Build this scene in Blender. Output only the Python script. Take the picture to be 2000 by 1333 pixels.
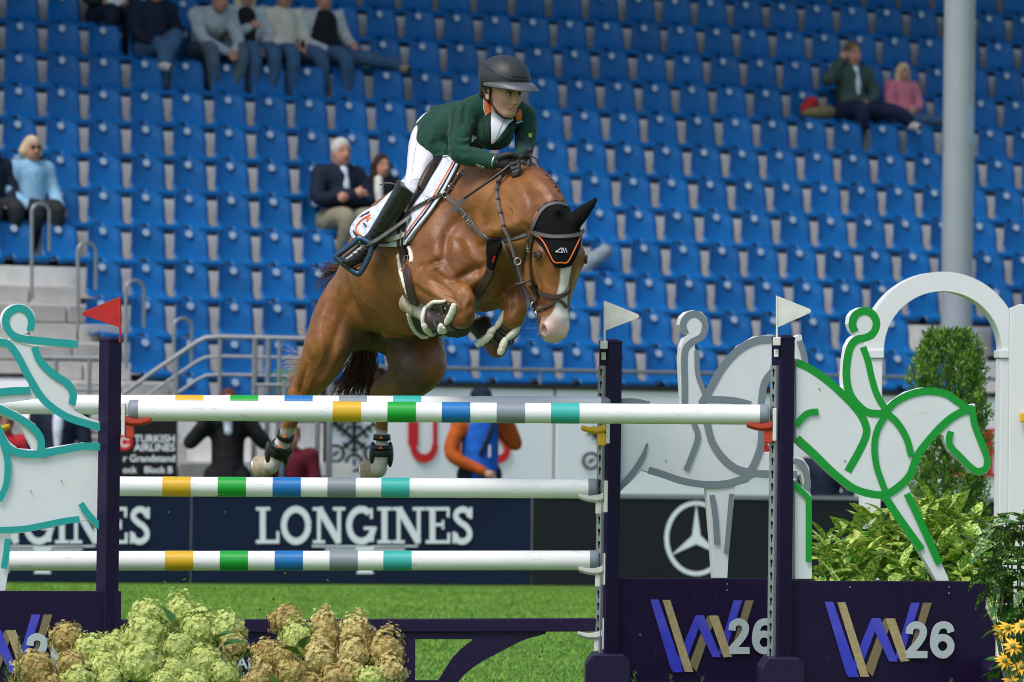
import bpy, bmesh, math, random
import numpy as np
from mathutils import Vector, Matrix, noise
from mathutils.geometry import tessellate_polygon
from mathutils.bvhtree import BVHTree

for o in list(bpy.data.objects):
    bpy.data.objects.remove(o)
SC = bpy.context.scene
COL = SC.collection
rnd = random.Random(7)
RNG = np.random.default_rng(7)

# ------------------------------------------------------------------ camera
FPX = 12000.0            # focal length in pixels of a 2000 px wide frame
CAMZ = 1.30
HORY = 880.0
PITCH = math.atan((HORY - 666.5) / FPX)
ROLL = 0.012
_F = Vector((0, math.cos(PITCH), math.sin(PITCH)))
_R0 = Vector((1, 0, 0))
_U0 = Vector((0, -math.sin(PITCH), math.cos(PITCH)))
_R = _R0 * math.cos(ROLL) + _U0 * math.sin(ROLL)
_U = _U0 * math.cos(ROLL) - _R0 * math.sin(ROLL)
CAMP = Vector((0, 0, CAMZ))
cam_d = bpy.data.cameras.new('camera')
cam = bpy.data.objects.new('camera', cam_d)
COL.objects.link(cam)
cam.matrix_world = Matrix(((_R.x, _U.x, -_F.x, 0), (_R.y, _U.y, -_F.y, 0), (_R.z, _U.z, -_F.z, CAMZ), (0, 0, 0, 1)))
cam_d.sensor_width = 36.0
cam_d.lens = FPX / 2000.0 * 36.0
cam_d.clip_start = 0.5
cam_d.clip_end = 2000.0
cam_d.dof.use_dof = True
cam_d.dof.focus_distance = 29.6
cam_d.dof.aperture_fstop = 6.0
SC.camera = cam

# ------------------------------------------------------------------ world, sun, exposure
SUN_EL, SUN_AZ = math.radians(56), math.radians(-142)   # azimuth from +Y, clockwise; soft sun behind the camera, high left
world = bpy.data.worlds.new('World')
SC.world = world
world.use_nodes = True
wn = world.node_tree.nodes
sky = wn.new('ShaderNodeTexSky')
sky.sky_type = 'NISHITA'
sky.sun_disc = False
sky.sun_elevation = SUN_EL
sky.sun_rotation = SUN_AZ
sky.air_density = 1.0
sky.dust_density = 2.5
sky.ozone_density = 1.2
wn['Background'].inputs['Strength'].default_value = 0.115
world.node_tree.links.new(sky.outputs['Color'], wn['Background'].inputs['Color'])
sun_d = bpy.data.lights.new('sun', 'SUN')
sun_d.energy = 1.5
sun_d.angle = math.radians(22)
sun_d.color = (1.0, 0.965, 0.92)
sun = bpy.data.objects.new('sun', sun_d)
COL.objects.link(sun)
_sd = Vector((math.sin(SUN_AZ) * math.cos(SUN_EL), math.cos(SUN_AZ) * math.cos(SUN_EL), math.sin(SUN_EL)))
sun.rotation_euler = (-_sd).to_track_quat('-Z', 'Y').to_euler()
sun.location = (-8, -4, 20)
SC.view_settings.view_transform = 'Standard'
SC.view_settings.look = 'None'
SC.view_settings.exposure = 0.60
SC.view_settings.gamma = 1.0
SC.render.engine = 'CYCLES'
SC.cycles.max_bounces = 5
SC.cycles.diffuse_bounces = 3
SC.cycles.adaptive_threshold = 0.014
SC.cycles.filter_width = 1.0
SC.cycles.use_denoising = True

# ------------------------------------------------------------------ helpers
def P(px, py, d):
    """Point seen at photo pixel (px, py), at distance d along the view axis."""
    return CAMP + (_F + _R * ((px - 1000.0) / FPX) + _U * ((666.5 - py) / FPX)) * d

def MAT(name, col, rough=0.5, spec=0.5, metal=0.0, var=0.0, vscale=8.0, bump=0.0, bscale=60.0, col2=None, attr=None,
        coat=0.0, detail=4.0, sheen=0.0, bdist=0.01, trans=0.0):
    m = bpy.data.materials.new(name)
    m.use_nodes = True
    nt = m.node_tree
    b = nt.nodes['Principled BSDF']
    b.inputs['Roughness'].default_value = rough
    b.inputs['Specular IOR Level'].default_value = spec
    b.inputs['Metallic'].default_value = metal
    b.inputs['Coat Weight'].default_value = coat
    b.inputs['Sheen Weight'].default_value = sheen
    if trans:
        b.inputs['Transmission Weight'].default_value = trans
    c = (col[0], col[1], col[2], 1)
    b.inputs['Base Color'].default_value = c
    tc = nt.nodes.new('ShaderNodeTexCoord')
    src = None
    if attr:
        a = nt.nodes.new('ShaderNodeAttribute')
        a.attribute_name = attr
        src = a.outputs['Color']
    if var > 0 or col2 is not None:
        n = nt.nodes.new('ShaderNodeTexNoise')
        n.inputs['Scale'].default_value = vscale
        n.inputs['Detail'].default_value = detail
        nt.links.new(tc.outputs['Object'], n.inputs['Vector'])
        mx = nt.nodes.new('ShaderNodeMix')
        mx.data_type = 'RGBA'
        if col2 is not None:
            r = nt.nodes.new('ShaderNodeMapRange')
            r.inputs[1].default_value = 0.35
            r.inputs[2].default_value = 0.65
            nt.links.new(n.outputs['Fac'], r.inputs[0])
            nt.links.new(r.outputs[0], mx.inputs['Factor'])
            mx.inputs[6].default_value = c
            mx.inputs[7].default_value = (col2[0], col2[1], col2[2], 1)
        else:
            mx.blend_type = 'MULTIPLY'
            mx.inputs['Factor'].default_value = 1.0
            r = nt.nodes.new('ShaderNodeMapRange')
            r.inputs[1].default_value = 0.25
            r.inputs[2].default_value = 0.75
            r.inputs[3].default_value = 1.0 - var
            r.inputs[4].default_value = 1.0 + var
            nt.links.new(n.outputs['Fac'], r.inputs[0])
            if src is not None:
                nt.links.new(src, mx.inputs[6])
            else:
                mx.inputs[6].default_value = c
            nt.links.new(r.outputs[0], mx.inputs[7])
        src = mx.outputs[2]
    if src is not None:
        nt.links.new(src, b.inputs['Base Color'])
    if bump > 0:
        n2 = nt.nodes.new('ShaderNodeTexNoise')
        n2.inputs['Scale'].default_value = bscale
        n2.inputs['Detail'].default_value = 3.0
        nt.links.new(tc.outputs['Object'], n2.inputs['Vector'])
        bp = nt.nodes.new('ShaderNodeBump')
        bp.inputs['Strength'].default_value = bump
        bp.inputs['Distance'].default_value = bdist
        nt.links.new(n2.outputs['Fac'], bp.inputs['Height'])
        nt.links.new(bp.outputs[0], b.inputs['Normal'])
    return m

def random_tint(m, amt=0.12):
    """every object with this material gets its own slightly different brightness."""
    nt = m.node_tree; b = nt.nodes['Principled BSDF']; old = b.inputs['Base Color'].links[0].from_socket if b.inputs['Base Color'].links else None
    oi = nt.nodes.new('ShaderNodeObjectInfo'); r = nt.nodes.new('ShaderNodeMapRange'); r.inputs[3].default_value = 1 - amt; r.inputs[4].default_value = 1 + amt
    mx = nt.nodes.new('ShaderNodeMix'); mx.data_type = 'RGBA'; mx.blend_type = 'MULTIPLY'; mx.inputs[0].default_value = 1.0
    nt.links.new(oi.outputs['Random'], r.inputs[0])
    if old: nt.links.new(old, mx.inputs[6])
    else: mx.inputs[6].default_value = b.inputs['Base Color'].default_value
    nt.links.new(r.outputs[0], mx.inputs[7]); nt.links.new(mx.outputs[2], b.inputs['Base Color'])
def scuffs(m, col, thr=0.62, scale=(3, 3, 40), amt=0.5):
    """worn streaks with a shape of their own over the paint."""
    nt = m.node_tree; b = nt.nodes['Principled BSDF']; old = b.inputs['Base Color'].links[0].from_socket if b.inputs['Base Color'].links else None
    tc = nt.nodes.new('ShaderNodeTexCoord'); mp = nt.nodes.new('ShaderNodeMapping'); mp.inputs['Scale'].default_value = scale
    n = nt.nodes.new('ShaderNodeTexNoise'); n.inputs['Scale'].default_value = 4.0; n.inputs['Detail'].default_value = 6; n.inputs['Roughness'].default_value = 0.75
    r = nt.nodes.new('ShaderNodeMapRange'); r.inputs[1].default_value = thr; r.inputs[2].default_value = thr + 0.06; r.inputs[4].default_value = amt
    mx = nt.nodes.new('ShaderNodeMix'); mx.data_type = 'RGBA'; mx.inputs[7].default_value = (*col, 1)
    nt.links.new(tc.outputs['Object'], mp.inputs[0]); nt.links.new(mp.outputs[0], n.inputs['Vector']); nt.links.new(n.outputs['Fac'], r.inputs[0]); nt.links.new(r.outputs[0], mx.inputs[0])
    if old: nt.links.new(old, mx.inputs[6])
    else: mx.inputs[6].default_value = b.inputs['Base Color'].default_value
    nt.links.new(mx.outputs[2], b.inputs['Base Color'])
ORG = {}
def tag(o, label=None, cat=None, group=None, kind=None):
    if label: o['label'] = label
    if cat: o['category'] = cat
    if group: o['group'] = group
    if kind: o['kind'] = kind
    return o

def thing(name, loc, label, cat, group=None):
    o = bpy.data.objects.new(name, None)
    COL.objects.link(o)
    o.location = loc
    o.empty_display_size = 0.1
    ORG[o.name] = Vector(loc)
    return tag(o, label, cat, group)

def mk(name, verts, faces, mat, parent=None, smooth=False, fix=True, loc=None):
    me = bpy.data.meshes.new(name)
    if parent is not None:
        org = ORG[parent.name]
    else:
        org = Vector(loc) if loc is not None else Vector((0, 0, 0))
    v = np.asarray([tuple(p) for p in verts], dtype=float).reshape(-1, 3) - np.array(org)
    me.from_pydata(v.tolist(), [], [tuple(int(i) for i in f) for f in faces])
    if fix:
        bm = bmesh.new(); bm.from_mesh(me)
        bmesh.ops.recalc_face_normals(bm, faces=bm.faces)
        bm.to_mesh(me); bm.free()
    if smooth:
        me.polygons.foreach_set('use_smooth', [True] * len(me.polygons))
    if isinstance(mat, (list, tuple)):
        for m in mat: me.materials.append(m)
    else:
        me.materials.append(mat)
    o = bpy.data.objects.new(name, me)
    COL.objects.link(o)
    if parent is not None:
        o.parent = parent
    else:
        o.location = org
    ORG[o.name] = org
    return o

def sharp(o, ang=40):
    """smooth shading that keeps edges sharper than ang degrees."""
    me = o.data
    me.polygons.foreach_set('use_smooth', [True] * len(me.polygons))
    me.set_sharp_from_angle(angle=math.radians(ang))
    return o

def bevel(o, w=0.004, seg=2):
    m = o.modifiers.new('bevel', 'BEVEL'); m.width = w; m.segments = seg; m.limit_method = 'ANGLE'; m.angle_limit = 0.7
    return o

def cr(pts, n=6, closed=False):
    """Catmull-Rom through points of any dimension."""
    p = [np.array(q, float) for q in pts]
    out = []
    N = len(p)
    rng = N if closed else N - 1
    for i in range(rng):
        if closed:
            a, b, c, d = p[(i - 1) % N], p[i], p[(i + 1) % N], p[(i + 2) % N]
        else:
            a = p[i - 1] if i > 0 else 2 * p[0] - p[1]
            b, c = p[i], p[i + 1]
            d = p[i + 2] if i + 2 < N else 2 * p[-1] - p[-2]
        for k in range(n):
            t = k / n
            out.append(0.5 * ((2 * b) + (c - a) * t + (2 * a - 5 * b + 4 * c - d) * t * t + (3 * b - a - 3 * c + d) * t ** 3))
    if not closed:
        out.append(p[-1])
    return out

class G:
    def __init__(s):
        s.v = []; s.f = []
    def add(s, vs, fs):
        n = len(s.v)
        s.v += [tuple(float(x) for x in p) for p in vs]
        s.f += [tuple(i + n for i in f) for f in fs]
        return s
    def box(s, c, size, rz=0.0, M=None):
        hx, hy, hz = size[0] / 2, size[1] / 2, size[2] / 2
        vs = [Vector((sx * hx, sy * hy, sz * hz)) for sz in (-1, 1) for sx, sy in ((-1, -1), (1, -1), (1, 1), (-1, 1))]
        R = M if M is not None else Matrix.Rotation(rz, 3, 'Z')
        vs = [R @ q + Vector(c) for q in vs]
        return s.add(vs, [(0, 3, 2, 1), (4, 5, 6, 7), (0, 1, 5, 4), (1, 2, 6, 5), (2, 3, 7, 6), (3, 0, 4, 7)])
    def tube(s, pts, rad, n=8, cap=True, closed=False, flat=1.0, up=None):
        p = [Vector(q) for q in pts]
        N = len(p)
        r = [rad] * N if isinstance(rad, (int, float)) else list(rad)
        vs = []; fs = []
        a = Vector(up) if up is not None else None
        for i in range(N):
            t = (p[(i + 1) % N] - p[i - 1]) if closed else (p[min(i + 1, N - 1)] - p[max(i - 1, 0)])
            t.normalize()
            if a is None:
                a = Vector((0, 0, 1)) if abs(t.z) < 0.9 else Vector((1, 0, 0))
            a = (a - t * a.dot(t))
            if a.length < 1e-6: a = t.orthogonal()
            a.normalize()
            b = t.cross(a)
            for k in range(n):
                w = 2 * math.pi * k / n
                vs.append(p[i] + a * (math.cos(w) * r[i] * flat) + b * (math.sin(w) * r[i]))
        for i in range(N if closed else N - 1):
            j = (i + 1) % N
            for k in range(n):
                l = (k + 1) % n
                fs.append((i * n + k, i * n + l, j * n + l, j * n + k))
        if cap and not closed:
            fs.append(tuple(range(n - 1, -1, -1)))
            fs.append(tuple((N - 1) * n + k for k in range(n)))
        return s.add(vs, fs)
    def ellip(s, c, r, M=None, nu=12, nv=8):
        M = M or Matrix.Identity(3)
        vs = [Vector(c) + M @ Vector((0, 0, r[2]))]
        for j in range(1, nv):
            th = math.pi * j / nv
            for i in range(nu):
                ph = 2 * math.pi * i / nu
                vs.append(Vector(c) + M @ Vector((r[0] * math.sin(th) * math.cos(ph), r[1] * math.sin(th) * math.sin(ph), r[2] * math.cos(th))))
        vs.append(Vector(c) + M @ Vector((0, 0, -r[2])))
        fs = []
        for i in range(nu):
            fs.append((0, 1 + i, 1 + (i + 1) % nu))
            fs.append((len(vs) - 1, 1 + (nv - 2) * nu + (i + 1) % nu, 1 + (nv - 2) * nu + i))
        for j in range(nv - 2):
            for i in range(nu):
                a = 1 + j * nu + i; b = 1 + j * nu + (i + 1) % nu
                fs.append((a, a + nu, b + nu, b))
        return s.add(vs, fs)
    def plate(s, poly, fn, ev, holes=()):
        """flat outline in pixels (with holes) mapped by fn(px,py) to the front face, given depth by vector ev."""
        loops = [[(float(a), float(b)) for a, b in poly]] + [[(float(a), float(b)) for a, b in h] for h in holes]
        flat = [q for l in loops for q in l]
        tri = tessellate_polygon([[Vector((a, b, 0)) for a, b in l] for l in loops])
        fr = [Vector(fn(*q)) for q in flat]
        ev = Vector(ev)
        n = len(fr)
        fs = [tuple(t) for t in tri] + [tuple(i + n for i in reversed(t)) for t in tri]
        o = 0
        for l in loops:
            m = len(l)
            for i in range(m):
                j = (i + 1) % m
                fs.append((o + i, o + j, o + j + n, o + i + n))
            o += m
        return s.add(fr + [q + ev for q in fr], fs)
    def stroke(s, pts, w, fn, ev, closed=False):
        p = [np.array(q[:2], float) for q in pts]
        N = len(p)
        ws = [w] * N if isinstance(w, (int, float)) else w
        L = []; Rr = []
        for i in range(N):
            if closed: t = p[(i + 1) % N] - p[i - 1]
            else: t = p[min(i + 1, N - 1)] - p[max(i - 1, 0)]
            t = t / (np.linalg.norm(t) + 1e-9)
            nn = np.array((-t[1], t[0])) * ws[i] / 2
            L.append(p[i] + nn); Rr.append(p[i] - nn)
        ev = Vector(ev)
        vs = [Vector(fn(*q)) for q in L] + [Vector(fn(*q)) for q in Rr]
        vs = vs + [q + ev for q in vs]
        fs = []
        M2 = 2 * N
        for i in range(N if closed else N - 1):
            j = (i + 1) % N
            fs += [(i, j, N + j, N + i), (M2 + i, M2 + N + i, M2 + N + j, M2 + j), (i, M2 + i, M2 + j, j), (N + i, N + j, M2 + N + j, M2 + N + i)]
        if not closed:
            fs += [(0, N, M2 + N, M2), (N - 1, M2 + N - 1, M2 + 2 * N - 1, 2 * N - 1)]
        return s.add(vs, fs)
    def obj(s, name, mat, parent=None, smooth=False, loc=None, fix=True):
        return mk(name, s.v, s.f, mat, parent, smooth, fix, loc)

ONES = ['zeroth', 'first', 'second', 'third', 'fourth', 'fifth', 'sixth', 'seventh', 'eighth', 'ninth', 'tenth', 'eleventh', 'twelfth',
        'thirteenth', 'fourteenth', 'fifteenth', 'sixteenth', 'seventeenth', 'eighteenth', 'nineteenth', 'twentieth']
def ordinal(n):
    if n <= 20: return ONES[n]
    if n < 30: return 'twenty-' + ONES[n - 20]
    return 'thirty-' + ONES[n - 30] if n > 30 else 'thirtieth'

def project(p):
    q = Vector(p) - CAMP
    d = q.dot(_F)
    return 1000 + FPX * q.dot(_R) / d, 666.5 - FPX * q.dot(_U) / d, d

# stroke alphabet for the painted lettering (unit cap height, x right, y up): (polyline, width)
def arc(cx, cy, rx, ry, a0, a1, n=16):
    return [(cx + rx * math.cos(math.radians(a0 + (a1 - a0) * i / n)), cy + ry * math.sin(math.radians(a0 + (a1 - a0) * i / n))) for i in range(n + 1)]
SLAB = {
 'L': (0.78, [([(.22, 0), (.22, 1)], .19), ([(0, .955), (.46, .955)], .09), ([(0, .05), (.76, .05)], .10), ([(.715, .0), (.715, .34)], .09)]),
 'O': (1.02, [(arc(.5, .5, .40, .44, 0, 360, 32), .19)]),
 'N': (1.06, [([(.2, 0), (.2, 1)], .12), ([(.86, 0), (.86, 1)], .12), ([(.2, .97), (.86, .03)], .21), ([(0, .955), (.34, .955)], .09), ([(0, .045), (.4, .045)], .09), ([(.66, .955), (1.06, .955)], .09)]),
 'G': (1.0, [(arc(.5, .5, .40, .44, 50, 345, 28), .19), ([(.84, .42), (.84, .05)], .14), ([(.58, .42), (1.0, .42)], .09), ([(.83, .97), (.83, .68)], .09)]),
 'I': (0.46, [([(.23, 0), (.23, 1)], .19), ([(0, .955), (.46, .955)], .09), ([(0, .045), (.46, .045)], .09)]),
 'E': (0.82, [([(.22, 0), (.22, 1)], .19), ([(0, .955), (.78, .955)], .09), ([(0, .045), (.8, .045)], .09), ([(.2, .52), (.6, .52)], .09), ([(.735, 1), (.735, .72)], .09), ([(.755, 0), (.755, .3)], .09), ([(.57, .65), (.57, .39)], .07)]),
 'S': (0.72, [(cr([(.60, .74), (.52, .88), (.36, .94), (.18, .87), (.14, .72), (.30, .57), (.46, .48), (.58, .33), (.56, .16), (.40, .06), (.20, .09), (.10, .27)], 5), .17), ([(.63, 1.0), (.63, .68)], .09), ([(.075, .33), (.075, 0)], .09)]),
 'U': (1.0, [([(.2, 1), (.2, .32)], .28), (arc(.5, .34, .30, .27, 180, 360, 14), .17), ([(.8, 1), (.8, .32)], .12), ([(0, .97), (.42, .97)], .06), ([(.62, .97), (1.0, .97)], .06)]),
 'B': (0.85, [([(.2, 0), (.2, 1)], .27), ([(0, .97), (.45, .97)], .06), ([(0, .03), (.45, .03)], .06), ([(.2, .52), (.5, .52)], .06), (arc(.42, .745, .24, .225, -90, 90, 12), .13), (arc(.44, .275, .29, .245, -90, 90, 12), .15)]),
}
def lettering(text, fn, ev_fn, gap=0.06):
    """list of (letter, G) ; fn(x,y,k) maps letter space to world."""
    out = []; x = 0.0; k = 0
    for ch in text:
        w, st = SLAB[ch]
        g = G()
        for pl, sw in st:
            k += 1
            g.stroke([(x + a, b) for a, b in pl], sw, (lambda kk: (lambda a, b: fn(a, b, kk)))(k), ev_fn)
        out.append((ch, g))
        x += w + gap
    return out, x - gap
# ------------------------------------------------------------------ materials
M = {}
M['grass'] = MAT('lawn', (0.070, 0.165, 0.020), rough=0.8, spec=0.2, col2=(0.11, 0.21, 0.03), vscale=0.9, bump=0.6, bscale=40)
M['blade'] = MAT('grass_blade', (0.12, 0.28, 0.022), rough=0.6, spec=0.3, col2=(0.20, 0.38, 0.045), vscale=1.4)
M['paving'] = MAT('paving', (0.30, 0.30, 0.29), rough=0.85, var=0.15, vscale=3)
M['concrete'] = MAT('concrete', (0.72, 0.70, 0.66), rough=0.85, spec=0.3, var=0.16, vscale=4, bump=0.25, bscale=30)
M['concrete2'] = MAT('concrete_block', (0.46, 0.44, 0.41), rough=0.85, spec=0.3, var=0.14, vscale=5, bump=0.25, bscale=30)
M['seat'] = MAT('seat_blue', (0.0015, 0.105, 0.325), rough=0.42, spec=0.3, var=0.14, vscale=5)
random_tint(M['seat'], 0.13); scuffs(M['seat'], (0.10, 0.22, 0.42), 0.60, (3, 3, 3), 0.35)
M['plate'] = MAT('number_plate', (0.40, 0.48, 0.58), rough=0.4)
M['black'] = MAT('black_steel', (0.012, 0.013, 0.015), rough=0.5)
M['galv'] = MAT('galvanised', (0.25, 0.27, 0.29), rough=0.45, metal=0.5, var=0.12, vscale=20)
M['mast'] = MAT('mast_paint', (0.30, 0.34, 0.37), rough=0.45, var=0.05, vscale=2)
M['white'] = MAT('white_paint', (0.76, 0.77, 0.78), rough=0.45, var=0.03, vscale=5)
M['wallwhite'] = MAT('wall_white', (0.88, 0.88, 0.91), rough=0.5, var=0.04, vscale=1.5)
M['navy'] = MAT('board_navy', (0.003, 0.010, 0.036), rough=0.5, spec=0.25, var=0.10, vscale=1.3)
M['charcoal'] = MAT('board_charcoal', (0.009, 0.012, 0.014), rough=0.5, spec=0.25, var=0.10, vscale=1.3)
M['letter'] = MAT('letter_silver', (0.70, 0.76, 0.80), rough=0.4)
M['red'] = MAT('letter_red', (0.62, 0.012, 0.016), rough=0.45)
M['ink'] = MAT('ink_black', (0.012, 0.012, 0.014), rough=0.5)
M['signblack'] = MAT('sign_black', (0.008, 0.008, 0.009), rough=0.6, spec=0.2)
M['roof'] = MAT('roof_sheet', (0.30, 0.31, 0.32), rough=0.6)
M['teal_tarp'] = MAT('green_tarp', (0.10, 0.42, 0.33), rough=0.6, var=0.1)

# ------------------------------------------------------------------ ground
g = G()
nx, ny = 40, 60
for i in range(nx + 1):
    for j in range(ny + 1):
        g.v.append((-400 + 800 * i / nx, -60 + 860 * j / ny, 0.0))
g.f = [(i * (ny + 1) + j, (i + 1) * (ny + 1) + j, (i + 1) * (ny + 1) + j + 1, i * (ny + 1) + j + 1) for i in range(nx) for j in range(ny)]
tag(g.obj('ground', M['grass']), kind='structure')

# mown grass: short blades over the part of the lawn that shows between the fence boards
nb = 130000
d0 = np.sqrt(RNG.uniform(27.5 ** 2, 57.0 ** 2, nb))
bx = (RNG.uniform(-40, 2040, nb) - 1000) / FPX * d0
ba = RNG.uniform(0, 6.283, nb); bh = RNG.uniform(0.010, 0.028, nb); bw = RNG.uniform(0.002, 0.006, nb)
lean = RNG.normal(0, 0.018, (nb, 2))
V = np.zeros((nb, 3, 3))
V[:, 0] = np.stack([bx - np.cos(ba) * bw, d0 - np.sin(ba) * bw, np.zeros(nb)], 1)
V[:, 1] = np.stack([bx + np.cos(ba) * bw, d0 + np.sin(ba) * bw, np.zeros(nb)], 1)
V[:, 2] = np.stack([bx + lean[:, 0], d0 + lean[:, 1], bh], 1)
me = bpy.data.meshes.new('grass_blades')
me.from_pydata(V.reshape(-1, 3).tolist(), [], [(3 * i, 3 * i + 1, 3 * i + 2) for i in range(nb)])
me.materials.append(M['blade'])
go = bpy.data.objects.new('grass', me); COL.objects.link(go)
tag(go, 'short mown green grass of the arena', 'grass', kind='stuff')

# ------------------------------------------------------------------ grandstand
PSI = math.radians(30.4)
UD = Vector((math.cos(PSI), math.sin(PSI), 0))
ND = Vector((-math.sin(PSI), math.cos(PSI), 0))      # away from the arena
SB = Vector((0, 64.5, 0))
RISE, DEPTH, PITCHW = 0.404, 0.64, 0.52
TREAD0 = 1.62
LIFT = 0.34            # the seats are fixed low on their step
def on_plane(p0, n, off=0.0):
    p0 = Vector(p0) + Vector(n) * off; n = Vector(n)
    def fn(px, py):
        d = _F + _R * ((px - 1000) / FPX) + _U * ((666.5 - py) / FPX)
        return CAMP + d * ((p0 - CAMP).dot(n) / d.dot(n))
    return fn
def stand_pt(t, s, z):
    return SB + UD * t + ND * s + Vector((0, 0, z))
def t_at(px, py, s):
    return (on_plane(SB + ND * s, ND)(px, py) - SB).dot(UD)

stand = thing('grandstand', stand_pt(0, 5, 0), 'pale concrete grandstand of stepped rows under the blue seats', 'grandstand')
KMIN, KMAX = -2, 15
for k in range(KMIN, KMAX + 1):
    g = G()
    zt = TREAD0 + RISE * k + LIFT
    s0 = 0.55 + DEPTH * k if k > KMIN else 0.55 + DEPTH * k
    L0, L1 = -16.0, (22.0 if k >= 0 else t_at(640, 830, 0.0) - 0.1)
    g.box(stand_pt((L0 + L1) / 2, s0 + DEPTH / 2, zt / 2), (L1 - L0, DEPTH - 0.002, zt), PSI)
    o = g.obj('step', M['concrete'], stand)
# aisle stair blocks on the left
tb = t_at(262, 655, 0.55)
ta = tb - 1.75
blockm = None
for k in range(-2, 3):
    for h in range(2):
        zt = TREAD0 + RISE * k + LIFT + (0.202 if h == 0 else 0.0)
        s0 = 0.55 + DEPTH * k + 0.003
        if h == 0: s0 = 0.55 + DEPTH * (k) + DEPTH * 0.5
        zlow = zt - 0.202
        off = 0.25 if (k + h) % 2 else 0.0
        t = ta - 0.9 + off
        while t < tb - 0.1:
            ln = 0.56
            g = G()
            if h == 0:
                g.box(stand_pt(t + ln / 2, s0 + DEPTH * 0.25, zlow + 0.0975), (ln - 0.03, DEPTH * 0.5 - 0.006, 0.180), PSI)
            else:
                g.box(stand_pt(t + ln / 2, s0 - 0.03, zlow + 0.0975), (ln - 0.03, 0.06, 0.176), PSI)
            bevel(g.obj('step_block', M['concrete2'], stand), 0.008, 1)
            t += ln

# ------------------------------------------------------------------ seats
def seat_mesh():
    prof = [(0.395, -0.06, .385), (0.415, -0.025, .415), (0.405, 0.005, .43), (0.36, 0.014, .435), (0.22, -0.012, .435), (0.10, -0.006, .435), (0.03, 0.03, .43), (-0.01, 0.10, .425),
            (-0.035, 0.19, .415), (-0.06, 0.28, .40), (-0.075, 0.335, .385), (-0.083, 0.362, .355), (-0.088, 0.375, .31)]
    nu = 11
    vs = []; fs = []
    for side in range(2):
        for i, (y, z, w) in enumerate(prof):
            a = prof[max(i - 1, 0)]; b = prof[min(i + 1, len(prof) - 1)]
            ty, tz = b[0] - a[0], b[1] - a[1]
            ln = math.hypot(ty, tz)
            nyv, nzv = tz / ln, -ty / ln      # front-facing normal in profile plane
            for j in range(nu):
                x = (j / (nu - 1) - 0.5) * w
                e = (2 * x / w) ** 2
                back = max(0.0, min(1.0, (z - 0.02) / 0.2))
                cy = 0.055 * e * back + 0.02 * e ** 3 * back
                cz = 0.022 * e * (1 - back) if i > 2 else -0.01 * e
                dy = -0.014 * side * nyv; dz = -0.014 * side * nzv
                vs.append((x, y + cy + dy, z + cz + dz))
    n1 = len(prof) * nu
    for i in range(len(prof) - 1):
        for j in range(nu - 1):
            a = i * nu + j
            fs.append((a, a + 1, a + nu + 1, a + nu))
            fs.append((n1 + a, n1 + a + nu, n1 + a + nu + 1, n1 + a + 1))
    for i in range(len(prof) - 1):
        for j in (0, nu - 1):
            a = i * nu + j
            fs.append((a, a + nu, n1 + a + nu, n1 + a))
    for j in range(nu - 1):
        for i in (0, len(prof) - 1):
            a = i * nu + j
            fs.append((a, n1 + a, n1 + a + 1, a + 1))
    return vs, fs
vs, fs = seat_mesh()
seat0 = mk('stadium_seat', vs, fs, M['seat'], smooth=True)
gp = G()
gp.tube([(0, -0.030, 0.318), (0, -0.046, 0.3155)], 0.039, n=14)
plate0 = gp.obj('number_plate', M['plate'], seat0)
gb = G()
gb.box((0, 0.14, -0.058), (0.10, 0.34, 0.06))
gb.box((0, 0.02, -0.052), (PITCHW - 0.004, 0.06, 0.072))
brack0 = gb.obj('bracket', M['black'], seat0)
SROT = math.atan2(UD.y, UD.x) + math.pi      # local +Y of the seat looks at the arena
def seat_at(t, k, shown):
    global seat0
    z = TREAD0 + RISE * k + 0.43
    loc = stand_pt(t, 0.55 + DEPTH * k + 0.42, z)
    if not seat_at.used:
        s = seat0; seat_at.used = True
    else:
        s = seat0.copy(); COL.objects.link(s)
        for c in (plate0, brack0):
            q = c.copy(); COL.objects.link(q); q.parent = s
    s.location = loc
    s.rotation_euler = (rnd.uniform(-.025, .025), rnd.uniform(-.012, .012), SROT + rnd.uniform(-.03, .03))
    tag(s, shown, 'seat', 'blue seats of the grandstand')
seat_at.used = False

MASTP = on_plane(SB + ND * (0.55 + DEPTH * 1 + 0.2), ND)(1868, 640)
mast_t = (MASTP - SB).dot(UD)
SPARE = []
allseats = []
for k in range(-1, 13):
    s_front = 0.55 + DEPTH * k + 0.42
    # columns drift about eleven pixels left per row
    t_ref = t_at(1370 - 11.0 * k, 690 - 63 * k, s_front)
    row = []
    for j in range(-24, 24):
        t = t_ref + j * PITCHW
        z = TREAD0 + RISE * k + 0.43 + 0.2
        px, py, d = project(stand_pt(t, s_front, z))
        if px < -420 or px > 2420 or py < -60: continue
        if k <= 2 and ta < t < tb + 0.12: continue
        if k == -1 and px > 660: continue
        if k in (0, 1) and abs(t - mast_t) < 0.42: continue
        (row if -38 < px < 2038 else SPARE).append((px, t) if -38 < px < 2038 else (t, k))
    row.sort()
    n_in = 0
    for px, t in row:
        n_in += 1
        rn = 'lowest row behind the stair railing' if k == -1 else ordinal(k + 1) + ' row above the white wall'
        allseats.append((t, k, 'blue seat in the ' + rn + ', ' + ordinal(n_in) + ' from the left'))
for t, k, lab in allseats:
    seat_at(t, k, lab)
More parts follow.
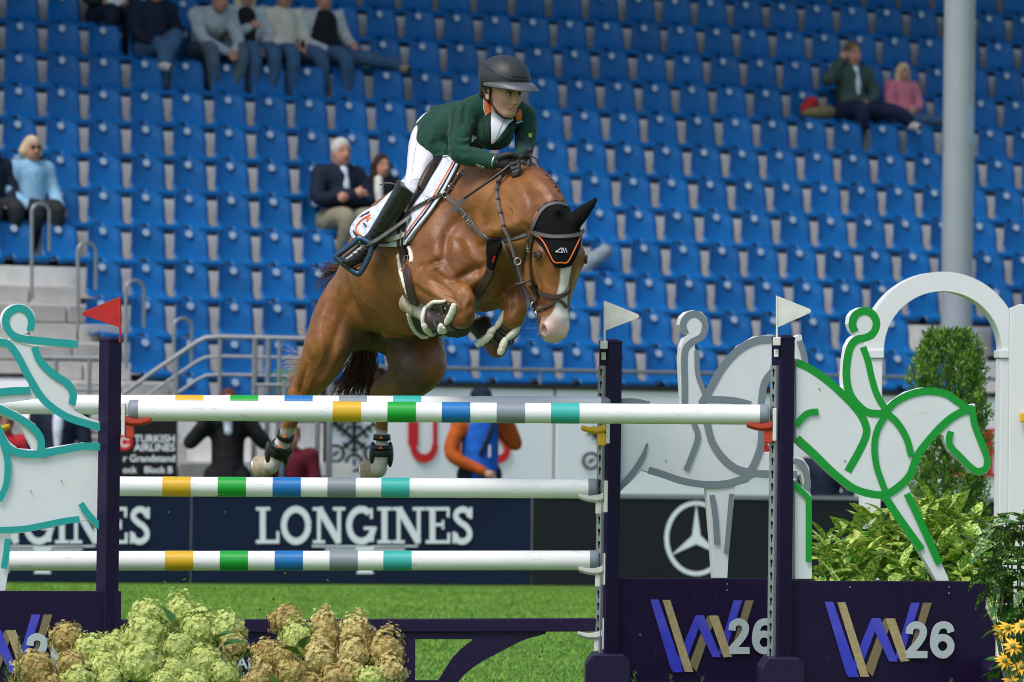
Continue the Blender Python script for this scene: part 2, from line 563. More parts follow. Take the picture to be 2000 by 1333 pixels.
# the rows run on beyond the picture
vs = []; fs = []; mi = []
for t, k in SPARE:
    Mx = Matrix.Translation(stand_pt(t, 0.55 + DEPTH * k + 0.42, TREAD0 + RISE * k + 0.43)) @ Matrix.Rotation(SROT, 4, 'Z')
    for j, ob in enumerate((seat0, plate0, brack0)):
        n0 = len(vs); vs += [Mx @ v.co for v in ob.data.vertices]; fs += [tuple(i + n0 for i in p.vertices) for p in ob.data.polygons]; mi += [j] * len(ob.data.polygons)
so = mk('stadium_seat_rows', vs, fs, [M['seat'], M['plate'], M['black']], fix=False)
so.data.polygons.foreach_set('material_index', mi); so.data.polygons.foreach_set('use_smooth', [True] * len(mi))
tag(so, 'further blue seats beyond both picture edges', 'seats', kind='stuff')

# roof over the upper rows (outside the picture) and the mast that carries it
roof = thing('stand_roof', stand_pt(0, 10, 12.4), 'flat grey grandstand roof above the upper seat rows', 'roof')
g = G(); g.box(stand_pt(2, 12.0, 12.6), (46, 18.0, 0.25), PSI); g.obj('roof_sheet', M['roof'], roof)
mast = thing('roof_mast', MASTP, 'thick pale grey round steel mast standing among the seats', 'mast')
zb = TREAD0 + RISE * 0.9
g = G()
mx, my = MASTP.x, MASTP.y
g.tube([(mx, my, zb), (mx, my, 12.47)], 0.176, n=40)
sharp(g.obj('shaft', M['mast'], mast))
g = G(); g.tube([(mx, my, zb - 0.02), (mx, my, zb + 0.05)], 0.24, n=40); sharp(g.obj('base_flange', M['mast'], mast))
M['sticker'] = MAT('sticker_blue', (0.30, 0.45, 0.60), rough=0.5)
g = G()
pts = []
for i in range(5):
    a = math.radians(-62 + 7 * i)
    pts.append((math.sin(-a) * 0.178, -math.cos(a) * 0.178))
zs0 = 1.3 + (880 - 268) * MASTP.y / FPX; zs1 = 1.3 + (880 - 196) * MASTP.y / FPX
vv = [(mx + a, my + b, z) for z in (zs0, zs1) for a, b in pts]
g.add(vv, [(i, i + 1, 6 + i, 5 + i) for i in range(4)])
g.obj('sticker', M['sticker'], mast)

# ------------------------------------------------------------------ white sponsor wall below the seats
WN = -ND
wallp = SB.copy()
def WT(px): return t_at(px, 830, 0.0)
def WPX(off): return on_plane(wallp, WN, off)
ZW = 1.95
wall = thing('sponsor_wall', stand_pt(WT(1300), 0, 0), 'white panelled wall with red letters and black keys below the blue seats', 'wall')
seams = [646, 752, 1085, 1600, 2120]
edges = [646, 1085, 1588, 2100, 2400]
for a, b in zip(edges[:-1], edges[1:]):
    t0, t1 = WT(a), WT(b)
    g = G(); g.box(stand_pt((t0 + t1) / 2, 0.04, ZW / 2 + 0.02), (t1 - t0 - 0.035, 0.06, ZW - 0.04), PSI)
    bevel(g.obj('wall_panel', M['wallwhite'], wall), 0.006, 1)
g = G()
t0, t1 = WT(640), WT(2400)
g.box(stand_pt((t0 + t1) / 2, 0.12, ZW / 2), (t1 - t0, 0.09, ZW), PSI)
g.obj('backing', M['black'], wall)
g = G(); g.box(stand_pt((t0 + t1) / 2, 0.08, ZW + 0.025), (t1 - t0, 0.2, 0.05), PSI); g.obj('top_rail', M['black'], wall)
# red letters and key emblems
def keys(fn, cx, cy, s):
    out = []
    for ang in (0, 52, -52):
        g = G()
        a = math.radians(ang)
        def rot(x, y): return (cx + s * (x * math.cos(a) - y * math.sin(a)), cy + s * (x * math.sin(a) + y * math.cos(a)))
        f2 = lambda off: on_plane(wallp, WN, 0.013 + off)
        o = 0.002 * (ang != 0) + 0.002 * (ang < 0)
        g.stroke([rot(0, -50), rot(0, 26)], s * 6, f2(o), -WN * -0.002)
        g.stroke([rot(*q) for q in arc(0, 44, 15, 15, 0, 360, 22)][:-1], s * 5, f2(o + 0.0005), -WN * -0.002, closed=True)
        g.stroke([rot(-7, 20), rot(7, 20)], s * 5, f2(o + 0.001), -WN * -0.002)
        for yy, ww in ((-46, 20), (-34, 14), (-22, 20)):
            g.stroke([rot(0, yy), rot(ww * .7, yy)], s * 5, f2(o + 0.001), -WN * -0.002)
            g.stroke([rot(0, yy), rot(-ww * .5, yy)], s * 3, f2(o + 0.0014), -WN * -0.002)
        g.stroke([rot(0, 50), rot(0, 38)], s * 5, f2(o + 0.0018), -WN * -0.002)
        out.append(g)
    return out
for (kx, ux, base, hgt, sc) in ((692, 793, 903, 99, 1.0), (1190, 1312, 918, 96, 0.97), (1740, 1838, 931, 93, 0.94)):
    for gk in keys(None, kx, base - 45, sc * 1.05):
        gk.obj('key_emblem', M['ink'], wall)
    L, wid = lettering('UBS', lambda x, y, kk: on_plane(wallp, WN, 0.012 + 0.0006 * kk)(ux + x * hgt * 0.72, base - y * hgt), WN * 0.002, gap=0.17)
    for ch, gl in L:
        gl.obj('letter', M['red'], wall)
# pipe railing above the wall
rail = thing('front_railing', stand_pt(WT(1300), 0.0, ZW), 'grey pipe railing running above the white wall in front of the lowest seats', 'railing')
zr = ZW + 0.20
g = G(); g.tube([stand_pt(WT(600), 0.1, zr), stand_pt(WT(2400), 0.1, zr)], 0.022); sharp(g.obj('rail', M['galv'], rail))
t = WT(640)
while t < WT(2350):
    g = G(); g.tube([stand_pt(t, 0.1, ZW + 0.05), stand_pt(t, 0.1, zr)], 0.016, n=6); sharp(g.obj('post', M['galv'], rail))
    t += 2.6

# ------------------------------------------------------------------ low sponsor boards along the arena
BY = math.radians(15)
BU = Vector((math.cos(BY), math.sin(BY), 0)); BN = Vector((math.sin(BY), -math.cos(BY), 0))
BP = Vector((0, 59.0, 0))
def BPL(off=0.0): return on_plane(BP, BN, off)
def bt(px): return (BPL()(px, 1060) - BP).dot(BU)
BH = 0.845
bspec = [(-292, 374, 'navy', 'navy sponsor board behind the teal cut-out, white letters end at the purple post'),
         (374, 1040, 'navy', 'navy sponsor board with big silver serif letters under the horse'),
         (1040, 1706, 'charcoal', 'charcoal sponsor board with a three-pointed star in a ring'),
         (1706, 2372, 'charcoal', 'charcoal sponsor board behind the speckled shrubs on the right')]
boards = []
for a, b, mname, lab in bspec:
    t0, t1 = bt(a), bt(b)
    c = BP + BU * ((t0 + t1) / 2)
    bd = thing('sponsor_board', c, lab, 'board', 'sponsor boards along the arena edge')
    g = G(); g.box(c + Vector((0, 0, BH / 2 + 0.01)) - BN * 0.03, (t1 - t0 - 0.015, 0.06, BH), BY)
    bevel(g.obj('panel', M[mname], bd), 0.008, 1)
    g = G(); g.box(c + Vector((0, 0, BH + 0.03)) - BN * 0.03, (t1 - t0 - 0.005, 0.10, 0.035), BY)
    g.obj('cap_strip', M['galv'], bd)
    boards.append(bd)
for bd, x0 in ((boards[0], -130), (boards[1], 500)):
    hgt = 71.0
    _, wid = lettering('LONGINES', lambda x, y, kk: Vector((0, 0, 0)), Vector((0, 0, 0)), gap=0.03)
    sx = 425.0 / (wid * hgt)
    L, _ = lettering('LONGINES', lambda x, y, kk: BPL(0.003 + 0.0006 * kk)(x0 + x * hgt * sx, 1062 - y * hgt), BN * 0.002, gap=0.03)
    for ch, gl in L:
        gl.obj('letter', M['letter'], bd)
    # winged hourglass under the letters
    cx = x0 + 213; cy = 1067
    for sgn in (-1, 1):
        g = G()
        for q in range(3):
            g.stroke([(cx + sgn * 12, cy + 1 + 7 * q), (cx + sgn * (104 - 26 * q), cy + 7 * q)], 3.4, BPL(0.003 + 0.0005 * q), BN * 0.002)
        g.obj('emblem_wing', M['letter'], bd)
    g = G(); g.plate([(cx - 20, cy), (cx + 20, cy), (cx + 5, cy + 27), (cx + 17, cy + 54), (cx - 17, cy + 54), (cx - 5, cy + 27)], BPL(0.006), BN * 0.002)
    g.obj('emblem_hourglass', M['letter'], bd)
g = G()
ringp = arc(1360, 1052, 58, 69, 0, 360, 48)[:-1]
g.stroke(ringp, 8.5, BPL(0.004), BN * 0.002, closed=True)
g.obj('emblem_ring', M['letter'], boards[2])
g = G()
sp = []
for i in range(6):
    a = math.radians(90 + 60 * i); r = 66 if i % 2 == 0 else 11
    sp.append((1360 + r * 0.85 * math.cos(a), 1052 - r * math.sin(a)))
g.plate(sp, BPL(0.008), BN * 0.002)
g.obj('emblem_star', M['letter'], boards[2])

def text_mesh(body, size, fn, name, mat, parent, bold=0.0):
    cu = bpy.data.curves.new(name, 'FONT'); cu.body = body; cu.size = 1.0; cu.offset = bold; cu.resolution_u = 3
    ob = bpy.data.objects.new(name, cu); COL.objects.link(ob)
    dg = bpy.context.evaluated_depsgraph_get()
    me = bpy.data.meshes.new_from_object(ob.evaluated_get(dg))
    vs = [fn(v.co.x * size, v.co.y * size) for v in me.vertices]
    fs = [tuple(p.vertices) for p in me.polygons]
    bpy.data.objects.remove(ob); bpy.data.curves.remove(cu); bpy.data.meshes.remove(me)
    return mk(name, vs, fs, mat, parent, fix=False)

# black notice board beside the stairs
SGD = 60.9
def SG(px, py, off=0.0): return P(px, py, SGD - off)
sg = thing('notice_board', SG(290, 880), 'black notice board with red disc and white lettering behind the purple post', 'sign')
sg.location.z = 0; ORG[sg.name] = Vector(sg.location)
g = G(); g.plate([(196, 822), (345, 822), (345, 1010), (196, 1010)], lambda a, b: SG(a, b), Vector((0, .05, 0))); g.obj('board', M['signblack'], sg)
g = G(); g.plate([(x, y) for x, y in arc(243, 864, 16, 16, 0, 360, 24)[:-1]], lambda a, b: SG(a, b, .004), Vector((0, .002, 0))); g.obj('red_disc', M['red'], sg)
g = G(); g.stroke([(x, y) for x, y in arc(244, 864, 8, 8, 30, 330, 16)], 3.5, lambda a, b: SG(a, b, .008), Vector((0, .002, 0))); g.obj('disc_mark', M['letter'], sg)
for body, x, y, s in (('TURKISH', 262, 864, 20), ('AIRLINES', 262, 881, 20), ('r Grandstand', 240, 902, 19), ('ock   Block B', 240, 924, 18)):
    text_mesh(body, s, lambda a, b, x=x, y=y: SG(x + a, y - b, .006), 'lettering', M['letter'], sg, 0.02)

# stair railings and hoops beside the aisle
hoops = [(62, 96, 398, 585, 'leftmost grey tube handrail hoop in front of the woman in light blue'), (152, 187, 474, 645, 'grey tube handrail hoop, second from the left along the aisle'),
         (246, 281, 548, 720, 'grey tube handrail hoop just right of the red flag'), (340, 374, 622, 775, 'lowest grey tube handrail hoop above the stair railing')]
for i, (xa, xb, yt, yb, lab) in enumerate(hoops):
    s = 0.55 + DEPTH * (2 - i) - 0.25
    fn = on_plane(SB + ND * s, ND)
    c = fn((xa + xb) / 2, yb)
    h = thing('handrail_hoop', c, lab, 'handrail', 'handrail hoops up the stand aisle')
    g = G()
    r = (xb - xa) / 2
    path = [(xa, yb), (xa, yt + r)] + [(xa + r - r * math.cos(math.pi * q / 8), yt + r - r * math.sin(math.pi * q / 8)) for q in range(1, 8)] + [(xb, yt + r), (xb, yt + 92)]
    g.tube([fn(*q) for q in path], 0.0185, n=8)
    sharp(g.obj('tube', M['galv'], h))
sr = thing('stair_railing', P(400, 960, 61.3), 'grey pipe railing sloping down beside the stand stairs', 'railing')
sr.location.z = 0; ORG[sr.name] = Vector(sr.location)
for dy, nm in ((0, 'top_rail'), (38, 'middle_rail'), (74, 'lower_rail')):
    g = G(); g.tube([P(x, y + dy, 61.3) for x, y in ((225, 782), (300, 726), (385, 668), (402, 660), (430, 658), (520, 660), (648, 663))], 0.024 if dy == 0 else 0.016)
    sharp(g.obj(nm, M['galv'], sr))
for x, y in ((232, 778), (345, 696), (430, 658), (498, 660), (524, 660), (546, 660), (648, 663)):
    g = G(); top = P(x, y, 61.3); g.tube([top, Vector((top.x, top.y, 0.0))], 0.027 if x in (498, 524) else 0.02)
    sharp(g.obj('post', M['galv'], sr))
sr2 = thing('pipe_barrier', P(150, 960, 61.0), 'dark grey pipe barrier behind the teal rider cut-out', 'railing')
sr2.location.z = 0; ORG[sr2.name] = Vector(sr2.location)
for yy in (698, 760, 842):
    g = G(); g.tube([P(60, yy, 61.0), P(205, yy + 2, 61.0)], 0.02); sharp(g.obj('rail', M['galv'], sr2))
for x in (70, 110, 175):
    g = G(); top = P(x, 698, 61.0); g.tube([top, Vector((top.x, top.y, 0))], 0.02); sharp(g.obj('post', M['galv'], sr2))
sw = thing('low_white_wall', P(-30, 960, 61.6), 'short pale wall stub behind the teal rider cut-out', 'wall')
sw.location.z = 0; ORG[sw.name] = Vector(sw.location)
g = G(); a = P(-160, 735, 61.6); b = P(62, 735, 61.6); g.box(((a.x + b.x) / 2, 61.65, a.z / 2), (b.x - a.x, 0.1, a.z)); g.obj('panel', M['wallwhite'], sw)
g = G(); g.box(((a.x + b.x) / 2, 61.65, a.z + 0.02), (b.x - a.x + .02, 0.13, 0.04)); g.obj('cap_strip', M['black'], sw)
# mesh gate by the stairs
mg = thing('mesh_gate', P(590, 960, 61.2), 'grey steel bar gate between the stairs and the white wall', 'gate')
mg.location.z = 0; ORG[mg.name] = Vector(mg.location)
for x in (556, 621, 644):
    g = G(); top = P(x, 742, 61.2); g.tube([top, Vector((top.x, top.y, 0))], 0.03); sharp(g.obj('post', M['galv'], mg))
for yy in (752, 930):
    g = G(); g.tube([P(500, yy, 61.2), P(644, yy, 61.2)], 0.016); sharp(g.obj('rail', M['galv'], mg))
for i in range(17):
    x = 503 + i * 7.0
    g = G(); g.tube([P(x, 752, 61.2), P(x, 930, 61.2)], 0.005, n=4); g.obj('bar', M['galv'], mg)
tp = thing('green_tarp', P(560, 745, 61.5), 'mint green cloth hung on the stair railing beside the horse tail', 'cloth')
g = G()
nn = 8
for i in range(nn + 1):
    for j in range(5):
        g.v.append(tuple(P(535 + 62 * i / nn, 722 + 62 * j / 4, 61.42 + 0.02 * math.sin(i * 1.7) + 0.01 * j)))
g.f = [(i * 5 + j, i * 5 + j + 1, (i + 1) * 5 + j + 1, (i + 1) * 5 + j) for i in range(nn) for j in range(4)]
o = g.obj('sheet', M['teal_tarp'], tp, smooth=True); sm = o.modifiers.new('s', 'SOLIDIFY'); sm.thickness = 0.006
# ------------------------------------------------------------------ the jump: materials
M['purple'] = MAT('purple_lacquer', (0.0125, 0.0045, 0.036), rough=0.45, spec=0.28, var=0.10, vscale=6, bump=0.05, bscale=120)
M['panelwhite'] = MAT('panel_white', (0.84, 0.85, 0.86), rough=0.5, var=0.03, vscale=6)
M['polewhite'] = MAT('pole_white', (0.86, 0.87, 0.86), rough=0.28, spec=0.5, var=0.04, vscale=9, bump=0.03, bscale=50)
scuffs(M['polewhite'], (0.40, 0.38, 0.34), 0.585, (2, 8, 14), 0.5); scuffs(M['purple'], (0.05, 0.04, 0.08), 0.60, (9, 9, 9), 0.45); scuffs(M['panelwhite'], (0.55, 0.54, 0.50), 0.61, (2, 2, 9), 0.3)
M['teal'] = MAT('teal_paint', (0.020, 0.40, 0.38), rough=0.4)
M['greenp'] = MAT('green_paint', (0.006, 0.34, 0.035), rough=0.4)
M['greyp'] = MAT('grey_paint', (0.23, 0.27, 0.30), rough=0.4)
M['yellowp'] = MAT('yellow_paint', (0.72, 0.43, 0.02), rough=0.32, var=0.04, vscale=12)
M['bluep'] = MAT('blue_paint', (0.012, 0.17, 0.48), rough=0.32, var=0.04, vscale=12)
M['bandteal'] = MAT('band_teal', (0.045, 0.44, 0.40), rough=0.32, var=0.04, vscale=12)
M['bandgreen'] = MAT('band_green', (0.012, 0.36, 0.035), rough=0.32, var=0.04, vscale=12)
M['capgrey'] = MAT('cap_grey', (0.22, 0.25, 0.29), rough=0.5)
M['plasticwhite'] = MAT('white_plastic', (0.70, 0.69, 0.64), rough=0.45, var=0.07, vscale=30)
M['plasticred'] = MAT('red_plastic', (0.50, 0.045, 0.018), rough=0.4, var=0.08, vscale=30)
M['plasticyel'] = MAT('yellow_plastic', (0.78, 0.46, 0.02), rough=0.4, var=0.06, vscale=30)
M['flagred'] = MAT('flag_red', (0.50, 0.015, 0.015), rough=0.45, var=0.2, vscale=14)
M['flagwhite'] = MAT('flag_white', (0.70, 0.70, 0.66), rough=0.5, var=0.12, vscale=18)
M['ribblue'] = MAT('ribbon_blue', (0.045, 0.055, 0.60), rough=0.4, col2=(0.10, 0.10, 0.62), vscale=4)
M['ribgold'] = MAT('ribbon_gold', (0.42, 0.31, 0.15), rough=0.4, col2=(0.52, 0.42, 0.24), vscale=60)
M['ribgold2'] = MAT('ribbon_gold_dark', (0.24, 0.185, 0.10), rough=0.45)
M['silver'] = MAT('digit_silver', (0.60, 0.66, 0.69), rough=0.35, metal=0.15)
M['steel'] = MAT('track_steel', (0.42, 0.45, 0.46), rough=0.4, metal=0.7, var=0.1, vscale=30)
M['void'] = MAT('dark_gap', (0.010, 0.010, 0.012), rough=0.8)

DN, DF = 29.0, 29.96
YAW = math.radians(18)
def wing_fn(px0, d0):
    def fn(px, py, off=0.0):
        d = d0 + (px - px0) / FPX * d0 * math.tan(YAW) - off
        return P(px, py, d)
    return fn
EV = Vector((-math.sin(YAW), math.cos(YAW), 0))

LOGO_R = [([(1440, 455), (1468, 466), (1548, 217), (1510, 217)], 'ribblue'), ([(1492, 468), (1524, 455), (1600, 217), (1562, 217)], 'ribgold2'),
          ([(1258, 480), (1286, 520), (1370, 296), (1336, 290)], 'ribblue'), ([(1312, 500), (1343, 538), (1422, 305), (1392, 286)], 'ribgold2'),
          ([(1135, 213), (1172, 213), (1284, 540), (1240, 540), (1228, 525)], 'ribblue'), ([(1190, 215), (1225, 215), (1328, 538), (1290, 538)], 'ribgold'),
          ([(1340, 284), (1376, 283), (1452, 472), (1415, 472), (1333, 300)], 'ribblue'), ([(1398, 285), (1440, 285), (1503, 470), (1465, 473)], 'ribgold')]
DIG2 = cr([(1502, 352), (1508, 325), (1535, 313), (1560, 328), (1561, 358), (1540, 393), (1512, 424), (1497, 443)], 5)
DIG6 = cr([(1684, 345), (1674, 321), (1648, 313), (1622, 328), (1609, 372), (1611, 412), (1634, 441), (1664, 440), (1683, 415), (1679, 385), (1656, 369), (1630, 376), (1612, 402)], 5)
def logo(fn, parent, dx, dy, sc):
    def mp(x, y): return (1100 + 1135 / 2.2222 + dx + (x - 1135) / 2.2222 * sc, 1080 + 213 / 2.2222 + dy + (y - 213) / 2.2222 * sc)
    for i, (poly, mn) in enumerate(LOGO_R):
        g = G(); g.plate([mp(*q) for q in poly], lambda a, b: fn(a, b, 0.003 + 0.0012 * i), EV * 0.001)
        g.obj('logo_ribbon', M[mn], parent)
    g = G()
    g.stroke([mp(*q) for q in DIG2], 14 * sc, lambda a, b: fn(a, b, 0.015), EV * 0.002)
    g.stroke([mp(1490, 442), mp(1581, 442)], 14 * sc, lambda a, b: fn(a, b, 0.0156), EV * 0.002)
    g.obj('digit', M['silver'], parent)
    g = G(); g.stroke([mp(*q) for q in DIG6[:36]], 14 * sc, lambda a, b: fn(a, b, 0.016), EV * 0.002)
    g.stroke([mp(*q) for q in arc(1647, 405, 36, 37, 0, 360, 30)[:-1]], 14 * sc, lambda a, b: fn(a, b, 0.0166), EV * 0.002, closed=True)
    g.obj('digit', M['silver'], parent)

def post(parent, px, ytop, d, w=0.080, yaw=34, track=None, nm='post'):
    """square purple upright with a low pyramid cap; px is the middle of what shows."""
    top = P(px, ytop, d)
    R = Matrix.Rotation(math.radians(yaw), 3, 'Z')
    g = G()
    g.box((top.x, top.y, top.z / 2 - 0.01), (w, w, top.z - 0.02), M=R)
    bevel(g.obj(nm, M['purple'], parent), 0.004, 2)
    g = G()
    h = w / 2 + 0.002
    base = [R @ Vector((a * h, b * h, 0)) + Vector((top.x, top.y, top.z - 0.022)) for a, b in ((-1, -1), (1, -1), (1, 1), (-1, 1))]
    mid = [q + Vector((0, 0, 0.012)) for q in base]
    tp_ = [R @ Vector((a * h * .6, b * h * .6, 0)) + Vector((top.x, top.y, top.z)) for a, b in ((-1, -1), (1, -1), (1, 1), (-1, 1))]
    g.add(base + mid + tp_, [(0, 1, 5, 4), (1, 2, 6, 5), (2, 3, 7, 6), (3, 0, 4, 7), (4, 5, 9, 8), (5, 6, 10, 9), (6, 7, 11, 10), (7, 4, 8, 11), (8, 9, 10, 11), (3, 2, 1, 0)])
    bevel(g.obj('post_cap', M['purple'], parent), 0.003, 1)
    return top, R

def key_track(parent, top, R, w, z0, z1, face):
    """pierced steel track with keyhole slots fixed to one face of the post. face: local outward axis."""
    n = R @ Vector(face); n.normalize()
    s = Vector((0, 0, 1)).cross(n); s.normalize()
    c = Vector((top.x, top.y, 0)) + n * (w / 2 + 0.016)
    g = G()
    hw = 0.019; ch = 0.060
    z = z1
    while z > z0:
        zc = z - ch / 2
        hole = [(math.cos(a) * 0.0105, 0.006 + math.sin(a) * 0.0105) for a in np.linspace(-0.9, math.pi + 0.9, 9)] + [(-0.005, -0.022), (0.005, -0.022)]
        g.plate([(-hw, -ch / 2), (hw, -ch / 2), (hw, ch / 2), (-hw, ch / 2)], lambda a, b: c + s * a + Vector((0, 0, zc + b)), -n * 0.003, holes=[hole])
        z -= ch
    zb = z
    for sg_ in (-1, 1):
        g.box(c + s * (sg_ * (hw + 0.0015)) - n * 0.0065 + Vector((0, 0, (z1 + zb) / 2)), (0.003, 0.017, z1 - zb), M=Matrix((s, n, Vector((0, 0, 1)))).transposed())
    g.obj('slotted_track', M['steel'], parent)
    g = G()
    g.box(c - n * 0.0145 + Vector((0, 0, (z1 + zb) / 2)), (2 * hw - 0.004, 0.002, z1 - zb), M=Matrix((s, n, Vector((0, 0, 1)))).transposed())
    g.obj('track_back', M['void'], parent)

def foot(parent, px0, px1, ytop, d, depth=0.5):
    a, b = P(px0, ytop, d), P(px1, ytop, d)
    g = G()
    w = b.x - a.x
    x0, x1, z = a.x, b.x, a.z
    prof = [(x0, 0), (x0, z - 0.05), (x0 + 0.035, z), (x1 - 0.03, z), (x1, z - 0.03), (x1, 0)]
    f = [Vector((x, d - depth / 2, zz)) for x, zz in prof]
    bk = [q + Vector((0.0, depth, 0)) for q in f]
    n = len(f)
    g.add(f + bk, [tuple(range(n)), tuple(range(2 * n - 1, n - 1, -1))] + [(i, (i + 1) % n, n + (i + 1) % n, n + i) for i in range(n)])
    bevel(g.obj('foot', M['purple'], parent), 0.006, 2)

def cup(parent, px, py, d, mn, sgn=1, back=True, hook=True):
    """jump cup: back plate on the track, shallow curved tongue reaching under the pole, pin lug below."""
    c = P(px, py, d)
    g = G()
    prof = cr([(0, 0.012), (-0.03, 0.0), (-0.075, -0.004), (-0.12, 0.004)], 4)
    for yy in (0,):
        lo = []; hi = []
        for x, z in prof:
            for yv in (-0.034, -0.017, 0.017, 0.034):
                dz = 0.014 * (abs(yv) / 0.034) ** 2
                hi.append((c.x + sgn * x, c.y + yv, c.z + z + dz)); lo.append((c.x + sgn * x, c.y + yv, c.z + z + dz - 0.016 - 0.016 * (1 + x / 0.12)))
        n = len(prof)
        fs = []
        tot = 4 * n
        for i in range(n - 1):
            for j in range(3):
                a = i * 4 + j
                fs.append((a, a + 1, a + 5, a + 4)); fs.append((tot + a, tot + a + 4, tot + a + 5, tot + a + 1))
            for j in (0, 3):
                a = i * 4 + j; fs.append((a, a + 4, tot + a + 4, tot + a))
        for i in (0, n - 1):
            for j in range(3):
                a = i * 4 + j; fs.append((a, tot + a, tot + a + 1, a + 1))
        g.add(hi + lo, fs)
    cu = g.obj('jump_cup', M[mn], parent)
    bevel(cu, 0.003, 1)
    g = G(); g.box((c.x - sgn * 0.018, c.y - 0.002, c.z - 0.052), (0.042, 0.036, 0.062)); bevel(g.obj('cup_lug', M[mn], cu), 0.006, 2)
    g = G(); g.box((c.x + sgn * 0.011, c.y, c.z + 0.005), (0.018, 0.062, 0.155)); bevel(g.obj('cup_plate', M['plasticwhite'], cu), 0.003, 1)

def pole(name, a, b, r, bands, lab, capr=True, capl=True):
    """straight jumping pole from a to b with painted bands as fractions of its length."""
    a, b = Vector(a), Vector(b)
    t = thing(name, (a + b) / 2, lab, 'pole')
    ax = (b - a).normalized()
    g = G(); g.tube([a, b], r, n=40); sharp(g.obj('shaft', M['polewhite'], t), 50)
    for f0, f1, mn in bands:
        g = G(); g.tube([a.lerp(b, f0), a.lerp(b, f1)], r + 0.0012, n=40)
        sharp(g.obj('painted_band', M[mn], t), 50)
    for e, s, on in ((a, -1, capl), (b, 1, capr)):
        if not on: continue
        g = G()
        q = [e - ax * s * 0.030, e + ax * s * 0.0, e + ax * s * 0.012, e + ax * s * 0.016]
        g.tube(q, [r + 0.002, r + 0.002, r - 0.002, r - 0.012], n=40)
        sharp(g.obj('end_cap', M['capgrey'], t), 50)
    return t

def bands_from(pxa, pxb, starts, w):
    cols = ['yellowp', 'bandgreen', 'bluep', 'greyp', 'bandteal']
    return [((s - pxa) / (pxb - pxa), (s + w - pxa) / (pxb - pxa), c) for s, c in zip(starts, cols)]

# near pole and the three poles of the far element
RP = 0.0480
pole('jumping_pole', P(258, 801.5, DN), P(1496, 810.5, DN), 0.0478, bands_from(258, 1496, [650, 757, 863, 970, 1076], 55.5), 'nearest top pole, white with coloured bands, in red cups')
pole('jumping_pole', P(-16, 790, DF), P(1186, 794, DF), RP, bands_from(-16, 1186, [343, 450, 556, 662, 768], 55), 'rear top pole, white with coloured bands, ending at the yellow cup')
pole('jumping_pole', P(-18, 949, DF), P(1161, 955, DF), RP, bands_from(-18, 1161, [318, 426, 533, 640, 745], 55), 'middle white pole with coloured bands, between the hind hooves and silver letters')
pole('jumping_pole', P(-14, 1096, DF), P(1164, 1095, DF), RP, bands_from(-14, 1164, [323, 430, 537, 644, 749], 55), 'lowest white pole with coloured bands, crossing below the silver letters')

# ---------------- near right wing with the green cut-out
def base_panel(parent, poly, fn, th=0.045):
    g = G(); g.plate(poly, fn, EV * th); bevel(g.obj('base_panel', M['purple'], parent), 0.003, 1)

def bottom_y(d): return HORY + FPX * CAMZ / d
w1 = thing('jump_wing', P(1533, bottom_y(DN), DN), 'purple jump wing with the green outlined horse and rider cut-out', 'jump wing', 'jump wings of the obstacle')
fn1 = wing_fn(1525, DN + 0.02)
top, R = post(w1, 1530, 655, DN + 0.03)
key_track(w1, top, R, 0.08, 0.27, top.z - 0.145, (-1, 0, 0))
base_panel(w1, [(1527, 1135), (1945, 1136), (1945, 1402), (1527, 1402)], fn1)
logo(fn1, w1, 0, 0, 1.0)
foot(w1, 1482, 1567, 1281, DN + 0.02)
foot(w1, 1922, 1962, 1283, DN + 0.12)
def Zg(pts): return [(1560 + x / 2.38, 600 + y / 2.38) for x, y in pts]
outg = Zg([(-12, 240), (40, 258), (100, 296), (150, 338), (195, 372), (205, 376), (203, 330), (208, 250), (218, 185), (236, 150), (258, 130), (240, 112), (229, 78), (234, 42), (252, 18), (280, 4), (312, 0), (345, 10),
           (368, 36), (378, 72), (374, 110), (352, 146), (322, 160), (302, 160), (300, 182), (318, 225), (345, 310), (365, 388), (405, 465), (440, 435), (500, 395), (570, 375), (640, 377), (700, 393), (745, 423), (785, 458), (820, 449), (823, 480), (820, 500),
           (828, 535), (860, 620), (892, 705), (892, 745), (876, 773), (842, 784), (803, 771), (772, 732), (732, 700), (702, 672), (682, 632), (675, 602), (655, 590), (600, 648), (545, 712), (520, 785), (490, 825), (502, 820), (540, 902), (600, 1035), (665, 1190), (701, 1274),
           (642, 1274), (560, 1132), (480, 1010), (398, 890), (385, 887), (320, 882), (240, 853), (150, 778), (60, 692), (0, 640), (-12, 628)])
g = G(); g.plate(outg, fn1, EV * 0.042); bevel(g.obj('cutout_panel', M['panelwhite'], w1), 0.002, 1)
legp = [(1100 + x / 2.2222, 560 + y / 2.2222) for x, y in [(1005, 840), (1078, 908), (1080, 1270), (1005, 1270)]]
g = G(); g.plate(legp, fn1, EV * 0.042); bevel(g.obj('cutout_panel', M['panelwhite'], w1), 0.002, 1)
SW = 15.0
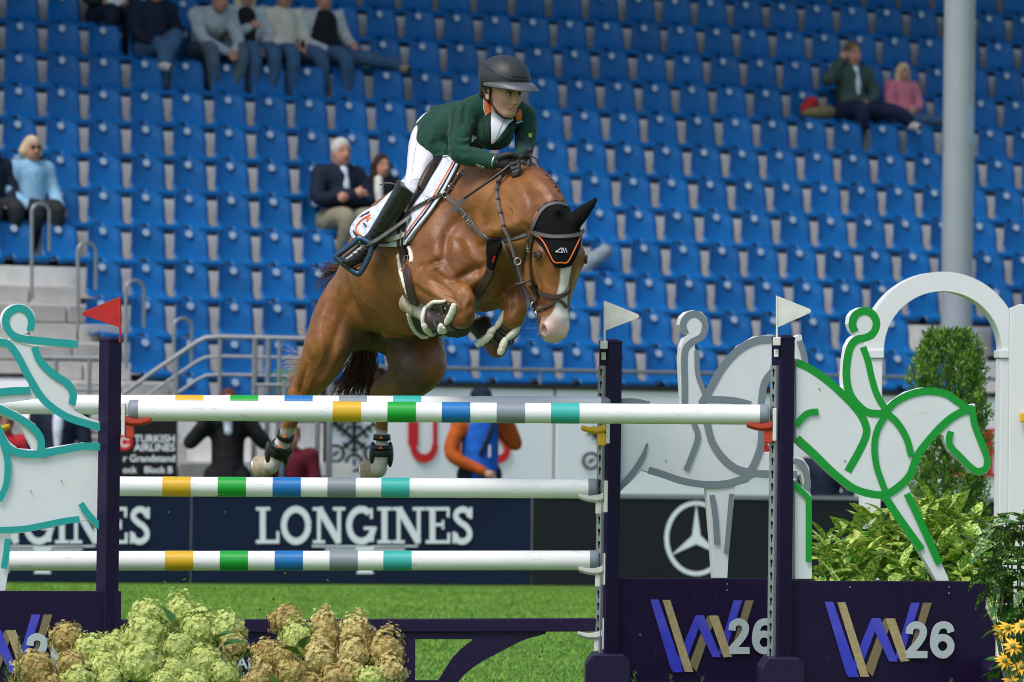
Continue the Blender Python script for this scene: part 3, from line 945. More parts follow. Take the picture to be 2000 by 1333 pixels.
strokes = [[(-12, 258), (30, 274), (90, 310), (150, 356), (200, 402), (240, 442), (282, 492), (306, 535), (316, 578), (304, 622), (275, 682), (228, 765)],
           [(262, 116), (249, 82), (262, 40), (302, 18), (342, 32), (362, 75), (348, 120), (312, 143), (270, 152), (240, 187), (225, 250), (222, 330), (237, 400), (272, 452), (322, 490), (400, 497)],
           [(299, 186), (322, 250), (340, 330), (365, 410), (408, 482)], [(400, 492), (450, 442), (520, 406), (600, 391), (680, 402), (740, 440), (800, 482)],
           [(812, 470), (745, 494), (680, 540), (612, 612), (552, 692), (518, 780), (462, 838), (400, 872), (330, 868), (250, 840), (160, 770), (70, 682), (-8, 610)],
           [(408, 496), (366, 570), (352, 650), (362, 740), (386, 812), (408, 868)], [(405, 488), (460, 540), (502, 612), (524, 695)],
           [(806, 462), (816, 540), (846, 622), (876, 702), (870, 748), (832, 764), (792, 738), (747, 692), (712, 656), (698, 622), (708, 578)],
           [(-14, 552), (20, 512), (50, 492), (92, 487)], [(400, 880), (460, 972), (572, 1128)], [(503, 868), (550, 962), (654, 1194)]]
ws = [SW, SW, 13, 14, 15, 12.5, 13, 13, 13, 15, 14]
for i, (st, w) in enumerate(zip(strokes, ws)):
    g = G(); g.stroke(cr(Zg(st), 6), w, lambda a, b: fn1(a, b, 0.002 + 0.0009 * i), EV * 0.0006); g.obj('outline_stripe', M['greenp'], w1)
g = G(); g.stroke([(1100 + x / 2.2222, 560 + y / 2.2222) for x, y in ((1000, 855), (1066, 918), (1066, 1196))], 12, lambda a, b: fn1(a, b, 0.014), EV * 0.001); g.obj('outline_stripe', M['greenp'], w1)
cup(w1, 1508, 832, DN - 0.01, 'plasticred')

# ---------------- far right wing with the grey cut-out
w2 = thing('jump_wing', P(1196, bottom_y(DF), DF), 'purple jump wing with the grey outlined horse and rider cut-out', 'jump wing', 'jump wings of the obstacle')
fn2 = wing_fn(1187, DF + 0.02)
top, R = post(w2, 1193, 663, DF + 0.03, w=0.082)
key_track(w2, top, R, 0.082, 0.22, top.z - 0.13, (-1, 0, 0))
base_panel(w2, [(1190, 1130), (1524, 1131), (1524, 1380), (1190, 1380)], fn2)
logo(fn2, w2, -340.7, -4.5, 0.966)
foot(w2, 1143, 1230, 1275, DF + 0.02)
def Zs(pts): return [(1100 + x / 2.2222, 560 + y / 2.2222) for x, y in pts]
outs = Zs([(235, 487), (300, 487), (350, 498), (420, 516), (516, 520), (510, 430), (505, 330), (508, 262), (522, 228), (538, 212), (512, 192), (502, 165), (510, 132), (532, 111), (566, 103), (602, 111), (625, 138), (632, 172), (622, 208), (598, 236), (572, 250), (572, 268), (588, 295),
           (592, 370), (606, 430), (621, 464), (655, 405), (703, 328), (762, 260), (832, 218), (900, 209), (1000, 220), (1022, 209), (1036, 210), (1041, 250), (1056, 290), (1062, 350), (1060, 400), (1000, 370), (905, 372), (884, 405), (872, 455), (868, 520), (872, 620), (868, 690), (850, 722), (920, 716), (1000, 738), (1042, 746),
           (1068, 785), (1076, 860), (1070, 910), (1046, 862), (1030, 815), (1012, 828), (900, 832), (830, 827), (800, 851), (748, 866), (740, 950), (722, 1100), (713, 1266), (653, 1266), (642, 1100), (622, 872), (600, 867), (500, 847), (430, 827), (342, 797), (300, 842), (235, 900)])
g = G(); g.plate(outs, fn2, EV * 0.042); bevel(g.obj('cutout_panel', M['panelwhite'], w2), 0.002, 1)
strokes2 = [[(532, 206), (520, 165), (545, 126), (585, 122), (616, 160), (604, 214), (560, 241), (532, 272), (526, 330), (528, 420), (528, 518)], [(580, 276), (583, 370), (600, 430), (624, 486)],
            [(600, 510), (640, 440), (692, 350), (762, 275), (842, 234), (925, 228)], [(618, 488), (700, 490), (760, 497), (815, 512)], [(915, 362), (874, 420), (860, 520), (862, 620), (855, 700), (820, 788), (780, 826)],
            [(622, 580), (645, 670), (692, 742), (752, 790), (822, 808)], [(370, 797), (430, 815), (520, 845), (620, 860), (710, 855), (790, 832), (832, 814), (925, 815), (1015, 817)], [(566, 590), (585, 650), (560, 730), (533, 798)],
            [(366, 680), (345, 740), (300, 812), (238, 882)], [(238, 497), (310, 497), (375, 510)], [(646, 905), (660, 1000), (668, 1120)], [(731, 900), (721, 1020), (708, 1160)], [(1000, 756), (1040, 775), (1058, 830), (1058, 885)], [(1026, 235), (1046, 300), (1054, 370)]]
ws2 = [13, 10, 15, 12, 14, 14, 14, 11, [4, 10, 12, 12], 10, 11, 10, 12, 12]
for i, (st, w) in enumerate(zip(strokes2, ws2)):
    pts = cr(Zs(st), 6)
    if isinstance(w, list):
        w = [float(x) for x in np.interp(np.linspace(0, 1, len(pts)), np.linspace(0, 1, len(w)), w)]
    g = G(); g.stroke(pts, w, lambda a, b: fn2(a, b, 0.002 + 0.0009 * i), EV * 0.0006); g.obj('outline_stripe', M['greyp'], w2)
cup(w2, 1183, 838, DF - 0.01, 'plasticyel')
cup(w2, 1179, 972, DF - 0.01, 'plasticwhite')
cup(w2, 1178, 1114, DF - 0.01, 'plasticwhite')
cup(w2, 1176, 1240, DF - 0.01, 'plasticwhite')

# ---------------- near left wing with the teal cut-out
w3 = thing('jump_wing', P(217, bottom_y(DN), DN), 'purple jump wing with the teal outlined horse and rider cut-out', 'jump wing', 'jump wings of the obstacle')
fn3 = wing_fn(240, DN + 0.045)
top, R = post(w3, 216, 659, DN + 0.02, w=0.078, yaw=40)
g = G(); g.box(Vector((top.x, top.y, 0)) + R @ Vector((0.046, 0.01, 0)) + Vector((0, 0, 0.85)), (0.012, 0.036, 1.25), M=R); g.obj('slotted_track', M['steel'], w3)
base_panel(w3, [(-200, 1154), (237, 1155), (237, 1415), (-200, 1415)], lambda a, b, off=0.0: fn3(a, b, off + 0.055))
logo(lambda a, b, off=0.0: fn3(a, b, off + 0.056), w3, -1717.5, 23, 1.0)
def Zt(pts): return [(x / 1.7233, 560 + y / 1.7233) for x, y in pts]
oT = Zt([(-90, 160), (0, 168), (26, 178), (40, 185), (34, 172)]) + [(q[0], q[1]) for q in arc(35, 625, 32, 32, 110, 320, 18)][::1]
body = Zt([(-70, 150), (0, 170), (28, 180), (48, 168), (100, 172), (110, 190), (122, 210), (150, 268), (200, 308), (242, 343), (256, 380), (250, 418), (300, 443), (356, 462), (356, 492), (300, 472), (240, 447), (180, 412), (138, 376), (0, 393), (-70, 400), (-70, 348), (0, 344), (90, 337), (104, 327), (70, 262), (30, 208), (0, 202), (-70, 190)])
g = G(); g.plate(body, fn3, EV * 0.042); bevel(g.obj('cutout_panel', M['panelwhite'], w3), 0.002, 1)
g = G(); g.plate(arc(36.5, 624.5, 33, 30.5, 0, 360, 40)[:-1], lambda a, b: fn3(a, b, 0.003), EV * 0.042); bevel(g.obj('cutout_panel', M['panelwhite'], w3), 0.002, 1)
g = G(); g.plate(Zt([(62, 160), (130, 170), (200, 178), (263, 180), (263, 208), (180, 203), (112, 203), (70, 192)]), lambda a, b: fn3(a, b, 0.0045), EV * 0.042); bevel(g.obj('cutout_panel', M['panelwhite'], w3), 0.002, 1)
horse3 = Zt([(-90, 360), (0, 398), (60, 422), (118, 462), (147, 505), (152, 545), (200, 537), (280, 525), (358, 527), (358, 838), (340, 826), (300, 787), (262, 792), (200, 806), (100, 826), (36, 834), (30, 950), (18, 1026), (-60, 1026), (-60, 834), (-90, 834)])
hole3 = Zt([(-20, 425), (62, 456), (112, 548), (60, 545), (30, 520), (4, 478), (-20, 450)])
g = G(); g.plate(horse3, lambda a, b: fn3(a, b, -0.004), EV * 0.042, holes=[hole3]); bevel(g.obj('cutout_panel', M['panelwhite'], w3), 0.002, 1)
strokes3 = [[(102, 150), (106, 112), (86, 80), (54, 74), (25, 95), (20, 126), (36, 157), (68, 174), (130, 182), (200, 189), (263, 194)], [(-60, 175), (0, 187), (30, 196), (60, 235), (100, 310), (150, 385), (220, 436), (290, 461), (357, 478)], [(116, 204), (135, 250), (180, 295), (226, 325), (246, 360), (243, 398)],
            [(-60, 370), (0, 356), (50, 351), (102, 350)], [(-60, 385), (0, 412), (50, 436), (105, 470), (136, 510), (138, 562)], [(357, 541), (280, 538), (200, 552), (140, 563), (80, 563), (30, 545), (5, 505), (-12, 465), (-40, 440)], [(-4, 490), (20, 560), (26, 612), (20, 670), (-4, 722)],
            [(-60, 822), (0, 820), (80, 816), (160, 801), (220, 789), (268, 783)], [(272, 730), (290, 757), (320, 792), (352, 820)], [(27, 850), (21, 900), (13, 950)], [(-60, 835), (-40, 900), (-35, 950)]]
for i, st in enumerate(strokes3):
    g = G(); g.stroke(cr(Zt(st), 6), 14.5 if i < 6 else 12.5, lambda a, b: fn3(a, b, 0.0065 + 0.0009 * i), EV * 0.0006); g.obj('outline_stripe', M['teal'], w3)
cup(w3, 246, 822, DN - 0.01, 'plasticred', sgn=-1)

# far left upright that carries the other pole ends (just outside the frame)
w4 = thing('jump_upright', P(-40, bottom_y(DF), DF), 'purple upright hidden behind the teal cut-out, carrying the far pole ends', 'upright')
top, R = post(w4, -40, 665, DF + 0.03)
for yy, mn in ((834, 'plasticyel'), (970, 'plasticwhite'), (1117, 'plasticwhite')):
    cup(w4, -29, yy, DF - 0.01, mn, sgn=-1)
foot(w4, -85, 5, 1280, DF + 0.02)

# small screw heads on the panels and cut-outs
for w_, fnw, pts in ((w1, fn1, ((1853, 1147), (1853, 1159), (1660, 1147), (1905, 1190), (1600, 760), (1650, 900), (1745, 985))), (w2, fn2, ((1420, 1141), (1420, 1153), (1250, 1240), (1300, 900), (1400, 740), (1395, 985))), (w3, fn3, ((120, 940), (60, 960), (160, 1000)))):
    for x, y in pts:
        g = G(); c = fnw(x, y, 0.002); g.tube([c, c - EV * 0.003], 0.0042, n=8); g.obj('screw', M['steel'], w_)
# ---------------- flags
def flag(px, py0, py1, tip, d, mn, lab, hx=0):
    base = P(px, py1 + 22, d)
    t = thing('marker_flag', base, lab, 'flag', 'marker flags on the jump uprights')
    g = G(); g.tube([P(px, py1 + 24, d), P(px, py0, d)], 0.0052, n=8); sharp(g.obj('staff', M[mn], t))
    g = G(); g.plate(tip, lambda a, b: P(a, b, d - 0.002), Vector((0, 0.004, 0))); bevel(g.obj('pennant', M[mn], t), 0.001, 1)
    return t
f = flag(234.5, 580, 645, [(234, 580), (234, 640), (164, 617), (160, 613), (164, 609)], DN - 0.02, 'flagred', 'red triangular flag on the left purple post')
f = flag(1181, 588, 652, [(1181, 588), (1246, 614), (1249, 618), (1246, 622), (1181, 647)], DF - 0.03, 'flagwhite', 'white triangular flag on the farther right post, left of the two white ones')
g = G(); c = P(1179.5, 674, DF - 0.04); g.box(c, (0.036, 0.03, 0.04)); bevel(g.obj('holder', M['plasticwhite'], f), 0.003, 1)
f = flag(1517.5, 578, 642, [(1517, 578), (1582, 604), (1585, 608), (1582, 612), (1519, 640)], DN - 0.02, 'flagwhite', 'white triangular flag on the nearer right post, beside the green cut-out')
g = G(); c = P(1517, 667, DN - 0.04); g.box(c, (0.036, 0.03, 0.04)); bevel(g.obj('holder', M['plasticwhite'], f), 0.003, 1)
for w_, x_, y_, d_ in ((w1, 1518.5, 690, DN), (w2, 1181.5, 696, DF)):
    nrm = Matrix.Rotation(math.radians(34), 3, 'Z') @ Vector((-1, 0, 0))
    c = P(x_, y_, d_ - 0.0)
    g = G(); g.box(c + nrm * 0.008 + Vector((0, -0.012, 0)), (0.002, 0.034, 0.036), math.radians(34)); g.obj('sticker', M['plasticwhite'], w_)

# ---------------- low purple gate board of the far element
gt = thing('jump_gate', P(700, bottom_y(DF), DF + 0.02), 'low purple gate board with arched openings below the poles', 'gate')
g = G()
a = P(150, 1211, DF); b = P(1166, 1207, DF)
g.plate([(150, 1211), (1166, 1208), (1166, 1234), (150, 1237)], lambda x, y: P(x, y, DF - 0.012), Vector((0, 0.06, 0))); bevel(g.obj('top_rail', M['purple'], gt), 0.004, 2)
yb = 1392
hole1 = [(811, 1249), (922, 1249)] + [(float(x), float(y)) for x, y in cr([(922, 1251), (896, 1272), (875, 1298), (856, 1329)], 5)] + [(811, 1329)]
out = [(150, 1237.3), (1066, 1234.6)] + [(float(x), float(y)) for x, y in cr([(1066, 1238), (1020, 1252), (975, 1275), (930, 1300), (893, 1335), (870, 1392)], 5)] + [(150, yb)]
g.v, g.f = [], []
g.plate(out, lambda x, y: P(x, y, DF + 0.005), Vector((0, 0.03, 0)), holes=[hole1]); bevel(g.obj('board', M['purple'], gt), 0.003, 1)
for body, x, y, s in (('AE', 462, 1306, 32), ('CHA', 459, 1328, 20), ('+', 696, 1314, 20)):
    text_mesh(body, s, lambda a_, b_, x=x, y=y: P(x + a_, y - b_, DF + 0.001), 'lettering', M['silver'], gt, 0.02)
# ------------------------------------------------------------------ smooth solid modelling (signed distance fields, surface nets)
class Field:
    """distance field on a grid; coordinates are (x, y, z) = (pixels right, pixels down, depth in pixels)."""
    def __init__(s, lo, hi, h):
        s.lo = np.array(lo, float); s.h = float(h)
        s.n = np.ceil((np.array(hi, float) - s.lo) / h).astype(int) + 1
        s.a = np.full(s.n, 60.0, np.float32)
    def _box(s, lo, hi):
        i0 = np.maximum(0, np.floor((np.array(lo) - s.lo) / s.h).astype(int))
        i1 = np.minimum(s.n, np.ceil((np.array(hi) - s.lo) / s.h).astype(int) + 1)
        if np.any(i1 <= i0): return None
        ax = [(s.lo[k] + s.h * np.arange(i0[k], i1[k])).astype(np.float32) for k in range(3)]
        sl = tuple(slice(i0[k], i1[k]) for k in range(3))
        return sl, ax[0][:, None, None], ax[1][None, :, None], ax[2][None, None, :]
    def _merge(s, sl, d, k, sub=False):
        a = s.a[sl]
        if sub:
            d = -d
            if k > 0:
                hh = np.maximum(k - np.abs(a - d), 0) / k
                s.a[sl] = np.maximum(a, d) + hh * hh * k * 0.25
            else: s.a[sl] = np.maximum(a, d)
        else:
            if k > 0:
                hh = np.maximum(k - np.abs(a - d), 0) / k
                s.a[sl] = np.minimum(a, d) - hh * hh * k * 0.25
            else: s.a[sl] = np.minimum(a, d)
    def cone(s, a, b, ra, rb, k=10.0, sub=False):
        a = np.array(a[:3], float); b = np.array(b[:3], float)
        m = max(ra, rb) + k + 4 * s.h
        bx = s._box(np.minimum(a, b) - m, np.maximum(a, b) + m)
        if bx is None: return s
        sl, X, Y, Z = bx
        ba = b - a; L2 = float(ba @ ba) + 1e-9
        t = np.clip(((X - a[0]) * ba[0] + (Y - a[1]) * ba[1] + (Z - a[2]) * ba[2]) / L2, 0, 1)
        d = np.sqrt((X - a[0] - t * ba[0]) ** 2 + (Y - a[1] - t * ba[1]) ** 2 + (Z - a[2] - t * ba[2]) ** 2) - (ra + (rb - ra) * t)
        s._merge(sl, d, k, sub); return s
    def chain(s, pts, k=10.0, sub=False, n=5):
        """smooth tapering limb through (x, y, z, radius) points."""
        q = np.array(cr(pts, n)) if len(pts) > 2 else np.array(pts, float)
        m = float(q[:, 3].max()) + k + 4 * s.h
        bx = s._box(q[:, :3].min(0) - m, q[:, :3].max(0) + m)
        if bx is None: return s
        sl, X, Y, Z = bx
        best = None
        for a, b in zip(q[:-1], q[1:]):
            ba = b[:3] - a[:3]; L2 = float(ba @ ba) + 1e-9
            t = np.clip(((X - a[0]) * ba[0] + (Y - a[1]) * ba[1] + (Z - a[2]) * ba[2]) / L2, 0, 1)
            d = np.sqrt((X - a[0] - t * ba[0]) ** 2 + (Y - a[1] - t * ba[1]) ** 2 + (Z - a[2] - t * ba[2]) ** 2) - (a[3] + (b[3] - a[3]) * t)
            best = d if best is None else np.minimum(best, d)
        s._merge(sl, best.astype(np.float32), k, sub); return s
    def ell(s, c, r, R=None, k=10.0, sub=False):
        """ellipsoid; R rows are the local axes."""
        c = np.array(c, float); r = np.array(r, float)
        R = np.eye(3) if R is None else np.array(R, float)
        m = float(max(r)) + k + 4 * s.h
        bx = s._box(c - m, c + m)
        if bx is None: return s
        sl, X, Y, Z = bx
        X = X - c[0]; Y = Y - c[1]; Z = Z - c[2]
        k0 = 0; k1 = 0
        for i in range(3):
            l = X * R[i][0] + Y * R[i][1] + Z * R[i][2]
            k0 = k0 + (l / r[i]) ** 2; k1 = k1 + (l / r[i] ** 2) ** 2
        k0 = np.sqrt(k0); k1 = np.sqrt(k1) + 1e-9
        d = k0 * (k0 - 1.0) / k1
        s._merge(sl, d, k, sub); return s
    def half(s, p, n, k=0.0):
        """keep the side n points away from."""
        p = np.array(p, float); n = np.array(n, float); n /= np.linalg.norm(n)
        sl, X, Y, Z = s._box(s.lo, s.lo + s.h * s.n)
        d = (X - p[0]) * n[0] + (Y - p[1]) * n[1] + (Z - p[2]) * n[2]
        s._merge(sl, -d, k, True); return s
    def union(s, o, k=0.0):
        s._merge(tuple(slice(0, q) for q in s.n), o.a, k); return s
    def like(s):
        o = Field.__new__(Field); o.lo = s.lo; o.h = s.h; o.n = s.n; o.a = np.full(s.n, 60.0, np.float32); return o
    def mesh(s):
        A = s.a
        ins = A < 0
        c8 = [(i, j, k) for i in (0, 1) for j in (0, 1) for k in (0, 1)]
        n = s.n - 1
        cnt = np.zeros(n, np.int8)
        for i, j, k in c8: cnt += ins[i:i + n[0], j:j + n[1], k:k + n[2]]
        idx = np.argwhere((cnt > 0) & (cnt < 8))
        vals = {c: A[idx[:, 0] + c[0], idx[:, 1] + c[1], idx[:, 2] + c[2]] for c in c8}
        acc = np.zeros((len(idx), 3)); num = np.zeros(len(idx))
        for c in c8:
            for ax in range(3):
                if c[ax] == 1: continue
                e = list(c); e[ax] = 1; e = tuple(e)
                va, vb = vals[c], vals[e]
                m = (va < 0) != (vb < 0)
                t = np.where(m, va / np.where(m, va - vb, 1), 0)
                pt = np.tile(np.array(c, float), (len(idx), 1)); pt[:, ax] += t
                acc[m] += pt[m]; num += m
        V = s.lo + s.h * (idx + acc / num[:, None])
        ids = np.full(n, -1, np.int64); ids[tuple(idx.T)] = np.arange(len(idx))
        F = []
        for ax in range(3):
            b, c = (ax + 1) % 3, (ax + 2) % 3
            lo = [slice(None)] * 3; hi = [slice(None)] * 3
            lo[ax] = slice(0, -1); hi[ax] = slice(1, None)
            d = ins[tuple(lo)].astype(np.int8) - ins[tuple(hi)].astype(np.int8)
            e = np.argwhere(d != 0)
            e = e[(e[:, b] > 0) & (e[:, c] > 0) & (e[:, b] < n[b]) & (e[:, c] < n[c])]
            sg_ = d[tuple(e.T)]
            q = []
            for db, dc in ((-1, -1), (0, -1), (0, 0), (-1, 0)):
                f = e.copy(); f[:, b] += db; f[:, c] += dc
                q.append(ids[tuple(f.T)])
            q = np.stack(q, 1)
            q[sg_ < 0] = q[sg_ < 0][:, ::-1]
            F.append(q)
        F = np.concatenate(F); F = F[(F >= 0).all(1)]
        return V, F

def smooth_mesh(V, F, it=2, lam=0.5):
    """a little Laplacian smoothing."""
    for _ in range(it):
        S = np.zeros_like(V); C = np.zeros(len(V))
        for a in range(4):
            i, j = F[:, a], F[:, (a + 1) % 4]
            np.add.at(S, i, V[j]); np.add.at(S, j, V[i]); np.add.at(C, i, 1); np.add.at(C, j, 1)
        C[C == 0] = 1
        V = V + lam * (S / C[:, None] - V)
    return V

DH = 30.2; KPX = FPX / DH         # depth of the horse's reference plane, pixels per metre there
def H3(p):
    """modelling pixels (x, y, depth px) to the world."""
    return P(p[0], p[1], DH + p[2] / KPX)
_Fn, _Rn, _Un, _Cn = (np.array(q) for q in (_F, _R, _U, CAMP))
def H3n(V):
    d = (DH + V[:, 2] / KPX)[:, None]
    return _Cn + d * (_Fn + _Rn * ((V[:, 0] - 1000.0) / FPX)[:, None] + _Un * ((666.5 - V[:, 1]) / FPX)[:, None])

def field_obj(name, V, F, mat, parent, cols=None):
    W = H3n(V) - np.array(ORG[parent.name])
    me = bpy.data.meshes.new(name)
    me.from_pydata(W.tolist(), [], F.tolist())
    me.polygons.foreach_set('use_smooth', [True] * len(me.polygons))
    if cols is not None:
        at = me.color_attributes.new('Col', 'FLOAT_COLOR', 'POINT')
        c4 = np.ones((len(V), 4), np.float32); c4[:, :3] = cols
        at.data.foreach_set('color', c4.ravel())
    me.materials.append(mat)
    o = bpy.data.objects.new(name, me); COL.objects.link(o); o.parent = parent
    ORG[o.name] = ORG[parent.name]
    return o

def vnormals(V, F):
    a = V[F[:, 2]] - V[F[:, 0]]; b = V[F[:, 3]] - V[F[:, 1]]
    n = np.cross(a, b); N = np.zeros_like(V)
    for i in range(4): np.add.at(N, F[:, i], n)
    return N / (np.linalg.norm(N, axis=1)[:, None] + 1e-9)

def shell_obj(name, V, F, mask, off, mat, parent, thick=0.006):
    """cloth or leather lying on a body: the faces of the body inside mask, lifted off pixels along the normals."""
    N = vnormals(V, F)
    f = F[mask[F].all(1)]
    u, inv = np.unique(f, return_inverse=True)
    VV = V[u] + N[u] * off
    o = field_obj(name, VV, inv.reshape(f.shape), mat, parent)
    m = o.modifiers.new('thick', 'SOLIDIFY'); m.thickness = thick; m.offset = -1
    return o

def unit(v):
    v = np.array(v, float); return v / np.linalg.norm(v)
def sstep(a, b, x):
    t = np.clip((x - a) / (b - a), 0, 1); return t * t * (3 - 2 * t)
def seg_dist(V, a, b):
    a = np.array(a, float); b = np.array(b, float); ba = b - a
    t = np.clip(((V - a) @ ba) / (ba @ ba), 0, 1)
    return np.linalg.norm(V - a - t[:, None] * ba, axis=1), t

def sculpt(V, F, strokes):
    """press or raise soft lines on the side of a body that faces the arena camera; strokes: (points, width, height[, zlo, zhi])."""
    N = vnormals(V, F)
    disp = np.zeros(len(V))
    for st in strokes:
        pts, sg_, amp = st[0], st[1], st[2]
        zl, zh = (st[3], st[4]) if len(st) > 3 else (-1e9, 1e9)
        q = np.array(cr(pts, 6)) if len(pts) > 2 else np.array(pts, float)
        m = (N[:, 2] < 0.25) & (V[:, 2] > zl) & (V[:, 2] < zh)
        lo = q[:, :2].min(0) - 3 * sg_; hi = q[:, :2].max(0) + 3 * sg_
        m &= (V[:, 0] > lo[0]) & (V[:, 0] < hi[0]) & (V[:, 1] > lo[1]) & (V[:, 1] < hi[1])
        ix = np.nonzero(m)[0]
        if not len(ix): continue
        W = V[ix, :2]; best = np.full(len(ix), 1e9); bt_ = np.zeros(len(ix))
        L = len(q) - 1
        for i in range(L):
            a, b = q[i, :2], q[i + 1, :2]; ba = b - a
            t = np.clip(((W - a) @ ba) / (ba @ ba + 1e-9), 0, 1)
            d = np.linalg.norm(W - a - t[:, None] * ba, axis=1)
            u = d < best; best[u] = d[u]; bt_[u] = (i + t[u]) / L
        fade = np.sin(np.pi * np.clip(0.12 + 0.76 * bt_, 0, 1))
        disp[ix] += amp * np.exp(-(best / sg_) ** 2) * fade
    return V + N * disp[:, None]
# ------------------------------------------------------------------ horse
M['coat'] = MAT('chestnut_coat', (0.3, 0.11, 0.04), rough=0.46, spec=0.42, attr='Col', var=0.22, vscale=16, detail=8.0, bump=0.22, bscale=150, sheen=0.0, bdist=0.004)
_nt = M['coat'].node_tree; _b = _nt.nodes['Principled BSDF']
_tc = _nt.nodes.new('ShaderNodeTexCoord'); _mp = _nt.nodes.new('ShaderNodeMapping'); _mp.inputs['Scale'].default_value = (190, 190, 45); _mp.inputs['Rotation'].default_value = (0, 0.5, 0)
_n1 = _nt.nodes.new('ShaderNodeTexNoise'); _n1.inputs['Scale'].default_value = 1.0; _n1.inputs['Detail'].default_value = 4
_n2 = _nt.nodes.new('ShaderNodeTexNoise'); _n2.inputs['Scale'].default_value = 21.0; _n2.inputs['Detail'].default_value = 7
_nt.links.new(_tc.outputs['Object'], _mp.inputs[0]); _nt.links.new(_mp.outputs[0], _n1.inputs['Vector']); _nt.links.new(_tc.outputs['Object'], _n2.inputs['Vector'])
_b1 = _nt.nodes.new('ShaderNodeBump'); _b1.inputs['Strength'].default_value = 0.35; _b1.inputs['Distance'].default_value = 0.004; _nt.links.new(_n1.outputs['Fac'], _b1.inputs['Height'])
_b2 = _nt.nodes.new('ShaderNodeBump'); _b2.inputs['Strength'].default_value = 0.35; _b2.inputs['Distance'].default_value = 0.016; _nt.links.new(_n2.outputs['Fac'], _b2.inputs['Height']); _nt.links.new(_b1.outputs[0], _b2.inputs['Normal']); _nt.links.new(_b2.outputs[0], _b.inputs['Normal'])
_r = _nt.nodes.new('ShaderNodeMapRange'); _r.inputs[1].default_value = 0.3; _r.inputs[2].default_value = 0.7; _r.inputs[3].default_value = 0.33; _r.inputs[4].default_value = 0.54; _nt.links.new(_n2.outputs['Fac'], _r.inputs[0]); _nt.links.new(_r.outputs[0], _b.inputs['Roughness'])
hf = unit((0.55, -0.20, -0.81))              # horse forward
hs = unit((hf[2], 0, -hf[0]))                # towards the horse's right (camera left, near)
hu = np.cross(hf, hs); hu = hu if hu[1] < 0 else -hu   # up
HB = [hf, hu, hs]
T0, T1, T2, T3, T4, T5 = (np.array(q, float) for q in ((962, 486, -170), (893, 472, -80), (815, 508, 30), (762, 556, 125), (726, 602, 210), (710, 622, 255)))
body = Field((470, 285, -470), (1190, 950, 430), 3.0)
B = body
B.ell(T2, (168, 144, 122), HB, 5)
B.ell(T1 + hu * 4, (140, 142, 104), HB, 50)
B.ell(T0, (88, 104, 84), HB, 50)
B.ell(T3, (135, 92, 98), HB, 50)
B.ell(T4, (100, 72, 90), HB, 40)
B.ell(T5 + hs * 36, (60, 64, 50), HB, 30)
B.ell(T5 - hs * 30, (60, 64, 50), HB, 30)
# breast muscles with the groove between them
for sg_ in (1, -1):
    B.ell(T0 + hf * 46 + hs * sg_ * 42 + hu * -8, (50, 62, 42), HB, 22)
    B.ell(T0 + hf * 26 + hs * sg_ * 44 + hu * -62, (48, 46, 36), HB, 22)
B.ell((946, 545, -150), (64, 62, 66), HB, 26)
# neck, strongly arched towards the camera and down
neck = [(905, 425, -90, 112), (950, 402, -150, 100), (990, 393, -220, 82), (1024, 403, -285, 67), (1046, 425, -332, 57), (1066, 448, -352, 50)]
B.chain(neck, 34)
B.chain([(925, 358, -80, 32), (975, 338, -165, 26), (1016, 340, -235, 22), (1050, 358, -300, 20), (1078, 400, -352, 20)], 24)   # crest
B.chain([(985, 470, -215, 62), (1010, 462, -270, 54), (1030, 462, -320, 46)], 26)    # underside of the neck
B.chain([(905, 362, -70, 38), (865, 374, -10, 40), (815, 386, 60, 34)], 36)            # withers and back
# right shoulder and upper arm
B.chain([(888, 370, -105, 40), (872, 430, -150, 58), (868, 490, -190, 60), (890, 535, -228, 44)], 26)
B.chain([(884, 520, -222, 44), (848, 540, -205, 48), (826, 552, -190, 44)], 22)
B.ell((842, 480, -155), (38, 66, 34), HB, 24)
# left shoulder
B.chain([(985, 420, -60, 46), (1002, 480, -95, 56), (1012, 520, -150, 46)], 26)
B.chain([(1008, 520, -150, 42), (986, 545, -120, 42)], 20)
# right thigh
B.chain([(712, 596, 190, 54), (670, 618, 160, 56), (643, 672, 140, 46)], 26)
B.ell((700, 585, 95), (60, 52, 30), HB, 24)
# left thigh (its inner face shows)
B.chain([(752, 590, 270, 70), (790, 640, 220, 66), (812, 690, 180, 58), (816, 712, 168, 54)], 24)
B.chain([(720, 662, 120, 8), (742, 650, 150, 15), (734, 700, 205, 22)], 12, sub=True)
# sheath
B.ell((768, 655, 80), (20, 15, 18), None, 12)

LEG = body.like()
# right foreleg: forearm, knee, cannon folded back, fetlock, pastern
LEG.chain([(826, 545, -185, 46), (848, 556, -212, 43), (872, 574, -245, 35), (893, 588, -272, 29)], 16)
LEG.cone((838, 528, -205), (884, 570, -268), 20, 13, 14)
LEG.cone((812, 558, -190), (872, 592, -248), 18, 12, 14)
LEG.chain([(890, 583, -270, 24), (905, 590, -286, 24), (907, 614, -288, 21)], 8)
LEG.ell((918, 586, -298), (11, 13, 10), None, 6)
LEG.ell((916, 610, -302), (10, 10, 9), None, 5)
LEG.ell((900, 598, -304), (8, 12, 8), None, 5)
LEG.ell((908, 630, -296), (9, 8, 9), None, 5)
LEG.chain([(903, 622, -284, 21), (880, 628, -262, 15.5), (856, 627, -236, 15.5), (842, 624, -218, 19)], 9)
LEG.chain([(842, 623, -218, 18), (826, 611, -196, 15.5), (817, 604, -184, 17)], 7)
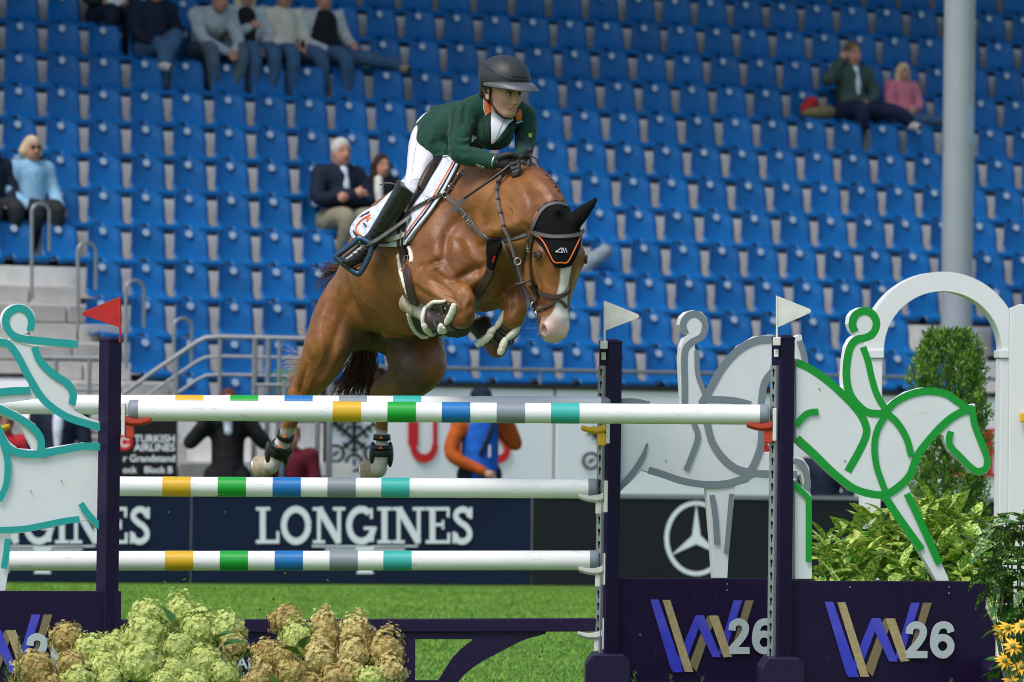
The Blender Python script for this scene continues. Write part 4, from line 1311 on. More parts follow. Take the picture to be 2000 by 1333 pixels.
# left foreleg
LEG.chain([(984, 535, -130, 52), (994, 560, -170, 42), (1003, 586, -212, 31)], 14)
LEG.cone((1006, 540, -160), (1014, 584, -222), 18, 13, 12)
LEG.chain([(1003, 584, -212, 26), (1007, 602, -228, 24), (1003, 620, -230, 21)], 8)
LEG.ell((1004, 612, -246), (9, 9, 8), None, 5)
LEG.ell((1000, 594, -242), (9, 11, 8), None, 5)
LEG.ell((1018, 598, -238), (11, 14, 11), None, 9)
LEG.chain([(1002, 622, -230, 20), (990, 645, -208, 15.5), (978, 668, -184, 15.5), (971, 680, -170, 19)], 9)
LEG.chain([(971, 680, -170, 18), (957, 668, -152, 15), (949, 655, -142, 17)], 7)
# right hind leg
LEG.chain([(640, 672, 140, 44), (628, 706, 158, 42), (612, 736, 180, 34), (598, 756, 198, 27), (588, 770, 206, 25)], 12)
LEG.ell((580, 752, 222), (15, 20, 15), None, 10)
LEG.chain([(588, 772, 206, 24), (578, 800, 222, 17), (565, 832, 245, 13.5), (553, 862, 268, 14), (547, 878, 278, 19)], 10)
LEG.chain([(547, 880, 278, 18.5), (536, 900, 284, 15.5), (527, 910, 288, 18)], 8)
# left hind leg
LEG.chain([(816, 712, 168, 54), (800, 738, 185, 44), (778, 748, 222, 34), (757, 756, 255, 27), (748, 764, 268, 24)], 12)
LEG.ell((744, 738, 280), (14, 19, 15), None, 10)
LEG.chain([(748, 768, 266, 22), (747, 795, 268, 15), (746, 830, 272, 11.8), (746, 866, 276, 12), (746, 882, 278, 17.5)], 10)
LEG.chain([(746, 884, 278, 17), (742, 905, 276, 15), (738, 916, 278, 18)], 8)
TRV, TRF = body.mesh()                       # trunk alone, for the girth and guard
body.union(LEG, 9)

# head
ha = unit((-0.035, 1.0, -0.12)); hn = unit((0.40, 0.0, -0.92)); hn = unit(hn - ha * (hn @ ha)); hsd = np.cross(ha, hn)
if hsd[0] > 0: hsd = -hsd                     # towards the horse's right = camera left
HD = [hsd, ha, hn]
HO = np.array((1088, 420, -352.0))
def hp(s, a, n): return HO + hsd * s + ha * a + hn * n
HEAD = body.like()
HEAD.ell(hp(0, 36, 2), (46, 52, 44), HD, 5)
HEAD.ell(hp(0, 82, 12), (50, 56, 36), HD, 22)
HEAD.cone(hp(0, 80, 18), hp(0, 195, 9), 33, 22, 20)
HEAD.cone(hp(9, 120, 20), hp(8, 200, 15), 17, 14, 12); HEAD.cone(hp(-9, 120, 20), hp(-8, 200, 15), 17, 14, 12)
for q in (1, -1):
    HEAD.ell(hp(q * 31, 88, -42), (16, 60, 50), HD, 18)       # jowl
    HEAD.ell(hp(q * 43, 84, 23), (10, 18, 14), HD, 9)         # eye socket rim
    HEAD.cone(hp(q * 40, 104, 8), hp(q * 26, 168, 4), 9, 6, 12)   # facial crest
    HEAD.cone(hp(q * 25, 130, -46), hp(q * 14, 205, -26), 13, 9, 12)  # bars of the lower jaw
    HEAD.ell(hp(q * 17, 226, 12), (13, 15, 13), HD, 8)        # nostril wing
    HEAD.ell(hp(q * 52, 86, 28), (6, 7.5, 8.5), HD, 3, sub=True)
HEAD.ell(hp(0, 212, 3), (27, 30, 28), HD, 14)
HEAD.ell(hp(0, 232, -4), (24, 20, 24), HD, 12)                # upper lip
HEAD.ell(hp(0, 226, -28), (17, 19, 15), HD, 8)                # chin
HEAD.cone(hp(0, 150, -42), hp(0, 215, -28), 16, 13, 12)
for q in (1, -1):
    HEAD.ell(hp(q * 27, 230, 15), (6, 11, 6), HD, 3, sub=True)    # nostril
    HEAD.cone(hp(q * 34, 196, -14), hp(q * 15, 236, -19), 2.2, 2.8, 4, sub=True)   # mouth line
    HEAD.ell(hp(q * 47, 86, 25), (6, 7, 8), HD, 1.5)           # eyeball
# ears
HEAD.chain([(1112, 440, -372, 17), (1126, 428, -384, 15), (1142, 412, -388, 11), (1156, 398, -390, 6), (1164, 389, -391, 2.5)], 8)
HEAD.chain([(1070, 438, -352, 17), (1078, 428, -366, 14), (1084, 420, -388, 10), (1087, 412, -404, 4)], 8)
body.union(HEAD, 14)
HV, HF = body.mesh()
HV = smooth_mesh(HV, HF, 2, 0.4)
HV = sculpt(HV, HF, [
    ([(672, 520), (678, 560), (690, 600), (704, 624)], 8.28, -9.1, -60, 170), ([(690, 500), (708, 560), (730, 620)], 20.24, 6.5, -100, 140),          # flank fold
    ([(650, 560), (632, 620), (622, 690)], 12.88, 6.5, 0, 260), ([(676, 590), (658, 650), (640, 710)], 9.2, -5.2, 0, 260), ([(660, 690), (640, 730), (618, 756)], 6.44, 5.2, 0, 260),
    ([(600, 715), (590, 745), (584, 775)], 4.6, -3.9, 0, 260), ([(612, 735), (603, 760), (596, 790)], 4.6, 3.9, 0, 260),
    ([(838, 478), (826, 510), (806, 540)], 9.2, -7.8), ([(862, 505), (846, 514), (822, 520)], 6.44, -6.5, -400, -100), ([(850, 518), (886, 548), (916, 572)], 6.44, 5.2, -400, -150),
    ([(842, 546), (868, 562), (888, 578)], 4.6, -5.2, -400, -150), ([(836, 562), (862, 582), (886, 592)], 5.52, 4.55, -400, -150), ([(806, 556), (830, 576), (860, 594)], 5.52, -3.9, -400, -150),
    ([(868, 580), (886, 586), (898, 600)], 3.68, -3.9, -400, -180), ([(898, 572), (903, 590), (902, 612)], 3.68, -3.9, -400, -180), ([(916, 584), (908, 600), (912, 620)], 4.6, 3.9, -400, -180),
    ([(905, 420), (878, 452), (868, 500), (884, 540)], 11.96, -9.1, -330, 0), ([(930, 400), (918, 440), (925, 480), (950, 505)], 11.96, -7.8, -330, 0),
    ([(880, 455), (900, 490), (930, 512)], 14.72, 7.8, -330, 0), ([(890, 548), (918, 532), (948, 520)], 8.28, -7.8, -330, 0), ([(900, 575), (930, 548), (958, 528)], 11.04, 7.8, -330, 0),
    ([(940, 480), (975, 470), (1010, 462), (1030, 455)], 8.28, -10.4, -400, -100), ([(948, 462), (985, 446), (1020, 432)], 12.88, 7.8, -400, -100), ([(960, 360), (990, 400), (1000, 440)], 14.72, -5.2, -400, 0),
    ([(1010, 350), (1030, 390), (1034, 440)], 12.88, 6.5, -400, 0), ([(1040, 345), (1068, 370), (1090, 405)], 7.36, 5.2, -420, 0), ([(1024, 440), (1040, 455), (1036, 480)], 6.44, -6.5, -420, -200),
    ([(975, 520), (985, 550), (995, 575)], 7.36, -6.5, -300, 0), ([(1000, 530), (1010, 560), (1012, 585)], 6.44, 5.2, -300, 0), ([(996, 585), (1003, 600), (1000, 615)], 3.68, -3.9, -300, 0),
    ([(700, 560), (740, 600), (790, 636)], 23.92, 5.2, -160, 120), ([(760, 520), (770, 570), (790, 620)], 11.04, -3.25, -200, 100), ([(726, 530), (738, 570), (756, 610)], 8.28, -2.6, -200, 100),
    ([(1052, 525), (1064, 560), (1066, 590)], 4.6, 3.9), ([(1046, 520), (1054, 560), (1058, 600)], 4.6, -3.25), ([(770, 560), (800, 590), (826, 604)], 3.4, 2.0, -200, 60), ([(640, 600), (628, 640), (632, 690), (618, 720)], 3.4, 2.0, 0, 260), ([(930, 440), (946, 452), (962, 446), (985, 452)], 3.2, 1.8, -400, 0), ([(852, 536), (874, 552), (886, 570), (898, 574)], 3.0, 1.8, -400, -150),
    ([(985, 395), (1000, 410), (1004, 430), (1018, 440)], 3.2, 1.8, -420, -100), ([(868, 440), (884, 470), (880, 500)], 3.4, 1.8, -330, 0), ([(1060, 530), (1066, 556), (1074, 572)], 3.0, 1.6), ([(700, 560), (722, 590), (752, 606)], 3.4, 1.6, -160, 120), ([(842, 500), (860, 520), (850, 530)], 3.2, -2.5, -400, -100), ([(905, 500), (930, 520), (936, 545)], 5, -4, -330, 0),
    ([(1120, 520), (1110, 570), (1104, 600)], 4.6, -3.25)])

# coat colours: chestnut, white blaze and socks, pink muzzle, dark grey groin, dark knees
n = len(HV)
def fbm(V, sc, seed=0.0):
    out = np.empty(len(V))
    for i, p in enumerate(V):
        out[i] = noise.noise((p[0] * sc + seed, p[1] * sc, p[2] * sc))
    return out
nz = fbm(HV, 0.035); nz2 = fbm(HV, 0.011, 9.0)
base = np.array((0.175, 0.060, 0.014)); light = np.array((0.315, 0.130, 0.036)); dark = np.array((0.10, 0.030, 0.012))
t = np.clip(0.45 + 0.75 * nz2 + 0.30 * nz, 0, 1)[:, None]
C = base * (1 - t) + light * t
loc = HV - HO
hs_, ha_, hn_ = loc @ hsd, loc @ ha, loc @ hn
inhead = (ha_ > -10) & (ha_ < 275) & (np.abs(hs_) < 75) & (hn_ > -100) & (HV[:, 2] < -280)
def mixc(col, w):
    global C
    w = np.clip(w, 0, 1)[:, None]
    C = C * (1 - w) + np.array(col) * w
# blaze
bl = np.interp(ha_, [60, 100, 150, 185, 205, 230, 260], [9, 10, 11, 13, 22, 32, 34])
cen = np.interp(ha_, [60, 180, 230], [-2, -2, 0])
w = inhead * (1 - sstep(-2.0, 2.5, np.abs(hs_ - cen) - bl + 3 * nz)) * sstep(-6, 6, hn_ - np.interp(ha_, [60, 190, 215, 260], [10, 6, -14, -22]))
mixc((0.72, 0.66, 0.60), w * sstep(55, 62, ha_))
mixc((0.74, 0.46, 0.41), inhead * sstep(196, 224, ha_) * (1 - sstep(-1.0, 1.2, np.abs(hs_) / 34 - 1)) * sstep(-20, -8, hn_) * 0.9)
mixc((0.075, 0.045, 0.038), inhead * sstep(184, 200, ha_) * sstep(16, 24, hs_) * (1 - sstep(0, 10, hn_)) * 0.85)
mixc((0.42, 0.23, 0.15), inhead * sstep(222, 236, ha_) * (1 - sstep(-24, -14, hn_)) * 0.8)
mixc((0.06, 0.04, 0.035), inhead * (seg_dist(HV, hp(31, 198, -12), hp(16, 236, -18))[0] < 6.5) * 0.9)
mixc((0.20, 0.09, 0.08), inhead * (np.linalg.norm(HV - hp(27, 230, 15), axis=1) < 9) * 0.9)
mixc((0.20, 0.09, 0.08), inhead * (np.linalg.norm(HV - hp(-27, 230, 15), axis=1) < 9) * 0.9)
for q in (1, -1):
    de = np.linalg.norm((HV - hp(q * 48, 86, 26)) / np.array((1, 0.9, 1)), axis=1)
    mixc((0.10, 0.05, 0.03), inhead * (1 - sstep(9, 16, de)) * 0.8)
    mixc((0.008, 0.006, 0.005), inhead * (1 - sstep(7.0, 9.0, de)))
# dark grey tone in the groin and inside of the left thigh
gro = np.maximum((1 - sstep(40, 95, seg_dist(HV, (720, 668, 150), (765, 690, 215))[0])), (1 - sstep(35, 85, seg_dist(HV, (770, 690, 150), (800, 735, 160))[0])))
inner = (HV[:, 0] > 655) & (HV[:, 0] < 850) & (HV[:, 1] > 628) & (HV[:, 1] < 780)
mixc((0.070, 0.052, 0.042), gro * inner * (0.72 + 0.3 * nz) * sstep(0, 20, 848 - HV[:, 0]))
mixc((0.03, 0.026, 0.025), (np.linalg.norm(HV - np.array((768, 665, 78)), axis=1) < 17) * 0.9)
# darker points round the knees, paler hair on the forearms
for kq in ((905, 600, -288), (1006, 604, -228)):
    mixc(dark, (1 - sstep(8, 34, np.linalg.norm(HV - np.array(kq), axis=1))) * (0.35 + 0.4 * nz))
# white socks behind, white pastern in front
for a, b, lo in (((567, 830, 245), (527, 912, 288), 838), ((746, 830, 272), (738, 918, 278), 842)):
    dd, tt = seg_dist(HV, a, b)
    mixc((0.56, 0.54, 0.47), (dd < 26) * sstep(lo - 4, lo + 5, HV[:, 1] + 10 * nz))
    mixc((0.30, 0.34, 0.14), (dd < 26) * sstep(0.72, 1.0, tt + 0.25 * nz) * 0.35)
dd, tt = seg_dist(HV, (842, 624, -218), (815, 602, -180)); mixc((0.42, 0.36, 0.31), (dd < 24) * sstep(0.05, 0.3, tt) * (HV[:, 0] < 848))
dd, tt = seg_dist(HV, (971, 680, -170), (949, 655, -142)); mixc((0.10, 0.05, 0.03), (dd < 22) * sstep(0.4, 0.9, tt))
horse = thing('horse', H3((770, 930, 100)), 'chestnut horse with a white blaze jumping over the poles, knees tucked', 'horse')
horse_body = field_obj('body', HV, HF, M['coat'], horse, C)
HW = H3n(HV)
HBVH = BVHTree.FromPolygons([tuple(p) for p in HW], [tuple(int(i) for i in f) for f in HF])

TBVH = BVHTree.FromPolygons([tuple(p) for p in H3n(TRV)], [tuple(int(i) for i in f) for f in TRF])
# ------------------------------------------------------------------ tack, laid on the horse
from mathutils.geometry import delaunay_2d_cdt
M['brownl'] = MAT('brown_leather', (0.050, 0.030, 0.024), rough=0.42, var=0.2, vscale=40, bump=0.12, bscale=200)
M['greyl'] = MAT('grey_leather', (0.115, 0.10, 0.10), rough=0.42, var=0.15, vscale=40)
M['blackl'] = MAT('black_leather', (0.010, 0.010, 0.011), rough=0.36, var=0.2, vscale=30, bump=0.15, bscale=90)
M['blackc'] = MAT('black_cloth', (0.008, 0.008, 0.009), rough=0.9, spec=0.15, bump=0.5, bscale=420)
M['fleece'] = MAT('sheepskin', (0.80, 0.78, 0.66), rough=0.95, spec=0.1, sheen=0.4, bump=0.5, bscale=150, var=0.06, vscale=60, bdist=0.008)
M['orange'] = MAT('orange_trim', (0.80, 0.16, 0.02), rough=0.6)
M['dgreen'] = MAT('dark_green_trim', (0.008, 0.030, 0.022), rough=0.7)
M['navytrim'] = MAT('navy_trim', (0.010, 0.016, 0.055), rough=0.7)
M['padwhite'] = MAT('pad_white', (0.66, 0.70, 0.80), rough=0.8, spec=0.2)
nt = M['padwhite'].node_tree
vo = nt.nodes.new('ShaderNodeTexVoronoi'); vo.inputs['Scale'].default_value = 22
tc_ = nt.nodes.new('ShaderNodeTexCoord'); bp_ = nt.nodes.new('ShaderNodeBump'); bp_.invert = True
bp_.inputs['Strength'].default_value = 0.9; bp_.inputs['Distance'].default_value = 0.02
nt.links.new(tc_.outputs['Object'], vo.inputs['Vector']); nt.links.new(vo.outputs['Distance'], bp_.inputs['Height']); nt.links.new(bp_.outputs[0], nt.nodes['Principled BSDF'].inputs['Normal'])
M['padtrim'] = MAT('pad_edge', (0.66, 0.69, 0.76), rough=0.7)
M['metal'] = MAT('buckle_steel', (0.62, 0.60, 0.55), rough=0.25, metal=1.0)
M['stirrup'] = MAT('stirrup_blue', (0.045, 0.085, 0.15), rough=0.3, metal=0.6)
M['hoof'] = MAT('hoof_horn', (0.30, 0.22, 0.13), rough=0.55, var=0.3, vscale=40, col2=(0.42, 0.36, 0.25))
M['hoofdark'] = MAT('hoof_dark', (0.03, 0.028, 0.026), rough=0.5, var=0.2)
M['sole'] = MAT('hoof_sole', (0.10, 0.085, 0.06), rough=0.8, var=0.3, vscale=50)
M['tailhair'] = MAT('tail_hair', (0.085, 0.026, 0.016), rough=0.4, spec=0.4)
M['tailpale'] = MAT('tail_hair_pale', (0.42, 0.29, 0.17), rough=0.45)
M['mane'] = MAT('mane_braid', (0.16, 0.055, 0.024), rough=0.5, var=0.3, vscale=120, bump=0.4, bscale=300)
M['greypad'] = MAT('guard_grey', (0.045, 0.055, 0.055), rough=0.6, var=0.15)
M['tongue'] = MAT('red_mark', (0.60, 0.02, 0.02), rough=0.5)
M['elastic'] = MAT('elastic_pale', (0.50, 0.50, 0.47), rough=0.7)

def ray_hit(px, py, bvh, dmin=0.0):
    d = (_F + _R * ((px - 1000) / FPX) + _U * ((666.5 - py) / FPX)).normalized()
    o = CAMP + d * dmin
    for _ in range(6):
        h, n, i, t = bvh.ray_cast(o, d)
        if h is None: return None, None
        if (h - CAMP).dot(_F) >= dmin:
            return h, (n if n.dot(d) < 0 else -n)
        o = h + d * 0.001
    return None, None

def drape_pts(pts, bvh, n=5, dmin=0.0, sm=2):
    q = [tuple(p[:2]) for p in (cr(pts, n) if len(pts) > 2 else [np.array(pts[0], float) + (np.array(pts[1], float) - np.array(pts[0], float)) * i / (2 * n) for i in range(2 * n + 1)])]
    H = [ray_hit(x, y, bvh, dmin) for x, y in q]
    ok = [i for i, h in enumerate(H) if h[0] is not None]
    if not ok: return []
    out = []
    for i, (x, y) in enumerate(q):
        j = min(ok, key=lambda k: abs(k - i))
        if j == i: out.append((H[i][0].copy(), H[i][1].copy()))
        else:
            dep = (H[j][0] - CAMP).dot(_F); out.append((P(x, y, dep), H[j][1].copy()))
    for _ in range(sm):
        c = [p[0].copy() for p in out]; nn_ = [p[1].copy() for p in out]
        for i in range(1, len(out) - 1):
            dep = ((c[i - 1] + c[i] * 2 + c[i + 1]) / 4 - CAMP).dot(_F)
            x, y, _d = project(c[i]); m = (nn_[i - 1] + nn_[i] * 2 + nn_[i + 1]).normalized()
            out[i] = (P(x, y, min(dep, _d + 0.002)), m)
    return out

def strap(name, pts, wpx, mat, parent, bvh=None, off=0.004, th=0.004, n=5, dmin=0.0, drp=None):
    """leather strap following the body under the given photo line."""
    D = drp if drp is not None else drape_pts(pts, bvh or HBVH, n, dmin)
    if len(D) < 2: return None
    w = wpx / KPX / 2
    vs = []; fs = []
    N = len(D)
    for i, (c, nr) in enumerate(D):
        t = (D[min(i + 1, N - 1)][0] - D[max(i - 1, 0)][0]).normalized()
        s = nr.cross(t)
        if s.length < 1e-5: s = Vector((1, 0, 0))
        s.normalize()
        a = c + nr * off
        for e, hgt in ((-1, 0), (-0.8, th), (0.8, th), (1, 0)):
            vs.append(a + s * (w * e) + nr * hgt)
        vs.append(a - nr * 0.004)
    for i in range(N - 1):
        for j in range(5):
            k = (j + 1) % 5
            fs.append((i * 5 + j, i * 5 + k, (i + 1) * 5 + k, (i + 1) * 5 + j))
    fs += [tuple(range(5)), tuple((N - 1) * 5 + j for j in range(4, -1, -1))]
    return sharp(mk(name, vs, fs, mat, parent), 50)

def patch(name, poly, mat, parent, bvh=None, off=0.006, th=0.006, step=6.0, dmin=0.0, puff=0.0, sm=3):
    """cloth patch with the given photo outline, lying on the body."""
    poly = [(float(a), float(b)) for a, b in poly]
    xs = [p[0] for p in poly]; ys = [p[1] for p in poly]
    bnd = []
    for i in range(len(poly)):
        a = np.array(poly[i]); b = np.array(poly[(i + 1) % len(poly)])
        m = max(1, int(np.linalg.norm(b - a) / step))
        for k in range(m): bnd.append(tuple(a + (b - a) * k / m))
    nb_ = len(bnd)
    pts = [Vector(p) for p in bnd]
    edges = [(i, (i + 1) % nb_) for i in range(nb_)]
    y = min(ys) + step / 2
    row = 0
    while y < max(ys):
        x = min(xs) + (step / 2 if row % 2 else 0)
        while x < max(xs):
            ins = False
            for i in range(nb_):
                x1, y1 = bnd[i]; x2, y2 = bnd[(i + 1) % nb_]
                if (y1 > y) != (y2 > y) and x < (x2 - x1) * (y - y1) / (y2 - y1) + x1: ins = not ins
            if ins and min((x - a) ** 2 + (y - b) ** 2 for a, b in bnd) > (step * 0.45) ** 2: pts.append(Vector((x, y)))
            x += step
        y += step * 0.87; row += 1
    r = delaunay_2d_cdt(pts, edges, [], 1, 0.01)
    vv, ff = r[0], r[2]
    H = [ray_hit(v.x, v.y, bvh or HBVH, dmin) for v in vv]
    ok = [i for i in range(len(vv)) if H[i][0] is not None]
    dep = np.zeros(len(vv)); nor = [None] * len(vv)
    for i in range(len(vv)):
        j = i if H[i][0] is not None else min(ok, key=lambda k: (vv[k] - vv[i]).length)
        dep[i] = (H[j][0] - CAMP).dot(_F); nor[i] = H[j][1]
    nb = [set() for _ in vv]
    for f in ff:
        for a in f:
            for b in f:
                if a != b: nb[a].add(b)
    for _ in range(sm):
        dep = np.array([min(dep[i] + 0.004, (dep[i] + sum(dep[k] for k in nb[i]) / max(1, len(nb[i]))) / 2) for i in range(len(vv))])
        nor = [(nor[i] + sum((nor[k] for k in nb[i]), Vector((0, 0, 0))) / max(1, len(nb[i]))).normalized() for i in range(len(vv))]
    W = [P(vv[i].x, vv[i].y, dep[i]) + nor[i] * off for i in range(len(vv))]
    o = mk(name, W, ff, mat, parent, smooth=True)
    # make the outside face the camera
    me = o.data
    if len(me.polygons) and sum((p.normal.dot(_F) for p in me.polygons)) > 0: me.flip_normals()
    m = o.modifiers.new('thick', 'SOLIDIFY'); m.thickness = th; m.offset = 0.3
    return o

def ring3(name, c, r, tr, mat, parent, M3=None, n=20):
    g = G(); M3 = M3 or Matrix.Identity(3)
    g.tube([Vector(c) + M3 @ Vector((math.cos(2 * math.pi * i / n) * r, 0, math.sin(2 * math.pi * i / n) * r)) for i in range(n)], tr, n=6, closed=True)
    return g.obj(name, mat, parent, smooth=True)
def buckle(px, py, w, h, ang, parent, bvh=None, off=0.011):
    c, nr = ray_hit(px, py, bvh or HBVH)
    if c is None: return
    a = math.radians(ang); g = G(); c = c + nr * off
    q = []
    for ux, uy in ((-1, -1), (1, -1), (1, 1), (-1, 1)):
        x, y = ux * w / 2, uy * h / 2
        q.append(c + _R * ((x * math.cos(a) - y * math.sin(a)) / KPX) - _U * ((x * math.sin(a) + y * math.cos(a)) / KPX))
    g.tube(q, 0.0028, n=6, closed=True)
    g.obj('buckle', M['metal'], parent)

# --- saddle pad
pad = thing('saddle_pad', H3((800, 480, 0)), 'white quilted saddle pad edged in orange and dark green', 'saddle pad')
patch('pad_cloth', [(902, 316), (888, 346), (874, 371), (852, 404), (829, 437), (800, 475), (780, 480), (734, 480), (716, 475), (702, 471), (693, 462), (690, 450), (697, 437), (712, 421), (738, 407), (775, 375), (800, 345), (840, 318), (870, 308)], M['padwhite'], pad, off=0.010, th=0.016, step=7)
edge_f = [(901, 318), (887, 346), (872, 373), (850, 406), (827, 438), (800, 473)]
strap('white_binding', edge_f, 6, M['padtrim'], pad, off=0.019)
strap('orange_trim', [(891, 319), (877, 345), (862, 370), (842, 401), (820, 432), (797, 463)], 3.6, M['orange'], pad, off=0.019)
strap('dark_trim', [(896, 319), (882, 346), (867, 371), (846, 403), (823.5, 435), (799, 468)], 3.2, M['navytrim'], pad, off=0.0195)
strap('white_binding', [(738, 409), (713, 422), (698, 438), (692, 451), (695, 462), (704, 470)], 6, M['padtrim'], pad, off=0.018)
strap('dark_trim', [(728, 419), (710, 429), (700, 441), (697, 452), (701, 460), (708, 466)], 4.2, M['dgreen'], pad, off=0.0195)
strap('orange_trim', [(730, 424), (714, 433), (705, 443), (702, 453), (706, 459), (712, 463)], 4.0, M['orange'], pad, off=0.0195)
strap('white_binding', [(704, 471), (716, 476), (736, 480), (780, 480), (800, 475)], 5, M['padtrim'], pad, off=0.018)
strap('orange_trim', [(738, 472), (752, 472), (766, 471)], 4, M['orange'], pad, off=0.019)
strap('dark_trim', [(738, 476), (752, 476), (766, 475)], 3, M['dgreen'], pad, off=0.019)
patch('orange_emblem', [(722, 430), (730, 428), (731, 433), (727, 438), (722, 437)], M['orange'], pad, off=0.020, th=0.002, step=4)
strap('pad_mark', [(717, 440), (722, 446)], 3, M['ink'] if 'ink' in M else M['blackl'], pad, off=0.020)

def leather_roll(nm, pts, r, parent, off=0.02):
    D = drape_pts(pts, HBVH, 5); g = G(); n = len(D)
    g.tube([c + nr * off for c, nr in D], [r / KPX * (0.55 + 0.45 * math.sin(math.pi * (0.12 + 0.76 * i / (n - 1)))) for i in range(n)], n=12)
    return g.obj(nm, M['brownl'], parent, smooth=True)
# --- saddle with girth, stirrup leather and iron
sad = thing('saddle', H3((820, 380, 0)), 'brown and black jumping saddle with girth and blue stirrup', 'saddle')
patch('flap', [(772, 418), (784, 398), (797, 376), (812, 352), (830, 331), (852, 320), (870, 314), (860, 334), (848, 354), (836, 376), (818, 400), (806, 424), (800, 446), (786, 452), (770, 442)], M['blackl'], sad, off=0.026, th=0.014, step=7)
leather_roll('flap_roll', [(783, 411), (790, 396), (801, 378), (813, 359), (823, 344), (834, 333), (852, 325)], 5.5, sad, off=0.040)
leather_roll('knee_block', [(830, 376), (836, 363), (843, 350), (850, 337), (856, 328)], 8, sad, off=0.038)
strap('flap_edge', [(806, 420), (813, 402), (826, 380), (840, 354)], 5, M['greyl'], sad, off=0.038, th=0.008)
strap('billet', [(790, 432), (787, 460), (786, 486)], 9, M['brownl'], sad, off=0.026)
strap('billet', [(801, 430), (797, 458), (795, 484)], 9, M['brownl'], sad, off=0.026)
strap('elastic', [(766, 469), (782, 465), (801, 459)], 10, M['elastic'], sad, off=0.031)
strap('girth', [(790, 482), (792, 508), (799, 540), (806, 575), (818, 612)], 20, M['brownl'], sad, bvh=TBVH, off=0.012, th=0.008)
def fleece_roll(nm, pts, r, parent, bvh=None, off=0.010, n=7):
    D = drape_pts(pts, bvh or TBVH, n)
    g = G()
    rr = [(r + rnd.uniform(-0.16, 0.16) * r) / KPX for _ in D]; rr[0] *= 0.6; rr[-1] *= 0.6
    g.tube([c + nr * off for c, nr in D], rr, n=9)
    return g.obj(nm, M['fleece'], parent, smooth=True)
fleece_roll('girth_fleece', [(780, 496), (783, 520), (790, 548), (799, 574), (806, 586)], 4.6, sad, off=0.006)
fleece_roll('girth_fleece', [(801, 482), (804, 492), (806, 504), (805, 514)], 4.2, sad, off=0.006)
buckle(800, 502, 7, 9, 0, sad, TBVH, 0.02)
# stud guard under the belly
gd = thing('belly_guard', H3((860, 640, -60)), 'dark belly guard rimmed with cream sheepskin under the girth', 'guard')
gpol = [(802, 600), (805, 622), (815, 640), (835, 652), (860, 658), (885, 658), (908, 650), (922, 636), (925, 610), (880, 590), (830, 590)]
patch('guard_panel', gpol, M['greypad'], gd, bvh=TBVH, off=0.016, th=0.012, step=7)
fleece_roll('fleece_rim', [(802, 604), (805, 622), (815, 641), (836, 653), (862, 659), (888, 658), (909, 650), (922, 637), (926, 620)], 4.4, gd, off=0.026)

# stirrup leather, iron
sl = [H3(q) for q in ((802, 422, -182), (770, 446, -160), (738, 468, -135), (716, 479, -118))]
g = G(); g.tube(sl, 0.0155, n=8, flat=0.28, up=Vector((0.5, -0.6, 0.6))); g.obj('stirrup_leather', M['greyl'], sad, smooth=True)
def LP(pts, dz): return [H3((x, y, dz)) for x, y in pts]
iron = [(700, 466), (712, 470), (724, 478), (724, 492), (716, 512), (704, 532), (700, 535), (692, 532), (672, 517), (657, 504), (658, 499), (672, 489), (692, 474)]
g = G(); g.tube([H3((x, y, -112 - 0.25 * (x - 690))) for x, y in [tuple(p) for p in cr(iron, 4, closed=True)]], 0.0105, n=8, closed=True, flat=1.4); g.obj('stirrup_iron', M['stirrup'], sad, smooth=True)
g = G(); g.tube([H3(q) for q in ((661, 503, -96), (698, 530, -96))], 0.02, n=8, flat=0.4); g.obj('stirrup_tread', M['blackl'], sad, smooth=True)

# --- breastplate
bp = thing('breastplate', H3((955, 470, -200)), 'grey leather breastplate with steel buckles across the horse chest', 'breastplate')
strap('strap', [(905, 336), (893, 352), (884, 366), (873, 382)], 8, M['brownl'], bp, off=0.010)
strap('strap', [(869, 384), (850, 394), (832, 404), (806, 418)], 7, M['brownl'], bp, off=0.030)
strap('strap', [(873, 383), (884, 394), (900, 410), (914, 426), (927, 443), (942, 458), (956, 467), (974, 470)], 10, M['greyl'], bp, off=0.006)
strap('strap', [(974, 470), (992, 470), (1012, 466), (1030, 458)], 8, M['greyl'], bp, off=0.006)
c, nr = ray_hit(873, 383, HBVH); ring3('ring', c + nr * 0.014, 0.014, 0.003, M['metal'], bp)
buckle(902, 343, 9, 7, 40, bp); buckle(885, 366, 9, 7, 40, bp); buckle(914, 425, 11, 11, 48, bp, off=0.014); buckle(922, 436, 11, 5, -42, bp, off=0.014); buckle(844, 397, 8, 8, 30, bp, off=0.04)
patch('chest_pad', [(954, 464), (972, 462), (987, 467), (983, 482), (974, 498), (964, 527), (952, 523), (954, 500)], M['blackc'], bp, off=0.012, th=0.012, step=6)
strap('red_mark', [(971, 496), (965, 509)], 4, M['tongue'], bp, off=0.024, th=0.002)
strap('sleeve', [(958, 525), (952, 542), (943, 560), (934, 578), (928, 592)], 17, M['brownl'], bp, bvh=TBVH, off=0.014, th=0.018)
strap('strap', [(985, 470), (993, 490), (1003, 510), (1010, 525)], 7, M['greyl'], bp, off=0.012)

